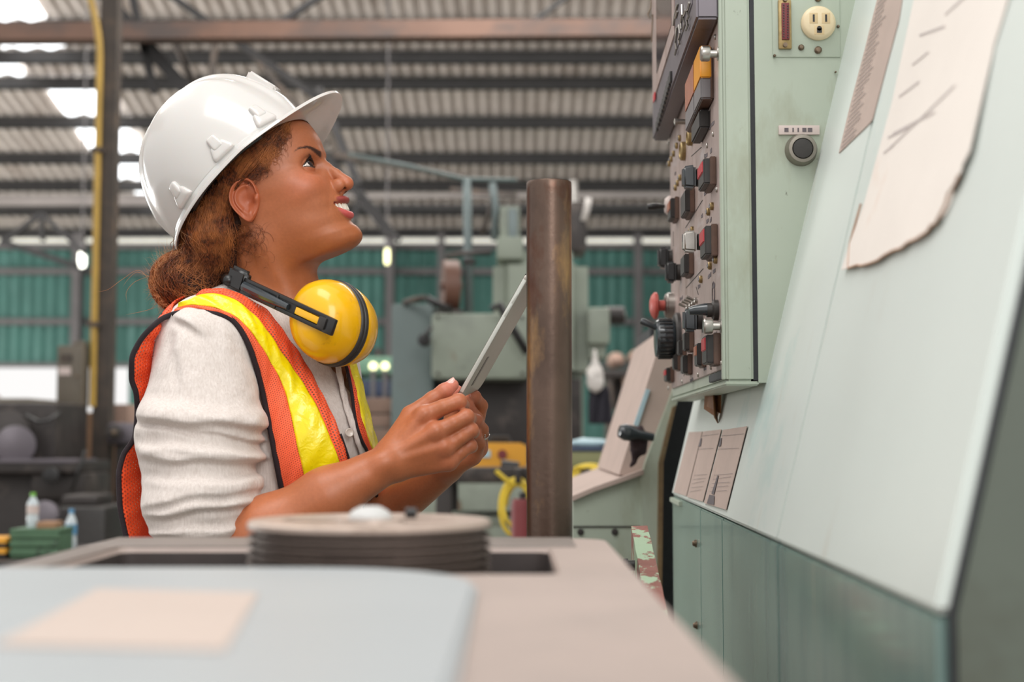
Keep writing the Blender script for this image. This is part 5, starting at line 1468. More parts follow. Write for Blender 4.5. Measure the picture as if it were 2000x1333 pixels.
# far front panel
F0 = [(600, 640), (640, 672), (670, 700), (686, 760), (694, 820), (706, 860), (718, 884), (735, 960), (742, 1050)]
F1 = [(606, 630), (648, 664), (674, 700), (690, 752), (706, 820), (720, 866), (728, 885), (742, 960), (750, 1050)]
F2 = [(612, 622), (656, 656), (688, 700), (704, 748), (720, 812), (734, 866), (742, 885), (752, 960), (760, 1050)]
def fe(E, off):
    c = cat(E, 60); o_ = [march(x, y, tz, off) for x, y in c]
    yv = np.array([q.y for q in o_]); k = np.ones(15) / 15; ys = np.convolve(np.pad(yv, 7, 'edge'), k, 'valid')
    return [P(c[i][0], c[i][1], ys[i]) for i in range(60)]
G0 = [(590, 648), (628, 682), (656, 712), (672, 770), (684, 830), (697, 872), (708, 893), (728, 960), (735, 1050)]
g0 = fe(G0, .010); f0 = fe(F0, .012); f1 = fe(F1, .013); f2 = fe(F2, .012)
for i in range(60): f2[i] = f2[i] + Vector((0, .03, 0)); f1[i] = f1[i] + Vector((0, .012, 0))
sheet3('far_front_panel', f0, f1, VO, par=vest, n=6, seed=4)
sheet3('yellow_stripe', f1, f2, VY, par=vest, n=6, seed=6)
piping(f0[10:], .0022)
# placket and button
pl0 = fe([(655, 712), (668, 780), (690, 850), (712, 915), (722, 980)], .006); pl1 = fe([(664, 708), (680, 780), (704, 850), (724, 905), (734, 980)], .007)
sheet3('placket', pl0, pl1, SHIRT, par=shirt, n=5, seed=9, solid=.0016)
BUT = mat('pearl button', srgb(206, 196, 186), .2, var=.08, vs=200, spec=.8)
for (x, y) in ((682, 846), (712, 975)):
    c = march(x, y, tz, .009); ax = (Vector((.45, -.88, .1))).normalized()
    MB().lathe([(.0058, 0), (.0060, .0016), (.0048, .0026), (.0040, .0018), (0, .0016)], c, ax, 24).build('button', BUT, shirt, smooth=60)

# ------------------------------------------------------------------ hard hat
HATP = NT('glossy white hard hat plastic'); HATP.b.inputs['Base Color'].default_value = srgb(236, 232, 228)
nz = HATP.ramp(HATP.noise(7, 5, .7), .62, .72)
HATP.l(HATP.mix(HATP.math('MULTIPLY', nz, .18), srgb(206, 202, 198), srgb(176, 160, 150)), HATP.b.inputs['Base Color'])
HATP.b.inputs['Roughness'].default_value = .22; HATP.b.inputs['Coat Weight'].default_value = .4; HATP.b.inputs['Subsurface Weight'].default_value = .1; HATP.b.inputs['Subsurface Scale'].default_value = .01
HAT = HATP.mat
ha = math.radians(44.5); yw = math.radians(6); rl = math.radians(-5)
kF0 = Vector((math.cos(ha), 0, math.sin(ha))); kU0 = Vector((-math.sin(ha), 0, math.cos(ha))); kS0 = Vector((0, 1, 0))
kF = (kF0 * math.cos(yw) - kS0 * math.sin(yw)).normalized(); kS1 = (kS0 * math.cos(yw) + kF0 * math.sin(yw)).normalized()
kU = (kU0 * math.cos(rl) - kS1 * math.sin(rl)).normalized(); kS = (kS1 * math.cos(rl) + kU0 * math.sin(rl)).normalized()
hC = Vector(W(480, 347, 1.875).tolist())
def K(f, s, u): return hC + kF * f + kS * s + kU * u
hat = thing('hard_hat', K(0, 0, 0), 'glossy white hard hat with raised ridge and slots on the worker head', 'hard hat')
LA_, LB_, HH_ = .114, .104, .143
def dome(t, v):
    """t angle around (0 = front), v 0 at the rim .. 1 at the crown"""
    a = v * math.pi / 2
    r = math.cos(a) ** .72 if v < 1 else 0; h = math.sin(a) ** 1.02
    ct, st = math.cos(t), math.sin(t)
    f = (LA_ if ct > 0 else LA_ + .014 * ct * ct) * r * ct; s = LB_ * r * st; u = HH_ * h
    # three raised ridges along the crown
    k = 0.0
    sd = s
    k += .0062 * math.exp(-(sd / .027) ** 6) * (1 if v > .18 else v / .18) * (1 - .0)
    k += .0030 * math.exp(-((abs(sd) - .052) / .012) ** 2) * max(0, min(1, (v - .3) / .2))
    nrm = Vector((ct * math.cos(a), st * math.cos(a) * LA_ / LB_, math.sin(a))).normalized()
    return (f + nrm[0] * k, s + nrm[1] * k, u + nrm[2] * k)
NT_, NV = 144, 56
rows = []
for j in range(NV + 1):
    v = j / NV
    rows.append([K(*dome(2 * math.pi * i / NT_, v)) for i in range(NT_)])
mb = MB(); mb.grid(rows, close=True)
o = mb.build('shell', HAT, hat, smooth=180); sm_ = o.modifiers.new('thickness', 'SOLIDIFY'); sm_.thickness = .0025; sm_.offset = -1
# brim and visor
def brimw(t):
    t = (t + math.pi) % (2 * math.pi) - math.pi
    return .0095 + .049 * max(0, math.cos(t * .92)) ** 2.0 + .022 * max(0, -math.cos(t)) ** 2 * (abs(t) < 1.6)
rows = []
prof = [(0, .002), (.25, -.0035), (.6, -.006), (.9, -.0075), (1.0, -.0085), (1.0, -.0125), (.92, -.0125), (.6, -.0100), (.25, -.0080), (0, -.0065), (0, .002)]
for q, u in prof:
    r = []
    for i in range(NT_):
        t = 2 * math.pi * i / NT_; w_ = brimw(t); ct, st = math.cos(t), math.sin(t)
        tt = (t + math.pi) % (2 * math.pi) - math.pi
        droop = -.010 * max(0, math.cos(t)) ** 2 * max(q, 0) - (.010 * (1 - abs(math.cos(t * 1))) ) * 0
        side = .018 * (st * st) * max(q, 0) * (w_ / .06)
        ff = (LA_ + w_ * max(q, 0)) * ct if ct > 0 else (LA_ + .014 * ct * ct + w_ * max(q, 0)) * ct
        ss = (LB_ + min(w_, .016) * max(q, 0)) * st
        arch = .012 * math.exp(-(tt / .5) ** 2) * 0
        r.append(K(ff, ss, u + droop + arch + (.010 * max(0, ct) ** 3 * max(q, 0))))
    rows.append(r)
MB().grid(rows, close=True).build('brim', HAT, hat, smooth=60)
# slot bosses for accessories on each side
for sgn in (-1, 1):
    for t in (.80, 1.45, 2.18):
        base_ = []
        f, s, u = dome(t * sgn, .07); c = K(f, s, u); c2 = K(*dome(t * sgn, .22)); tg = (K(*dome(t * sgn + .05, .10)) - K(*dome(t * sgn - .05, .10))).normalized()
        upv = (c2 - c).normalized(); nn = tg.cross(upv).normalized()
        if nn.dot(c - K(0, 0, 0)) < 0: nn = -nn
        Mx = Matrix(((tg.x, upv.x, nn.x, c.x), (tg.y, upv.y, nn.y, c.y), (tg.z, upv.z, nn.z, c.z), (0, 0, 0, 1)))
        for (cy, cz, wx, wy, wz, tp) in ((-.002, .001, .0145, .0105, .0080, .30), (.009, .002, .0080, .0115, .0085, .15)):
            rr_ = []
            sg = lambda q, e: math.copysign(abs(q) ** e, q)
            for a1 in np.linspace(-math.pi / 2, math.pi / 2, 17):
                row = []
                for a2 in np.linspace(0, 2 * math.pi, 33)[:-1]:
                    x_ = sg(math.cos(a1), .45) * sg(math.cos(a2), .4); y_ = sg(math.cos(a1), .45) * sg(math.sin(a2), .4); z_ = sg(math.sin(a1), .5)
                    row.append(Mx @ Vector((x_ * wx * (1 - tp * y_), cy + y_ * wy, cz + z_ * wz - .004)))
                rr_.append(row)
            MB().grid(rr_, close=True).build('slot_boss', HAT, hat, smooth=180)
# front boss
Fb = K(*dome(0, .34)); Fu = (K(*dome(0, .42)) - K(*dome(0, .26))).normalized(); Fn = Fu.cross(kS).normalized()
if Fn.dot(kF) < 0: Fn = -Fn
Mf = Matrix(((kS.x, Fu.x, Fn.x, Fb.x), (kS.y, Fu.y, Fn.y, Fb.y), (kS.z, Fu.z, Fn.z, Fb.z), (0, 0, 0, 1)))
bm = bmesh.new(); bmesh.ops.create_cube(bm, size=1)
for v in bm.verts: v.co = Vector((v.co.x * .030, v.co.y * .046, (.0085 if v.co.y > 0 else .003) if v.co.z > 0 else -.006))
bmesh.ops.bevel(bm, geom=list(bm.edges), offset=.003, segments=3, affect='EDGES')
MB().bm(bm, Mf).build('front_boss', HAT, hat, smooth=60)
# inner head band
rows = []
for u, e in ((-.004, .0), (.020, .002), (.030, .004)):
    rows.append([K((LA_ - .016 - e) * math.cos(t), (LB_ - .014 - e) * math.sin(t), u) for t in np.linspace(0, 2 * math.pi, 61)[:-1]])
o = MB().grid(rows, close=True).build('inner_band', M['black_soft'], hat, smooth=180); sm_ = o.modifiers.new('thickness', 'SOLIDIFY'); sm_.thickness = .002

# ------------------------------------------------------------------ earmuffs round the neck
YEL = NT('glossy yellow earmuff plastic')
YEL.l(YEL.mix(YEL.math('MULTIPLY', YEL.ramp(YEL.noise(55, 5, .7), .60, .72), .35), srgb(244, 182, 8), srgb(176, 120, 20)), YEL.b.inputs['Base Color'])
YEL.b.inputs['Roughness'].default_value = .24; YEL.b.inputs['Coat Weight'].default_value = .3
cx_, cy_ = 641, 628
cA = Vector(W(cx_, cy_, 1.745).tolist())          # centre of the near cup's rim plane
dA = Vector((.45, .88, -.10)).normalized()         # from the near cup to the far cup
upA = (Vector((-.25, 0, 1)) - dA * Vector((-.25, 0, 1)).dot(dA)).normalized()
muff = thing('ear_muffs', cA, 'yellow ear muffs with black band hanging around the worker neck', 'ear muffs')
def cup(c, d, nm):
    prof = [(0, -.046), (.014, -.0455), (.026, -.043), (.036, -.037), (.043, -.028), (.0475, -.016), (.050, -.004), (.0505, .004), (.0495, .0065)]
    o_ = MB().lathe([(r, h) for r, h in prof], c, d, 56, 1.08, .92, upA).build(nm, YEL.mat, muff, smooth=180)
    # black sealing rim and cushion
    MB().lathe([(.048, .0055), (.0515, .006), (.0525, .010), (.0515, .0125), (.049, .0135), (.040, .0138), (.030, .0135), (.022, .010)], c, d, 56, 1.08, .92, upA).build('cushion', M['black_soft'], o_, smooth=180)
    return o_
near_cup = cup(cA, dA, 'cup')
cB = cA + dA * .027
far_cup = cup(cB, -dA, 'cup')
# arm: from the head band hinge behind the neck to the cup
a0 = Vector(W(476, 558, 1.755).tolist()); a1 = cA - dA * .050 + upA * -.004
a1 = Vector(W(645, 637, 1.683).tolist())
ad_ = (a1 - a0).normalized(); sd_ = Vector((0, 0, 1)); sd_ = (sd_ - ad_ * sd_.dot(ad_)).normalized(); nn_ = ad_.cross(sd_).normalized()
if nn_.y > 0: nn_ = -nn_
Mx = Matrix(((ad_.x, sd_.x, nn_.x, a0.x), (ad_.y, sd_.y, nn_.y, a0.y), (ad_.z, sd_.z, nn_.z, a0.z), (0, 0, 0, 1)))
Lr = (a1 - a0).length
arm = MB()
for s_ in (-1, 1): arm.box((.0, s_ * .0080 - .0026, -.002), (Lr, s_ * .0080 + .0026, .0035), .0012, Mx)
arm.box((0, -.0105, -.003), (Lr * .62, .0105, .002), .002, Mx).box((Lr - .008, -.0106, -.002), (Lr + .008, .0106, .004), .002, Mx)
arm.box((Lr * .40, -.0095, -.001), (Lr * .42, .0095, .0045), .001, Mx)
armo = arm.build('band_arm', M['grey_knob'], muff, smooth=35); armo.data.materials[0] = M['black']
MB().tube([Mx @ Vector((.004, 0, .003)), Mx @ Vector((Lr * .30, 0, .006)), Mx @ Vector((Lr * .55, 0, .004))], .0036, 10, rs=[.0065, .006, .004]).build('slider_rod', M['grey_knob'], armo)
MB().box((Lr - .016, -.0075, .001), (Lr - .004, .0075, .0065), .002, Mx).build('clip', M['black_soft'], armo)
MB().box((Lr * .62, -.0046, -.0035), (Lr - .018, .0046, .0030), .0015, Mx).build('slot_rib', YEL.mat, armo)
# hinge block and the band round the nape
bm = bmesh.new(); bmesh.ops.create_cube(bm, size=1)
for v in bm.verts: v.co = Vector((v.co.x * (.034), v.co.y * .030, v.co.z * .015 - .001))
bmesh.ops.bevel(bm, geom=list(bm.edges), offset=.005, segments=3, affect='EDGES')
MB().bm(bm, Mx @ Matrix.Translation((-.012, .004, 0))).build('hinge_block', M['black'], armo, smooth=50)
pts = []; ca_ = Vector(W(540, 560, 1.905).tolist())
for k in range(19):
    a = math.radians(-62 - 236 * k / 18)
    pts.append(ca_ + Vector((math.cos(a) * .088, math.sin(a) * .150 * (1 if True else 1), .012 + .008 * math.sin(k / 18 * math.pi))))
pts = [a0 + Vector((-.02, .002, .006))] + [Vector(W(448, 545, 1.80).tolist()), Vector(W(440, 545, 1.86).tolist()), Vector(W(446, 548, 1.93).tolist()), Vector(W(480, 560, 1.995).tolist()), Vector(W(560, 600, 2.01).tolist()), cB + dA * .048]
MB().tube([Vector(P(0, 0, 1)) * 0 + p for p in pts], .007, 10).build('head_band', M['black'], muff, smooth=180)

# ------------------------------------------------------------------ tablet
TAB = mat('brushed aluminium tablet back', srgb(186, 180, 172), .40, .55, var=.04, vs=300)
TEDGE = mat('bright tablet edge', srgb(226, 228, 220), .3, .35, var=.03)
SCR = mat('black glass screen', srgb(16, 16, 18), .06, spec=.8)
n0 = P(890, 777, 1.735); n1 = P(1029, 531, 1.70); f0_ = P(925, 764, 1.865)
X_ = (n1 - n0); Lt = X_.length; X_.normalize(); Yv = f0_ - n0; Yv = (Yv - X_ * Yv.dot(X_)); Wt = .134; Yv.normalize(); Zn = X_.cross(Yv).normalized()
if Zn.x > 0: Zn = -Zn        # towards the face (left)
if Zn.x > 0: pass
Mt = Matrix(((X_.x, Yv.x, Zn.x, n0.x), (X_.y, Yv.y, Zn.y, n0.y), (X_.z, Yv.z, Zn.z, n0.z), (0, 0, 0, 1)))
tab = thing('tablet', n0, 'slim silver tablet held in both hands, screen towards the worker', 'tablet')
poly = []
for (cx2, cy2, a0_) in ((Lt - .011, Wt - .011, 0), (.011, Wt - .011, 90), (.011, .011, 180), (Lt - .011, .011, 270)):
    for i in range(9):
        a = math.radians(a0_ + 90 * i / 8); poly.append((cx2 + .011 * math.cos(a), cy2 + .011 * math.sin(a)))
rows = []
for ins, z in ((.0035, -.0062), (.0012, -.0055), (0, -.0035), (0, -.001), (.0008, 0)):
    rows.append([Mt @ Vector((x + (ins if x < Lt / 2 else -ins), y + (ins if y < Wt / 2 else -ins), z)) for x, y in poly])
mb = MB(); mb.grid(rows, close=True); mb.add(rows[0], [tuple(range(len(poly)))]); mb.add(rows[-1], [tuple(range(len(poly)))[::-1]])
mb.build('tablet_case', [TAB], tab, smooth=40)
MB().box((.003, .003, -.0004), (Lt - .003, Wt - .003, .0006), .0005, Mt).build('screen', SCR, tab)
rows = []
for z in (-.0048, -.0012):
    rows.append([Mt @ Vector((x, -.0002, z)) for x in (.012, Lt - .012)])
MB().box((.010, -.0004, -.0050), (Lt - .010, .0006, -.0004), .0003, Mt).build('edge_band', TEDGE, tab)
for x0_, x1_ in ((Lt - .062, Lt - .046), (Lt - .043, Lt - .030)):
    MB().box((x0_, -.0010, -.0042), (x1_, .001, -.0020), .0005, Mt).build('volume_button', TEDGE, tab)
MB().box((.018, .028, -.0068), (.060, .040, -.0060), .0004, Mt).build('back_marking', mat('dim grey marking', srgb(120, 114, 108), .4, .6), tab)
MB().lathe([(.004, 0), (.004, .001), (0, .001)], Mt @ Vector((Lt - .012, .012, -.0062)), -Zn, 16).build('camera_lens', M['black'], tab)
# ------------------------------------------------------------------ hair
HM = NT('auburn hair'); 
hn = HM.ramp(HM.noise(240, 4, .6), .36, .66); hn2 = HM.ramp(HM.noise(34, 3, .5), .42, .66)
hc = HM.mix(hn, srgb(62, 31, 18), srgb(146, 78, 40)); hc = HM.mix(hn2, hc, srgb(188, 116, 64)); HM.l(hc, HM.b.inputs['Base Color'])
HM.b.inputs['Roughness'].default_value = .42; HM.b.inputs['Specular IOR Level'].default_value = .5
HB = mat('dark hair root mass', srgb(50, 28, 18), .75, var=.3, vs=160, layers=[(srgb(92, 50, 28), 120, .5, .7)], bump=.9, bs=260, bd=.004)
BUN = W(372, 552, 1.885)
def hairf(p):
    q = tohead(p); a = np.stack([q[:, 0], np.abs(q[:, 1]), q[:, 2]], 1); F, S, U = a.T
    cap = ellip(a, (14, 0, 46), (123, 108, 112))
    line = np.where(U > 64, 66 + (U - 64) * 1.55, np.where(U > 48, 66 - (64 - U) * 5.4, -20 - (48 - U) * .16))
    cap = smax(cap, (F - line) * .6, 5) * HU
    nape = ellip(p, W(432, 462, 1.885), (.050, .068, .052))
    f = smin(cap, nape, .025)
    f = smax(f, cone(p, W(560, 470, 1.885), W(570, 600, 1.90), -.02, -.02) * -1 - .115 * 0 + 0 if False else f, .001)
    f = smin(f, ellip(p, W(425, 512, 1.885), (.036, .045, .030)), .02)
    f = smin(f, ellip(p, BUN, (.049, .055, .042), None), .012)
    f = f - .0016 * vnoise(p, 110, 4) - .0022 * vnoise(p, 42, 8)
    return f
_hc = W(430, 420, 1.885)
Vh, Qh = surf(hairf, (_hc[0] - .13, 1.765, _hc[2] - .16), (_hc[0] + .16, 2.0, _hc[2] + .16), .0022, 4, 1)
hair = qmesh('hair', Vh, Qh, HB, who)
def strands(name, S_, rad, par, mt=None):
    """S_: n x k x 3 polylines -> thin tapered triangular tubes in one mesh"""
    S_ = np.asarray(S_, 'f'); n, k, _ = S_.shape
    T = np.gradient(S_, axis=1); T /= np.maximum(np.linalg.norm(T, axis=2, keepdims=True), 1e-9)
    ref = np.tile(np.array([.13, .97, .2], 'f'), (n, k, 1)); A = np.cross(T, ref); A /= np.maximum(np.linalg.norm(A, axis=2, keepdims=True), 1e-9); B = np.cross(T, A)
    taper = np.clip(1.15 - np.linspace(0, 1, k) ** 3, .15, 1)[None, :, None] * (np.asarray(rad, 'f').reshape(-1, 1, 1))
    rings = [S_ + (A * math.cos(t) + B * math.sin(t)) * taper for t in (0, 2.094, 4.189)]
    V = np.stack(rings, 2).reshape(-1, 3)
    idx = np.arange(n * k * 3).reshape(n, k, 3); q = []
    for j in range(3):
        j2 = (j + 1) % 3; q.append(np.stack([idx[:, :-1, j], idx[:, :-1, j2], idx[:, 1:, j2], idx[:, 1:, j]], -1).reshape(-1, 4))
    o = qmesh(name, V, np.concatenate(q), mt or HM.mat, par); o['kind'] = 'stuff'; return o
R_ = np.random.RandomState(11)
def on_hair(px, py, off):
    """depth on the hair/skin surface for many pixels (vectorised march)"""
    px = np.asarray(px, float); py = np.asarray(py, float); n = len(px)
    u = (px - 1000) / FPX; v = (666.5 - py) / FPX; dy = math.cos(TH) - v * math.sin(TH); dz = math.sin(TH) + v * math.cos(TH)
    D = np.stack([u / dy, np.ones(n), dz / dy], 1); Y = np.full(n, 1.755); best = np.full(n, 9.0); bY = Y.copy()
    done = np.zeros(n, bool); C = np.array([0, 0, CZ])
    for _ in range(34):
        p = (C + D * Y[:, None]).astype('f'); d = np.minimum(hairf(p), head_field(p)) - off
        b = d < best; best = np.where(b, d, best); bY = np.where(b & ~done, Y, bY)
        done |= d < .0006; Y = np.where(done, Y, Y + np.maximum(d, .002) * .85)
        if Y.min() > 2.05: break
    Y = np.where(done, Y, bY)
    return C + D * Y[:, None]
def lerp_path(ctrl, k):
    c = np.array(ctrl, float); d = np.r_[0, np.cumsum(np.hypot(*np.diff(c, axis=0).T))]; t = np.linspace(0, d[-1], k)
    return np.stack([pchip(d, c[:, 0], t), pchip(d, c[:, 1], t)], 1)
# A: from under the rim, back over and behind the ear down to the knot
K_ = 18; pts = []; rad = []
for i in range(1700):
    s = R_.rand() ** .9
    rimx, rimy = 566 - 215 * s, 232 + 225 * s
    rimx += R_.randn() * 3 + 6 * 0; rimy += R_.randn() * 3
    ex, ey = 405 + R_.randn() * 24, 512 + R_.randn() * 18
    if s < .45:
        w1 = R_.rand(); ctrl = [(rimx, rimy), (540 - 90 * w1 - 120 * s, 290 + 60 * s + 20 * w1), (478 - 30 * w1 - 40 * s, 352 - 10 * w1 + 24 * s), (436 - 16 * w1, 410 + 10 * w1), (425 - 10 * w1, 460 + 10 * w1), (ex, ey)]
    else:
        w1 = R_.rand(); m_ = .5 * (rimx + ex); ctrl = [(rimx, rimy), (rimx * .7 + ex * .3 + 12 * w1, rimy * .7 + ey * .3), (rimx * .35 + ex * .65 + 22 * w1, rimy * .35 + ey * .65), (ex, ey)]
    c = lerp_path(ctrl, K_); ph = R_.rand() * 6.28; fr = 2 + R_.rand() * 3.5; am = 1.2 + 3.4 * R_.rand() ** 2; t = np.linspace(0, 1, K_)
    c[:, 0] += am * np.sin(t * fr * 6.28 + ph) * np.minimum(1, t * 5); c[:, 1] += am * .8 * np.cos(t * fr * 6.28 + ph * 1.7) * np.minimum(1, t * 5)
    ex_ = (c[:, 0] - 484) / 30; ey_ = (c[:, 1] - 406) / 38; rr_ = np.hypot(ex_, ey_); k_ = np.where(rr_ < 1, 1 / np.maximum(rr_, .25), 1)
    if (rr_ < 1).any(): continue
    pts.append(c); rad.append(.00020 + .00028 * R_.rand())
pts = np.array(pts); offs = np.repeat(R_.rand(len(pts)) ** 2 * .006 + .0006, K_)
P3 = on_hair(pts[:, :, 0].ravel(), pts[:, :, 1].ravel(), offs).reshape(len(pts), K_, 3)
k3 = np.array([.25, .5, .25])
for _ in range(2): P3[:, 1:-1] = P3[:, :-2] * .25 + P3[:, 1:-1] * .5 + P3[:, 2:] * .25
strands('swept_strands', P3, rad, hair)
pts = []; rad = []
for i in range(620):
    s = R_.rand(); rimx, rimy = 470 - 128 * s + R_.randn() * 4, 318 + 132 * s + R_.randn() * 4
    ex, ey = 424 + R_.randn() * 26 - 40 * s, 486 + R_.randn() * 16 + 26 * s; w1 = R_.rand()
    c = lerp_path([(rimx, rimy), (rimx * .66 + ex * .34 - 6 * w1, rimy * .66 + ey * .34), (rimx * .33 + ex * .67 - 4, rimy * .33 + ey * .67), (ex, ey)], K_)
    ph = R_.rand() * 6.28; fr = 1.5 + R_.rand() * 3; am = 1.2 + 3 * R_.rand() ** 2; t = np.linspace(0, 1, K_)
    c[:, 0] += am * np.sin(t * fr * 6.28 + ph)
    if (np.hypot((c[:, 0] - 484) / 31, (c[:, 1] - 406) / 39) < 1).any(): continue
    pts.append(c); rad.append(.0002 + .00028 * R_.rand())
pts = np.array(pts); offs = np.repeat(R_.rand(len(pts)) * .006 + .0015, K_)
P3 = on_hair(pts[:, :, 0].ravel(), pts[:, :, 1].ravel(), offs).reshape(len(pts), K_, 3)
for _ in range(2): P3[:, 1:-1] = P3[:, :-2] * .25 + P3[:, 1:-1] * .5 + P3[:, 2:] * .25
strands('nape_strands', P3, rad, hair)
# B: curls along the hairline by the temple and in front of the ear
pts = []; rad = []; K2 = 22
for i in range(420):
    s = R_.rand(); bx, by = (568 - 66 * s, 240 + 100 * s) ; bx += R_.randn() * 5 - 6; by += R_.randn() * 5
    L = 14 + 22 * R_.rand(); ang = math.radians(115 + 40 * R_.randn()); t = np.linspace(0, 1, K2)
    r_ = 2.2 + 3.2 * R_.rand(); ph = R_.rand() * 6.28; fr = 1.2 + 2.0 * R_.rand()
    c = np.stack([bx + math.cos(ang) * L * t + r_ * np.cos(ph + t * fr * 6.28), by + math.sin(ang) * L * t + r_ * np.sin(ph + t * fr * 6.28)], 1)
    pts.append(c); rad.append(.00014 + .00020 * R_.rand())
for i in range(90):      # loose curls under the ear on the neck
    bx, by = 470 + R_.randn() * 20, 440 + abs(R_.randn()) * 26; L = 26 + 26 * R_.rand(); ang = math.radians(70 + 45 * R_.randn()); t = np.linspace(0, 1, K2); r_ = 3 + 5 * R_.rand(); ph = R_.rand() * 6.28; fr = .8 + 1.2 * R_.rand()
    c = np.stack([bx + math.cos(ang) * L * t + r_ * np.cos(ph + t * fr * 6.28), by + math.sin(ang) * L * t + r_ * np.sin(ph + t * fr * 6.28)], 1); pts.append(c); rad.append(.00016 + .00016 * R_.rand())
pts = np.array(pts); offs = np.repeat(R_.rand(len(pts)) * .003 + .0008, K2)
P3 = on_hair(pts[:, :, 0].ravel(), pts[:, :, 1].ravel(), offs).reshape(len(pts), K2, 3)
for _ in range(1): P3[:, 1:-1, 1] = P3[:, :-2, 1] * .25 + P3[:, 1:-1, 1] * .5 + P3[:, 2:, 1] * .25
strands('temple_curls', P3, rad, hair)
# C: the bun, strands wound round it with frizz
pts = []; rad = []; K3 = 26
for i in range(1100):
    ax = np.array([.55 + .35 * R_.randn(), -.75 + .3 * R_.randn(), .35 * R_.randn()]); ax /= np.linalg.norm(ax)
    a = np.cross(ax, [0, 0, 1.0]); a /= np.linalg.norm(a); b = np.cross(ax, a)
    h = R_.uniform(-.85, .85); t = np.linspace(0, 1, K3); th0 = R_.rand() * 6.28; sw = 1.2 + 2.0 * R_.rand(); ang = th0 + t * sw
    rr = math.sqrt(1 - h * h); fz = 1.02 + .10 * R_.rand() ** 2 + (.22 * t ** 2 * R_.rand() ** 3 if R_.rand() < .3 else 0) + .022 * np.sin(t * (9 + 12 * R_.rand()) + R_.rand() * 6)
    d = (ax[None] * h + (a[None] * np.cos(ang)[:, None] + b[None] * np.sin(ang)[:, None]) * rr) * np.asarray(fz).reshape(-1, 1)
    pts.append(BUN + d * np.array([.049, .055, .042])); rad.append(.00020 + .00026 * R_.rand())
strands('bun_strands', np.array(pts), rad, hair)
# D: flyaways
pts = []; rad = []
for i in range(900):
    q = R_.rand(); th = math.radians(95 + 170 * R_.rand()); base_ = np.array([372 + 68 * math.cos(th), 551 - 59 * math.sin(th)]) if i < 800 else np.array([345 + R_.rand() * 30, 470 + R_.randn() * 10])
    L = (6 + 24 * R_.rand() ** 2.5); t = np.linspace(0, 1, K3); dr = np.array([math.cos(th + .6 * R_.randn()), -math.sin(th + .6 * R_.randn())]); pr = np.array([-dr[1], dr[0]])
    c = base_ + dr * L * t[:, None] + pr * (5 * R_.randn() * t ** 2 * 2 + 1.6 * np.sin(t * 6 + R_.rand() * 6))[:, None]
    Y = 1.885 + R_.randn() * .03; pts.append([np.array(P(x, y, Y)) for x, y in c]); rad.append(.00010 + .00006 * R_.rand())
for C_ in ([(300, 560), (270, 528), (236, 548), (205, 568), (176, 572)], [(290, 540), (262, 552), (246, 576), (248, 590)], [(305, 600), (288, 606), (262, 612), (246, 615)], [(300, 545), (268, 532), (250, 546), (240, 560)]):
    c = lerp_path(C_, K3); pts.append([np.array(P(x, y, 1.87)) for x, y in c]); rad.append(.00028)
strands('flyaway_hairs', np.array(pts), rad, hair, mat('pale hair wisps', srgb(196, 140, 92), .5))  # flyaways get a paler brown than the other strands
# ------------------------------------------------------------------ machines and clutter behind the worker
M['gg'] = mat('faded grey green machine paint', srgb(140, 148, 134), .5, var=.08, vs=3, layers=[(srgb(122, 128, 118), 4, .5, .7), (srgb(116, 92, 72), 7, .62, .78), (srgb(66, 60, 54), 9, .68, .8)], bump=.1)
M['gg_blue'] = mat('bluish grey cabinet paint', srgb(100, 114, 112), .5, var=.08, vs=3, layers=[(srgb(96, 104, 100), 5, .55, .75)])
M['gg_dark'] = mat('dark greasy machine metal', srgb(58, 53, 51), .5, .2, var=.3, vs=5, layers=[(srgb(104, 94, 88), 7, .55, .75)])
M['duct'] = mat('blue grey conduit tube', srgb(112, 124, 124), .45, .2, var=.1)
M['brown_wheel'] = mat('brown flywheel paint', srgb(104, 72, 58), .5, var=.15)
M['olive'] = mat('olive box paint', srgb(146, 146, 104), .6, var=.12)
M['yellow_case'] = mat('yellow tool case', srgb(222, 158, 48), .5, var=.08)
M['yel_cable'] = mat('yellow cable', srgb(226, 196, 52), .5)
M['dark_red'] = mat('dark red canister paint', srgb(120, 48, 50), .5)
M['plastic_bag'] = mat('crumpled translucent white bag', srgb(216, 210, 204), .35, var=.08, vs=20, bump=.6, bs=30)
M['cloth_dark'] = mat('dark hanging cloth', srgb(44, 42, 50), .9)
M['bench_green'] = mat('light green bench', srgb(120, 160, 136), .5, var=.1)
M['sack'] = mat('brown paper sacks', srgb(150, 124, 110), .8, var=.2, vs=6)
M['cardb'] = mat('brown cardboard', srgb(150, 116, 88), .8, var=.12)
M['green_box'] = mat('chipped green tool box', srgb(78, 110, 82), .55, var=.2, vs=12, layers=[(srgb(40, 46, 38), 12, .55, .7)])
M['bottle_pl'] = mat('clear bluish bottle plastic', srgb(196, 206, 210), .12, var=.05)
M['bottle_gr'] = mat('green cap', srgb(120, 190, 70), .4)
M['bottle_bl'] = mat('blue label', srgb(90, 150, 190), .4)
M['blue_tray'] = mat('pale blue tray', srgb(170, 196, 204), .5)
M['navy'] = mat('navy box', srgb(58, 70, 96), .5)
def pb(name, x0, y0, x1, y1, Y, dep, mt, par=None, bev=.008, floor=False):
    a = P(x0, y0, Y); b = P(x1, y1, Y); z0 = 0 if floor else b.z
    return MB().box((a.x, Y, z0), (b.x, Y + dep, a.z), bev).build(name, M[mt] if isinstance(mt, str) else mt, par)
def pc(name, px, py, Y, r, axis, L, mt, par=None, n=28, bev=.004):
    c = P(px, py, Y); ax = Vector(axis).normalized(); R = r * Y / FPX
    return MB().cyl(c - ax * L / 2, c + ax * L / 2, R, n=n, bev=bev).build(name, M[mt] if isinstance(mt, str) else mt, par)
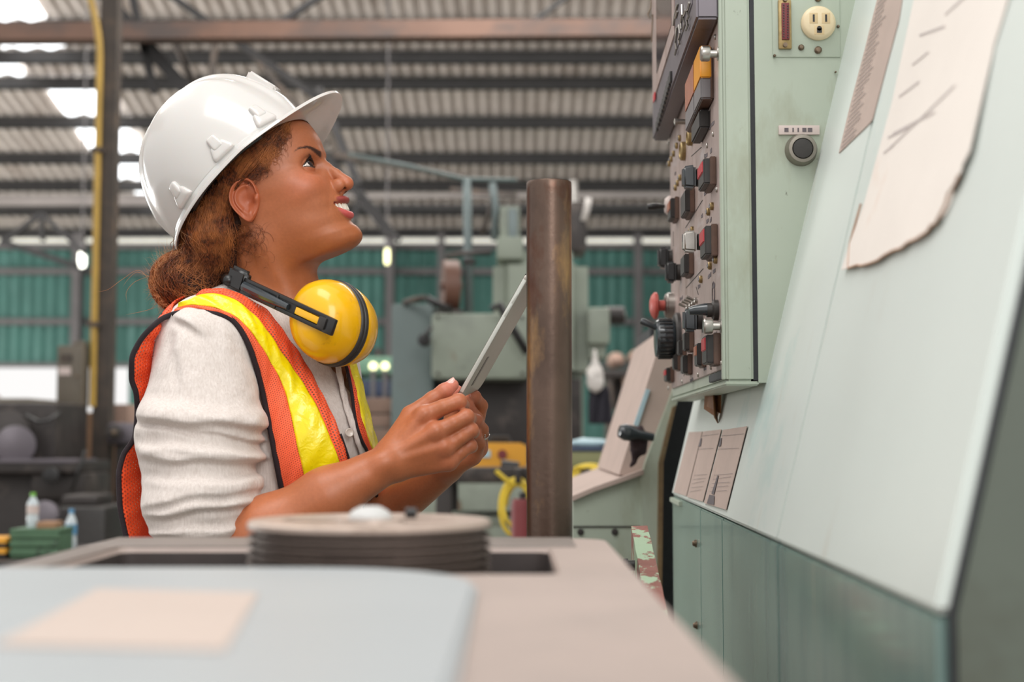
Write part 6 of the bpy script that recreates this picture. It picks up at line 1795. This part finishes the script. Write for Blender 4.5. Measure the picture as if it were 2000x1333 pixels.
def pt_(name, pts, r, mt, par=None, n=10):
    return MB().tube([P(*p) for p in pts], r, n).build(name, M[mt] if isinstance(mt, str) else mt, par, smooth=180)
Y6 = 6.0
mill = thing('milling_machine', (float(P(960, 800, Y6).x), 6.3, 0), 'large grey-green milling machine with brown flywheel behind the tablet', 'machine')
pb('side_cabinet', 765, 594, 845, 1000, 6.15, .5, 'gg_blue', mill, .012, True)
pb('saddle', 843, 612, 1032, 741, Y6, .55, 'gg', mill, .02)
pb('saddle_top', 850, 604, 905, 614, Y6 + .05, .4, 'gg_dark', mill)
pb('dark_bay', 843, 741, 1135, 868, 6.25, .5, 'gg_dark', mill, .004)
pb('base', 840, 868, 1140, 1200, Y6 + .02, .9, 'gg_dark', mill, .01, True)
pb('base_skirt', 800, 945, 1030, 1200, Y6 - .05, .5, 'gg', mill, .012, True)
a = P(962, 724, Y6 + .15); b = P(1150, 487, Y6 + .15)
bm = bmesh.new(); bmesh.ops.create_cube(bm, size=1)
for v in bm.verts: v.co = Vector(((a.x + b.x) / 2 + v.co.x * (b.x - a.x), Y6 + .45 + v.co.y * .6, (a.z + b.z) / 2 + v.co.z * (b.z - a.z)))
bmesh.ops.bevel(bm, geom=[e for e in bm.edges if abs(e.verts[0].co.z - b.z) < 1e-4 and abs(e.verts[1].co.z - b.z) < 1e-4 or (abs(e.verts[0].co.x - e.verts[1].co.x) < 1e-4 and abs(e.verts[0].co.y - e.verts[1].co.y) < 1e-4)], offset=.07, segments=5, affect='EDGES')
MB().bm(bm).build('column_head', M['gg'], mill)
pb('column', 985, 700, 1140, 870, Y6 + .3, .6, 'gg', mill, .02)
pb('motor_box', 976, 402, 1016, 506, Y6 + .2, .2, 'gg', mill, .012)
pb('motor_plate', 993, 408, 1010, 470, Y6 + .185, .02, 'duct', mill, .003)
pb('motor_cap', 970, 462, 1022, 506, Y6 + .15, .3, 'gg', mill, .01)
pb('spindle_housing', 1112, 392, 1146, 492, Y6 + .2, .25, 'gg_dark', mill, .02)
c = P(1121, 372, Y6 + .3); MB().lathe([(0, .05), (.016, .048), (.02, .04), (.02, -.04), (.03, -.045), (.03, -.07)], c, (0, 0, 1), 20).build('cap_nut', M['steel'], mill)
pt_('white_lever', [(1140, 432, 6.2), (1147, 405, 6.2), (1150, 388, 6.2)], .016, 'plastic_bag', mill)
pt_('vertical_tube', [(916, 610, 6.25), (914, 480, 6.25), (912, 352, 6.25)], .020, 'duct', mill)
pt_('vertical_tube', [(966, 470, 6.25), (968, 410, 6.25), (962, 358, 6.25)], .018, 'duct', mill)
pt_('overhead_tube', [(680, 302, 6.25), (800, 325, 6.25), (905, 350, 6.25), (1010, 352, 6.25)], .010, 'gg_blue', mill)
pb('tube_clamp', 904, 505, 928, 515, 6.22, .06, 'gg_dark', mill, .003)
pt_('strut', [(940, 460, 6.25), (955, 420, 6.25), (962, 370, 6.25)], .010, 'post_dark', mill)
c = P(880, 559, Y6 + .2); ax = Vector((1, .15, 0)).normalized(); R = 51 * 6.2 / FPX
MB().lathe([(R * .2, -.03), (R * .84, -.03), (R, -.034), (R, .034), (R * .84, .03), (R * .2, .03)], c, ax, 40).cyl(c - ax * .045, c + ax * .05, .02).build('flywheel', M['brown_wheel'], mill)
pt_('lever_arm', [(832, 582, 5.95), (850, 592, 5.95), (866, 600, 5.98), (880, 604, 6.0)], .016, 'black', mill)
pt_('lever_arm', [(960, 605, 5.9), (975, 595, 5.9), (1000, 640, 5.9), (1030, 690, 5.92)], .018, 'black', mill)
pt_('lever_arm', [(828, 582, 6.0), (800, 588, 6.1), (790, 592, 6.15)], .014, 'post_dark', mill)
pt_('table_beam', [(870, 500, 6.1), (910, 495, 6.1), (960, 494, 6.1)], .012, 'gg_dark', mill)
pc('handwheel', 829, 665, 5.95, 13, (0, 1, 0), .05, 'black', mill)
pt_('hand_crank', [(829, 662, 5.9), (836, 648, 5.9), (842, 640, 5.92)], .010, 'black', mill)
pb('ram_end', 1148, 600, 1192, 673, Y6 + .1, .35, 'gg', mill, .02)
pc('ram_knob', 1200, 616, 6.2, 17, (1, 0, 0), .09, 'gg_dark', mill)
pc('ram_tip', 1213, 617, 6.2, 8, (1, 0, 0), .04, 'steel', mill)
pb('ram_foot', 1150, 640, 1184, 700, Y6 + .15, .25, 'gg', mill, .01)
c = P(876, 992, 5.85); MB().lathe([(.02, .02), (.045, .02), (.055, .01), (.055, -.03), (0, -.03)], c, (0, -1, .25), 28).cyl(c, c + Vector((0, -.05, .01)), .02).build('roller_end', M['steel_dull'], mill)
for x, y in ((855, 620), (1020, 620), (855, 730), (1020, 730)):
    pc('bolt', x, y, Y6 - .005, 3, (0, 1, 0), .02, 'gg_dark', mill, 10, 0)
# hanging bag and cloth
c = P(1162, 730, 5.95)
def bagf(p):
    q = p - np.array(c, 'f')
    return ellip(p, np.array(c) + (0, 0, -.02), (.038, .03, .065)) - .006 * vnoise(p, 45, 2) + .0
f_ = lambda p: smin(bagf(p), cone(p, np.array(c) + (0, 0, .05), np.array(c) + (.0, 0, .10), .014, .008), .02)
V_, Q_ = surf(f_, np.array(c) - .12, np.array(c) + .14, .006, 3, 1)
o = rebase(qmesh('plastic_bag', V_, Q_, M['plastic_bag'])); tag(o, 'crumpled white plastic bag hanging on the milling machine, right of the steel tube', 'bag')
rows = []
for i in range(12):
    z = P(0, 756 + i * 6.6, 5.98).z; rows.append([Vector((P(1150 + k * 3.6 + (i * .6 if k > 6 else 0), 0 + 700, 5.98).x, 5.98 + .012 * math.sin(k * 1.4 + i * .3), z)) for k in range(12)])
o = MB().grid(rows).build('rag', M['cloth_dark'], smooth=180); sm_ = o.modifiers.new('t', 'SOLIDIFY'); sm_.thickness = .004; rebase(o); tag(o, 'dark rag hanging below the white plastic bag', 'cloth')
# work table in front with yellow case, cables, olive box
YT = 4.6
tb = thing('work_table', (float(P(1050, 900, YT).x), YT + .2, 0), 'dark low work table carrying the yellow case behind the steel tube', 'table')
tz_ = P(0, 912, YT).z
MB().box((P(850, 0 + 900, YT).x, YT - .12, tz_ - .05), (P(1240, 900, YT).x, YT + .5, tz_), .006).build('table_top', M['gg_dark'], tb)
for x in (870, 1225):
    for yy in (YT - .08, YT + .44):
        xx = P(x, 900, YT).x; MB().box((xx - .025, yy - .025, 0), (xx + .025, yy + .025, tz_ - .05), .003).build('leg', M['gg_dark'], tb)
for xq_ in (1012, 1148): pb('cable_hook', xq_ - 6, 916, xq_ + 6, 945, 4.27, .22, 'gg_dark', tb, .003)
pb('lower_shelf', 850, 1010, 1240, 1030, YT, .4, 'gg', tb)
a = P(920, 911, YT); b = P(1029, 866, YT)
t = thing('tool_case', (float((a.x + b.x) / 2), YT, tz_), 'yellow tool case with a red round badge and blue label on the dark table', 'case')
pol = [(a.x, YT, tz_), (b.x, YT, tz_), (b.x, YT, b.z - .01), (b.x - .02, YT, b.z), (a.x + .05, YT, b.z + .001), (a.x + .01, YT, b.z - .015)]
MB().prism(pol, (0, .14, 0)).build('case_body', M['yellow_case'], t)
pc('badge', 981, 888, YT - .004, 9, (0, 1, 0), .008, 'dark_red', t, bev=0); pb('label', 938, 880, 958, 894, YT - .004, .004, 'blue_tray', t, 0)
MB().tube([(a.x + .06, YT + .07, b.z), (a.x + .065, YT + .07, b.z + .02), (b.x - .06, YT + .07, b.z + .02), (b.x - .055, YT + .07, b.z)], .006, 8).build('handle', M['black'], t)
a = P(1119, 927, YT); b = P(1206, 882, YT)
t = thing('olive_box', (float((a.x + b.x) / 2), YT, a.z), 'olive metal box with a dark lid right of the steel tube', 'box')
MB().box((a.x - .05, YT, tz_), (b.x, YT + .16, b.z), .005).build('box_body', M['olive'], t); MB().box((a.x - .055, YT - .005, b.z), (b.x + .005, YT + .165, b.z + .012), .003).build('lid', M['navy'], t)
t = thing('blue_cloth_bundle', P(1135, 878, YT + .05), 'crumpled grey-blue cloth lying on the olive box', 'cloth')
c = P(1150, 866, YT + .08); f_ = lambda p: ellip(p, np.array(c), (.07, .05, .016)) - .006 * vnoise(p, 30, 3)
V_, Q_ = surf(f_, np.array(c) - .12, np.array(c) + .12, .007, 3, 1); qmesh('cloth_fold', V_, Q_, M['blue_tray'], t)
rnd = random.Random(4)
def coil(name, cx, cy, Y, n, rx, ry, lab, r=.006):
    m_ = MB(); 
    for k in range(n):
        pts = []; ox, oy = rnd.uniform(-5, 5), rnd.uniform(-5, 5); a0 = rnd.uniform(0, 6); sx = rnd.uniform(.8, 1.1)
        for i in range(28):
            q = a0 + i / 27 * 5.6; pts.append(P(cx + ox + rx * sx * math.cos(q), cy + oy + ry * sx * math.sin(q), Y + .02 * k + .01 * math.sin(q * 2)))
        m_.tube(pts, r, 8)
    o = m_.build(name, M['yel_cable'], smooth=180); rebase(o); tag(o, lab, 'cable'); o['kind'] = 'stuff'
    return o
coil('yellow_cable_coil', 1012, 995, 4.35, 4, 30, 52, 'coiled yellow cable hanging left of the steel tube')
coil('yellow_cable_coil', 1148, 935, 4.28, 4, 38, 22, 'yellow cable loops lying right of the steel tube')
MB().tube([P(x, y, 4.35) for x, y in ((968, 920), (985, 935), (1005, 948), (1030, 945))], .007, 8).build('cable_end', M['yel_cable'], bpy.data.objects['yellow_cable_coil'])
c = P(1021, 1060, 4.2); t = thing('red_canister', (c.x, 4.2, 0), 'dark red canister low beside the yellow cable', 'canister')
MB().lathe([(0, c.z + .13), (.03, c.z + .13), (.035, c.z + .11), (.035, .04), (.03, 0.0), (0, 0)], (c.x, 4.2, 0), (0, 0, 1), 24).build('canister_body', M['dark_red'], t)
MB().lathe([(.012, c.z + .13), (.012, c.z + .15), (0, c.z + .15)], (c.x, 4.2, 0), (0, 0, 1), 14).build('cap', M['black'], t)
c = P(996, 908, YT - .05); MB().cyl(c, c + Vector((.05, 0, -.01)), .016, .012)
o = MB().cyl(c - Vector((.03, 0, 0)), c + Vector((.03, 0, -.008)), .017, bev=.003).build('hand_torch', M['black']); rebase(o); tag(o, 'small black torch lying in front of the yellow case', 'torch')
# right bench with sacks
YB2 = 9.0
t = thing('storage_bench', (float(P(1240, 800, YB2).x), YB2 + .3, 0), 'dark storage bench by the green wall near the control box', 'bench')
pb('bench_top', 1178, 722, 1340, 736, YB2, .7, 'gg_dark', t); pb('back_board', 1185, 736, 1340, 800, YB2 + .5, .05, 'gg_dark', t, .004)
for x in (1190, 1225, 1262, 1330):
    pb('leg', x - 8, 736, x + 8, 900, YB2 + .02, .07, 'sack' if x % 2 else 'post_dark', t, .004, True)
for i, (x, y, rx, rz_, lab) in enumerate(((1203, 706, .062, .05, 'brown sack on the storage bench, left of three'), (1243, 702, .062, .06, 'brown sack on the storage bench, middle of three'), (1284, 706, .068, .05, 'brown sack on the storage bench, right of three'))):
    c = P(x, y, YB2 + .3); f_ = lambda p: ellip(p, np.array(c), (rx, .12, rz_)) - .012 * vnoise(p, 18, i)
    V_, Q_ = surf(f_, np.array(c) - .2, np.array(c) + .2, .012, 3, 1); o = rebase(qmesh('sack', V_, Q_, M['sack'])); tag(o, lab, 'sack', 'sacks on the storage bench')
# left green bench behind the ear muffs
t = thing('green_bench', (float(P(733, 760, 8.0).x), 8.1, 0), 'light green bench behind the ear muffs', 'bench')
pb('bench_top', 690, 697, 770, 730, 8.0, .6, 'bench_green', t)
for x in (700, 758): pb('leg', x - 5, 730, x + 5, 900, 8.05, .08, 'gg_dark', t, .004, True)
pb('drawer_box', 694, 742, 762, 775, 8.02, .5, 'navy', t)
for i, (x, w, h) in enumerate(((700, 12, 16), (716, 10, 20), (738, 14, 17))):
    c = P(x, 697, 8.2); o = MB().lathe([(0, h * .003), (w * .0015, h * .003), (w * .0018, h * .002), (w * .002, 0), (0, 0)], c, (0, 0, 1), 14).build('machine_part', M['gg_dark']); rebase(o)
    tag(o, 'small dark machine part on the green bench, %s of three' % ('left', 'middle', 'right')[i], 'part', 'machine parts on the green bench')
for i, (x0, y0, x1, y1) in enumerate(((702, 778, 765, 808), (700, 810, 762, 836), (712, 838, 770, 870))):
    Y = 6.6; a = P(x0, y1, Y); b = P(x1, y0, Y); o = MB().box((a.x, Y, a.z + .001), (b.x, Y + .3, b.z), .006).build('crate', M['sack']); rebase(o)
    tag(o, 'dusty pinkish crate behind the vest, %s of a stack of three' % ('top', 'middle', 'bottom')[i], 'crate', 'stacked crates behind the vest')
a = P(690, 870, 6.6); t = thing('crate_stand', (a.x + .1, 6.7, 0), 'low dark stand under the stacked crates', 'stand')
MB().box((a.x - .05, 6.58, a.z - .05), (P(764, 0, 6.6).x, 6.92, a.z), .005).build('stand_top', M['gg_dark'], t)
for xx in (a.x - .03, P(760, 0, 6.6).x - .02): MB().box((xx - .02, 6.6, 0), (xx + .02, 6.66, a.z - .05)).build('leg', M['gg_dark'], t)

# second mint machine beyond the big one
Y2 = 2.75
m2 = thing('second_machine', (float(P(1200, 1100, Y2).x), Y2 + .3, 0), 'second mint green machine with sloped brownish panel behind the control box', 'machine')
pol = [(1119, 1333), (1119, 976), (1158, 958), (1255, 927), (1262, 1000), (1262, 1333)]
MB().prism([P(x, y, Y2) for x, y in pol[1:-1]] + [Vector((P(1262, 1000, Y2).x, Y2, 0)), Vector((P(1119, 1000, Y2).x, Y2, 0))], (0, .8, 0)).build('machine_base', M['mint'], m2)
MB().prism([P(x, y, Y2 - .012) for x, y in ((1117, 970), (1160, 952), (1256, 918), (1258, 927), (1160, 961), (1117, 980))], (0, .8, 0)).build('ledge', M['card'], m2)
MB().prism([P(x, y, Y2 + .02) for x, y in ((1209, 928), (1298, 640), (1330, 640), (1330, 760), (1262, 930))], (0, .7, 0)).build('sloped_panel', M['card'], m2)
MB().prism([P(x, y, Y2 - .01) for x, y in ((1252, 935), (1262, 900), (1312, 770), (1360, 640), (1376, 640), (1318, 800), (1294, 902), (1289, 1300), (1262, 1300))], (0, .5, 0)).build('side_frame', M['mint'], m2)
M['rust_edge'] = mat('rusty frame edge', srgb(126, 104, 72), .6, var=.25, vs=14, layers=[(srgb(84, 58, 40), 16, .5, .7), (srgb(140, 150, 120), 9, .55, .7)])
MB().prism([P(x, y, Y2 - .03) for x, y in ((1314, 796), (1321, 792), (1296, 903), (1291, 1300), (1283, 1300), (1287, 905))], (0, .05, 0)).build('rust_edge', M['rust_edge'], m2)
MB().prism([P(x, y, Y2 + .55) for x, y in ((1270, 640), (1420, 640), (1420, 1320), (1270, 1320))], (0, .3, 0)).build('gap_backdrop', M['seal'], m2)  # dark backdrop added to stand for the shade in the gap between machines
MB().prism([P(x, y, Y2 + .012) for x, y in ((1238, 830), (1262, 760), (1270, 762), (1246, 834))], (0, .01, 0)).build('blue_chip', M['blue_tray'], m2)
for x, y in ((1134, 1040), (1201, 1040)):
    c = P(x, y, Y2); MB().lathe([(0, .006), (.005, .005), (.007, 0)], c, (0, -1, 0), 12).build('bolt', M['gg_dark'], m2)
MB().prism([P(x, y, Y2 - .002) for x, y in ((1119, 1028), (1250, 1028), (1250, 1031), (1119, 1031))], (0, .003, 0)).build('joint_line', M['gg_dark'], m2)
c = P(1228, 846, Y2 - .08)
MB().lathe([(0, -.022), (.012, -.019), (.0165, -.008), (.0155, .006), (.010, .018), (.008, .05)], c, (1, .2, -.18), 24).build('handle_knob', M['grey_knob'], m2)
M['knit'] = mat('dark brown greasy cloth', srgb(52, 38, 40), .9, var=.3, vs=60, bump=.5, bs=150)
c2 = P(1248, 862, Y2 - .06); f_ = lambda p: smin(ellip(p, np.array(c2), (.018, .016, .03)), cone(p, np.array(c2) + (-.004, 0, -.02), np.array(c2) + (-.014, 0, -.05), .008, .004), .01) - .004 * vnoise(p, 120, 3)
V_, Q_ = surf(f_, np.array(c2) - .09, np.array(c2) + .07, .004, 3, 1); qmesh('handle_wrap', V_, Q_, M['knit'], m2)

# lathe and clutter at the left
YL = 6.4
lt = thing('lathe', (float(P(60, 900, YL).x), YL + .3, 0), 'dark dusty lathe at the left edge behind the vest', 'machine')
pb('headstock', -120, 786, 108, 902, YL, .5, 'gg_dark', lt, .03)
pb('headstock_top', -100, 778, 60, 792, YL + .05, .4, 'switchbox', lt, .015)
c = P(14, 850, YL - .05); MB().lathe([(0, .06), (.06, .06), (.10, .05), (.105, -.02), (.12, -.03), (.12, -.06), (0, -.06)], c, (.3, -1, .1), 30).build('chuck', M['gg_dark'], lt)
pc('face_disc', 30, 870, YL - .15, 38, (.5, -1, 0), .03, 'display', lt)
pb('bed', -150, 902, 152, 925, YL - .25, .5, 'gg_dark', lt, .01); pb('bed_edge', -150, 898, 150, 905, YL - .26, .3, 'display', lt, .004)
pb('carriage', 60, 925, 165, 975, YL - .2, .4, 'gg_dark', lt, .02)
pb('bed_base', -150, 925, 150, 1000, YL - .1, .4, 'gg_dark', lt, .01, True)
pt_('feed_lever', [(140, 960, 6.1), (152, 925, 6.1), (168, 880, 6.1)], .008, 'black', lt)
pt_('hose', [(52, 812, 6.3), (75, 825, 6.25), (95, 822, 6.25), (118, 806, 6.3)], .008, 'black', lt)
pc('handwheel', 100, 930, 6.1, 16, (0, 1, 0), .03, 'black', lt)
t = thing('parts_cart', (float(P(80, 1060, 4.6).x), 4.75, 0), 'dark low cart carrying bottles and a green tool box', 'cart')
zc_ = P(0, 1092, 4.6).z
MB().box((P(-60, 1092, 4.6).x, 4.5, zc_ - .04), (P(235, 1092, 4.6).x, 5.2, zc_), .005).build('cart_top', M['gg_dark'], t)
for x in (-40, 220):
    for yy in (4.55, 5.1): xx = P(x, 1092, 4.6).x; MB().box((xx - .02, yy, 0), (xx + .02, yy + .04, zc_ - .04)).build('leg', M['gg_dark'], t)
a = P(20, 1092, 4.6); b = P(115, 1034, 4.6)
t = thing('tool_box', (float((a.x + b.x) / 2), 4.65, zc_), 'chipped green metal tool box at the lower left', 'tool box')
MB().box((a.x, 4.6, zc_), (b.x, 4.75, b.z - .012), .004).build('box_body', M['green_box'], t)
for k in range(3): MB().box((a.x - .002, 4.594, b.z - .03 - k * .028), (b.x + .002, 4.6, b.z - .012 - k * .028), .003).build('rib', M['green_box'], t)
MB().box((a.x - .003, 4.597, b.z - .012), (b.x + .003, 4.753, b.z), .003).build('lid', M['green_box'], t)
def bottle(px, py0, py1, Y, capm, lab, zb_):
    a = P(px, py0, Y); b = P(px, py1, Y); h = a.z - zb_; R = .019 if h > .09 else .021
    t = thing('bottle', (a.x, Y, zb_), lab, 'bottle')
    o_ = (a.x, Y, zb_)
    MB().lathe([(0, 0), (R * .9, 0), (R, .006), (R, h * .30), (R * .93, h * .34), (R, h * .38), (R, h * .66), (R * .75, h * .78), (R * .38, h * .88), (R * .38, h * .92)], o_, (0, 0, 1), 24).build('bottle_body', M['bottle_pl'], t, smooth=60)
    MB().lathe([(R * .48, h * .90), (R * .48, h), (0, h)], o_, (0, 0, 1), 20).build('cap', M[capm], t)
    MB().lathe([(R * 1.02, h * .40), (R * 1.02, h * .64)], o_, (0, 0, 1), 24).build('label_band', M['bottle_bl'] if capm != 'bottle_gr' else M['label_pink'], t)
bt_z = P(0, 1034, 4.7).z
bottle(65, 963, 1030, 4.68, 'bottle_gr', 'clear bottle with a light green cap standing on the green tool box', float(P(0, 1034, 4.6).z))
bottle(140, 995, 1040, 4.9, 'bottle_bl', 'clear bottle with a blue cap behind the green tool box', zc_)
a = P(76, 1034, 4.65); b = P(120, 1018, 4.65)
o = MB().box((a.x, 4.62, P(0, 1034, 4.6).z), (b.x - .01, 4.70, P(0, 1034, 4.6).z + .022), .004).build('wood_block', M['cardb']); rebase(o); tag(o, 'small light wooden block beside the green-capped bottle', 'block')
for k in range(2):
    z0_ = zc_ + .001 + k * .034; xq = P(-8, 1070, 4.6).x
    o = MB().box((xq - .05, 4.6, z0_), (xq + .032, 4.72, z0_ + .014), .003).build('case_half', M['black']); 
    t = thing('striped_case', (xq, 4.66, z0_), 'black and yellow striped small case at the lower left edge, %s one' % ('lower', 'upper')[k], 'case', 'striped cases at the left edge')
    o.parent = t; o.location = -Vector(t.location); MB().box((xq - .051, 4.599, z0_ + .014), (xq + .033, 4.721, z0_ + .033), .003).build('yellow_band', M['yellow_case'], t)
t = thing('storage_cabinet', (float(P(140, 870, 7.3).x), 7.5, 0), 'low dark cabinet behind the lathe, left of the steel post', 'cabinet')
pb('cabinet_body', 104, 892, 160, 960, 7.3, .4, 'gg_dark', t, .005, True); pb('cabinet_top', 102, 888, 161, 892.2, 7.28, .44, 'display', t, .003)
t = thing('tray_stack', (float(P(140, 870, 7.35).x), 7.45, float(P(0, 888, 7.33).z)), 'pale blue tray and navy box stacked on the low dark cabinet', 'tray')
pb('navy_box', 114, 870, 150, 887.5, 7.33, .2, 'navy', t, .003); pb('upper_tray', 110, 862, 157, 870.2, 7.31, .25, 'label_pink', t, .003); pb('blue_tray', 118, 846, 158, 862.2, 7.33, .2, 'blue_tray', t, .003)
a = P(205, 925, 6.8); b = P(262, 790, 6.8)
for i, (x0, y0, x1, y1, Y, mt, lab) in enumerate(((205, 872, 262, 1000, 7.25, 'cardb', 'tall brown cardboard box between the steel post and the vest'), (206, 790, 250, 871.8, 7.25, 'sack', 'pinkish bundle on top of the cardboard box by the steel post'), (160, 806, 181, 960, 7.25, 'cardb', 'narrow brown board left of the steel post'))):
    a = P(x0, y1, Y); b = P(x1, y0, Y)
    o = MB().box((a.x, Y, 0 if i != 1 else a.z), (b.x, Y + .25, b.z), .006).build(('cardboard_box', 'bundle', 'board')[i], M[mt]); rebase(o); tag(o, lab, ('box', 'bundle', 'board')[i])
t = thing('grinder', (float(P(232, 850, 6.9).x), 7.0, 0), 'dark bench grinder on a stand behind the vest', 'grinder')
pc('wheel', 223, 845, 6.85, 15, (.2, -1, 0), .04, 'gg_dark', t); pc('hub', 223, 845, 6.82, 5, (.2, -1, 0), .05, 'steel_dull', t)
pb('grinder_body', 208, 826, 262, 868, 6.9, .2, 'display', t, .02)
pb('stand', 225, 868, 245, 1000, 6.95, .1, 'gg_dark', t, .003, True)
t = thing('dark_machine', (float(P(150, 1000, 5.7).x), 5.8, 0), 'dark greasy machine base low behind the steel post', 'machine')
pb('machine_block', 110, 990, 205, 1100, 5.6, .35, 'black_soft', t, .03, True); pb('top_casting', 118, 968, 190, 991, 5.65, .25, 'gg_dark', t, .02)
pc('disc', 88, 1005, 5.5, 26, (.2, -1, .1), .04, 'display', t)
# vehicles / yard items outside the opening
t = thing('parked_truck_hood', (float(P(20, 780, 18.0).x), 26.0, -.02), 'pale parked vehicle outside the wall opening at the left', 'vehicle')
a = P(-60, 800, 27.0); b = P(60, 752, 27.0)
MB().prism([(a.x, 26, .3), (b.x, 26, .3), (b.x, 26, 1.2), (b.x - .8, 26, 1.9), (a.x, 26, 2.2)], (0, 1.8, 0)).build('vehicle_body', M['sack'], t)
for xx in (a.x + .5, b.x - .7): MB().cyl((xx, 25.98, .33), (xx, 26.2, .33), .34, n=20).build('wheel', M['seal'], t)
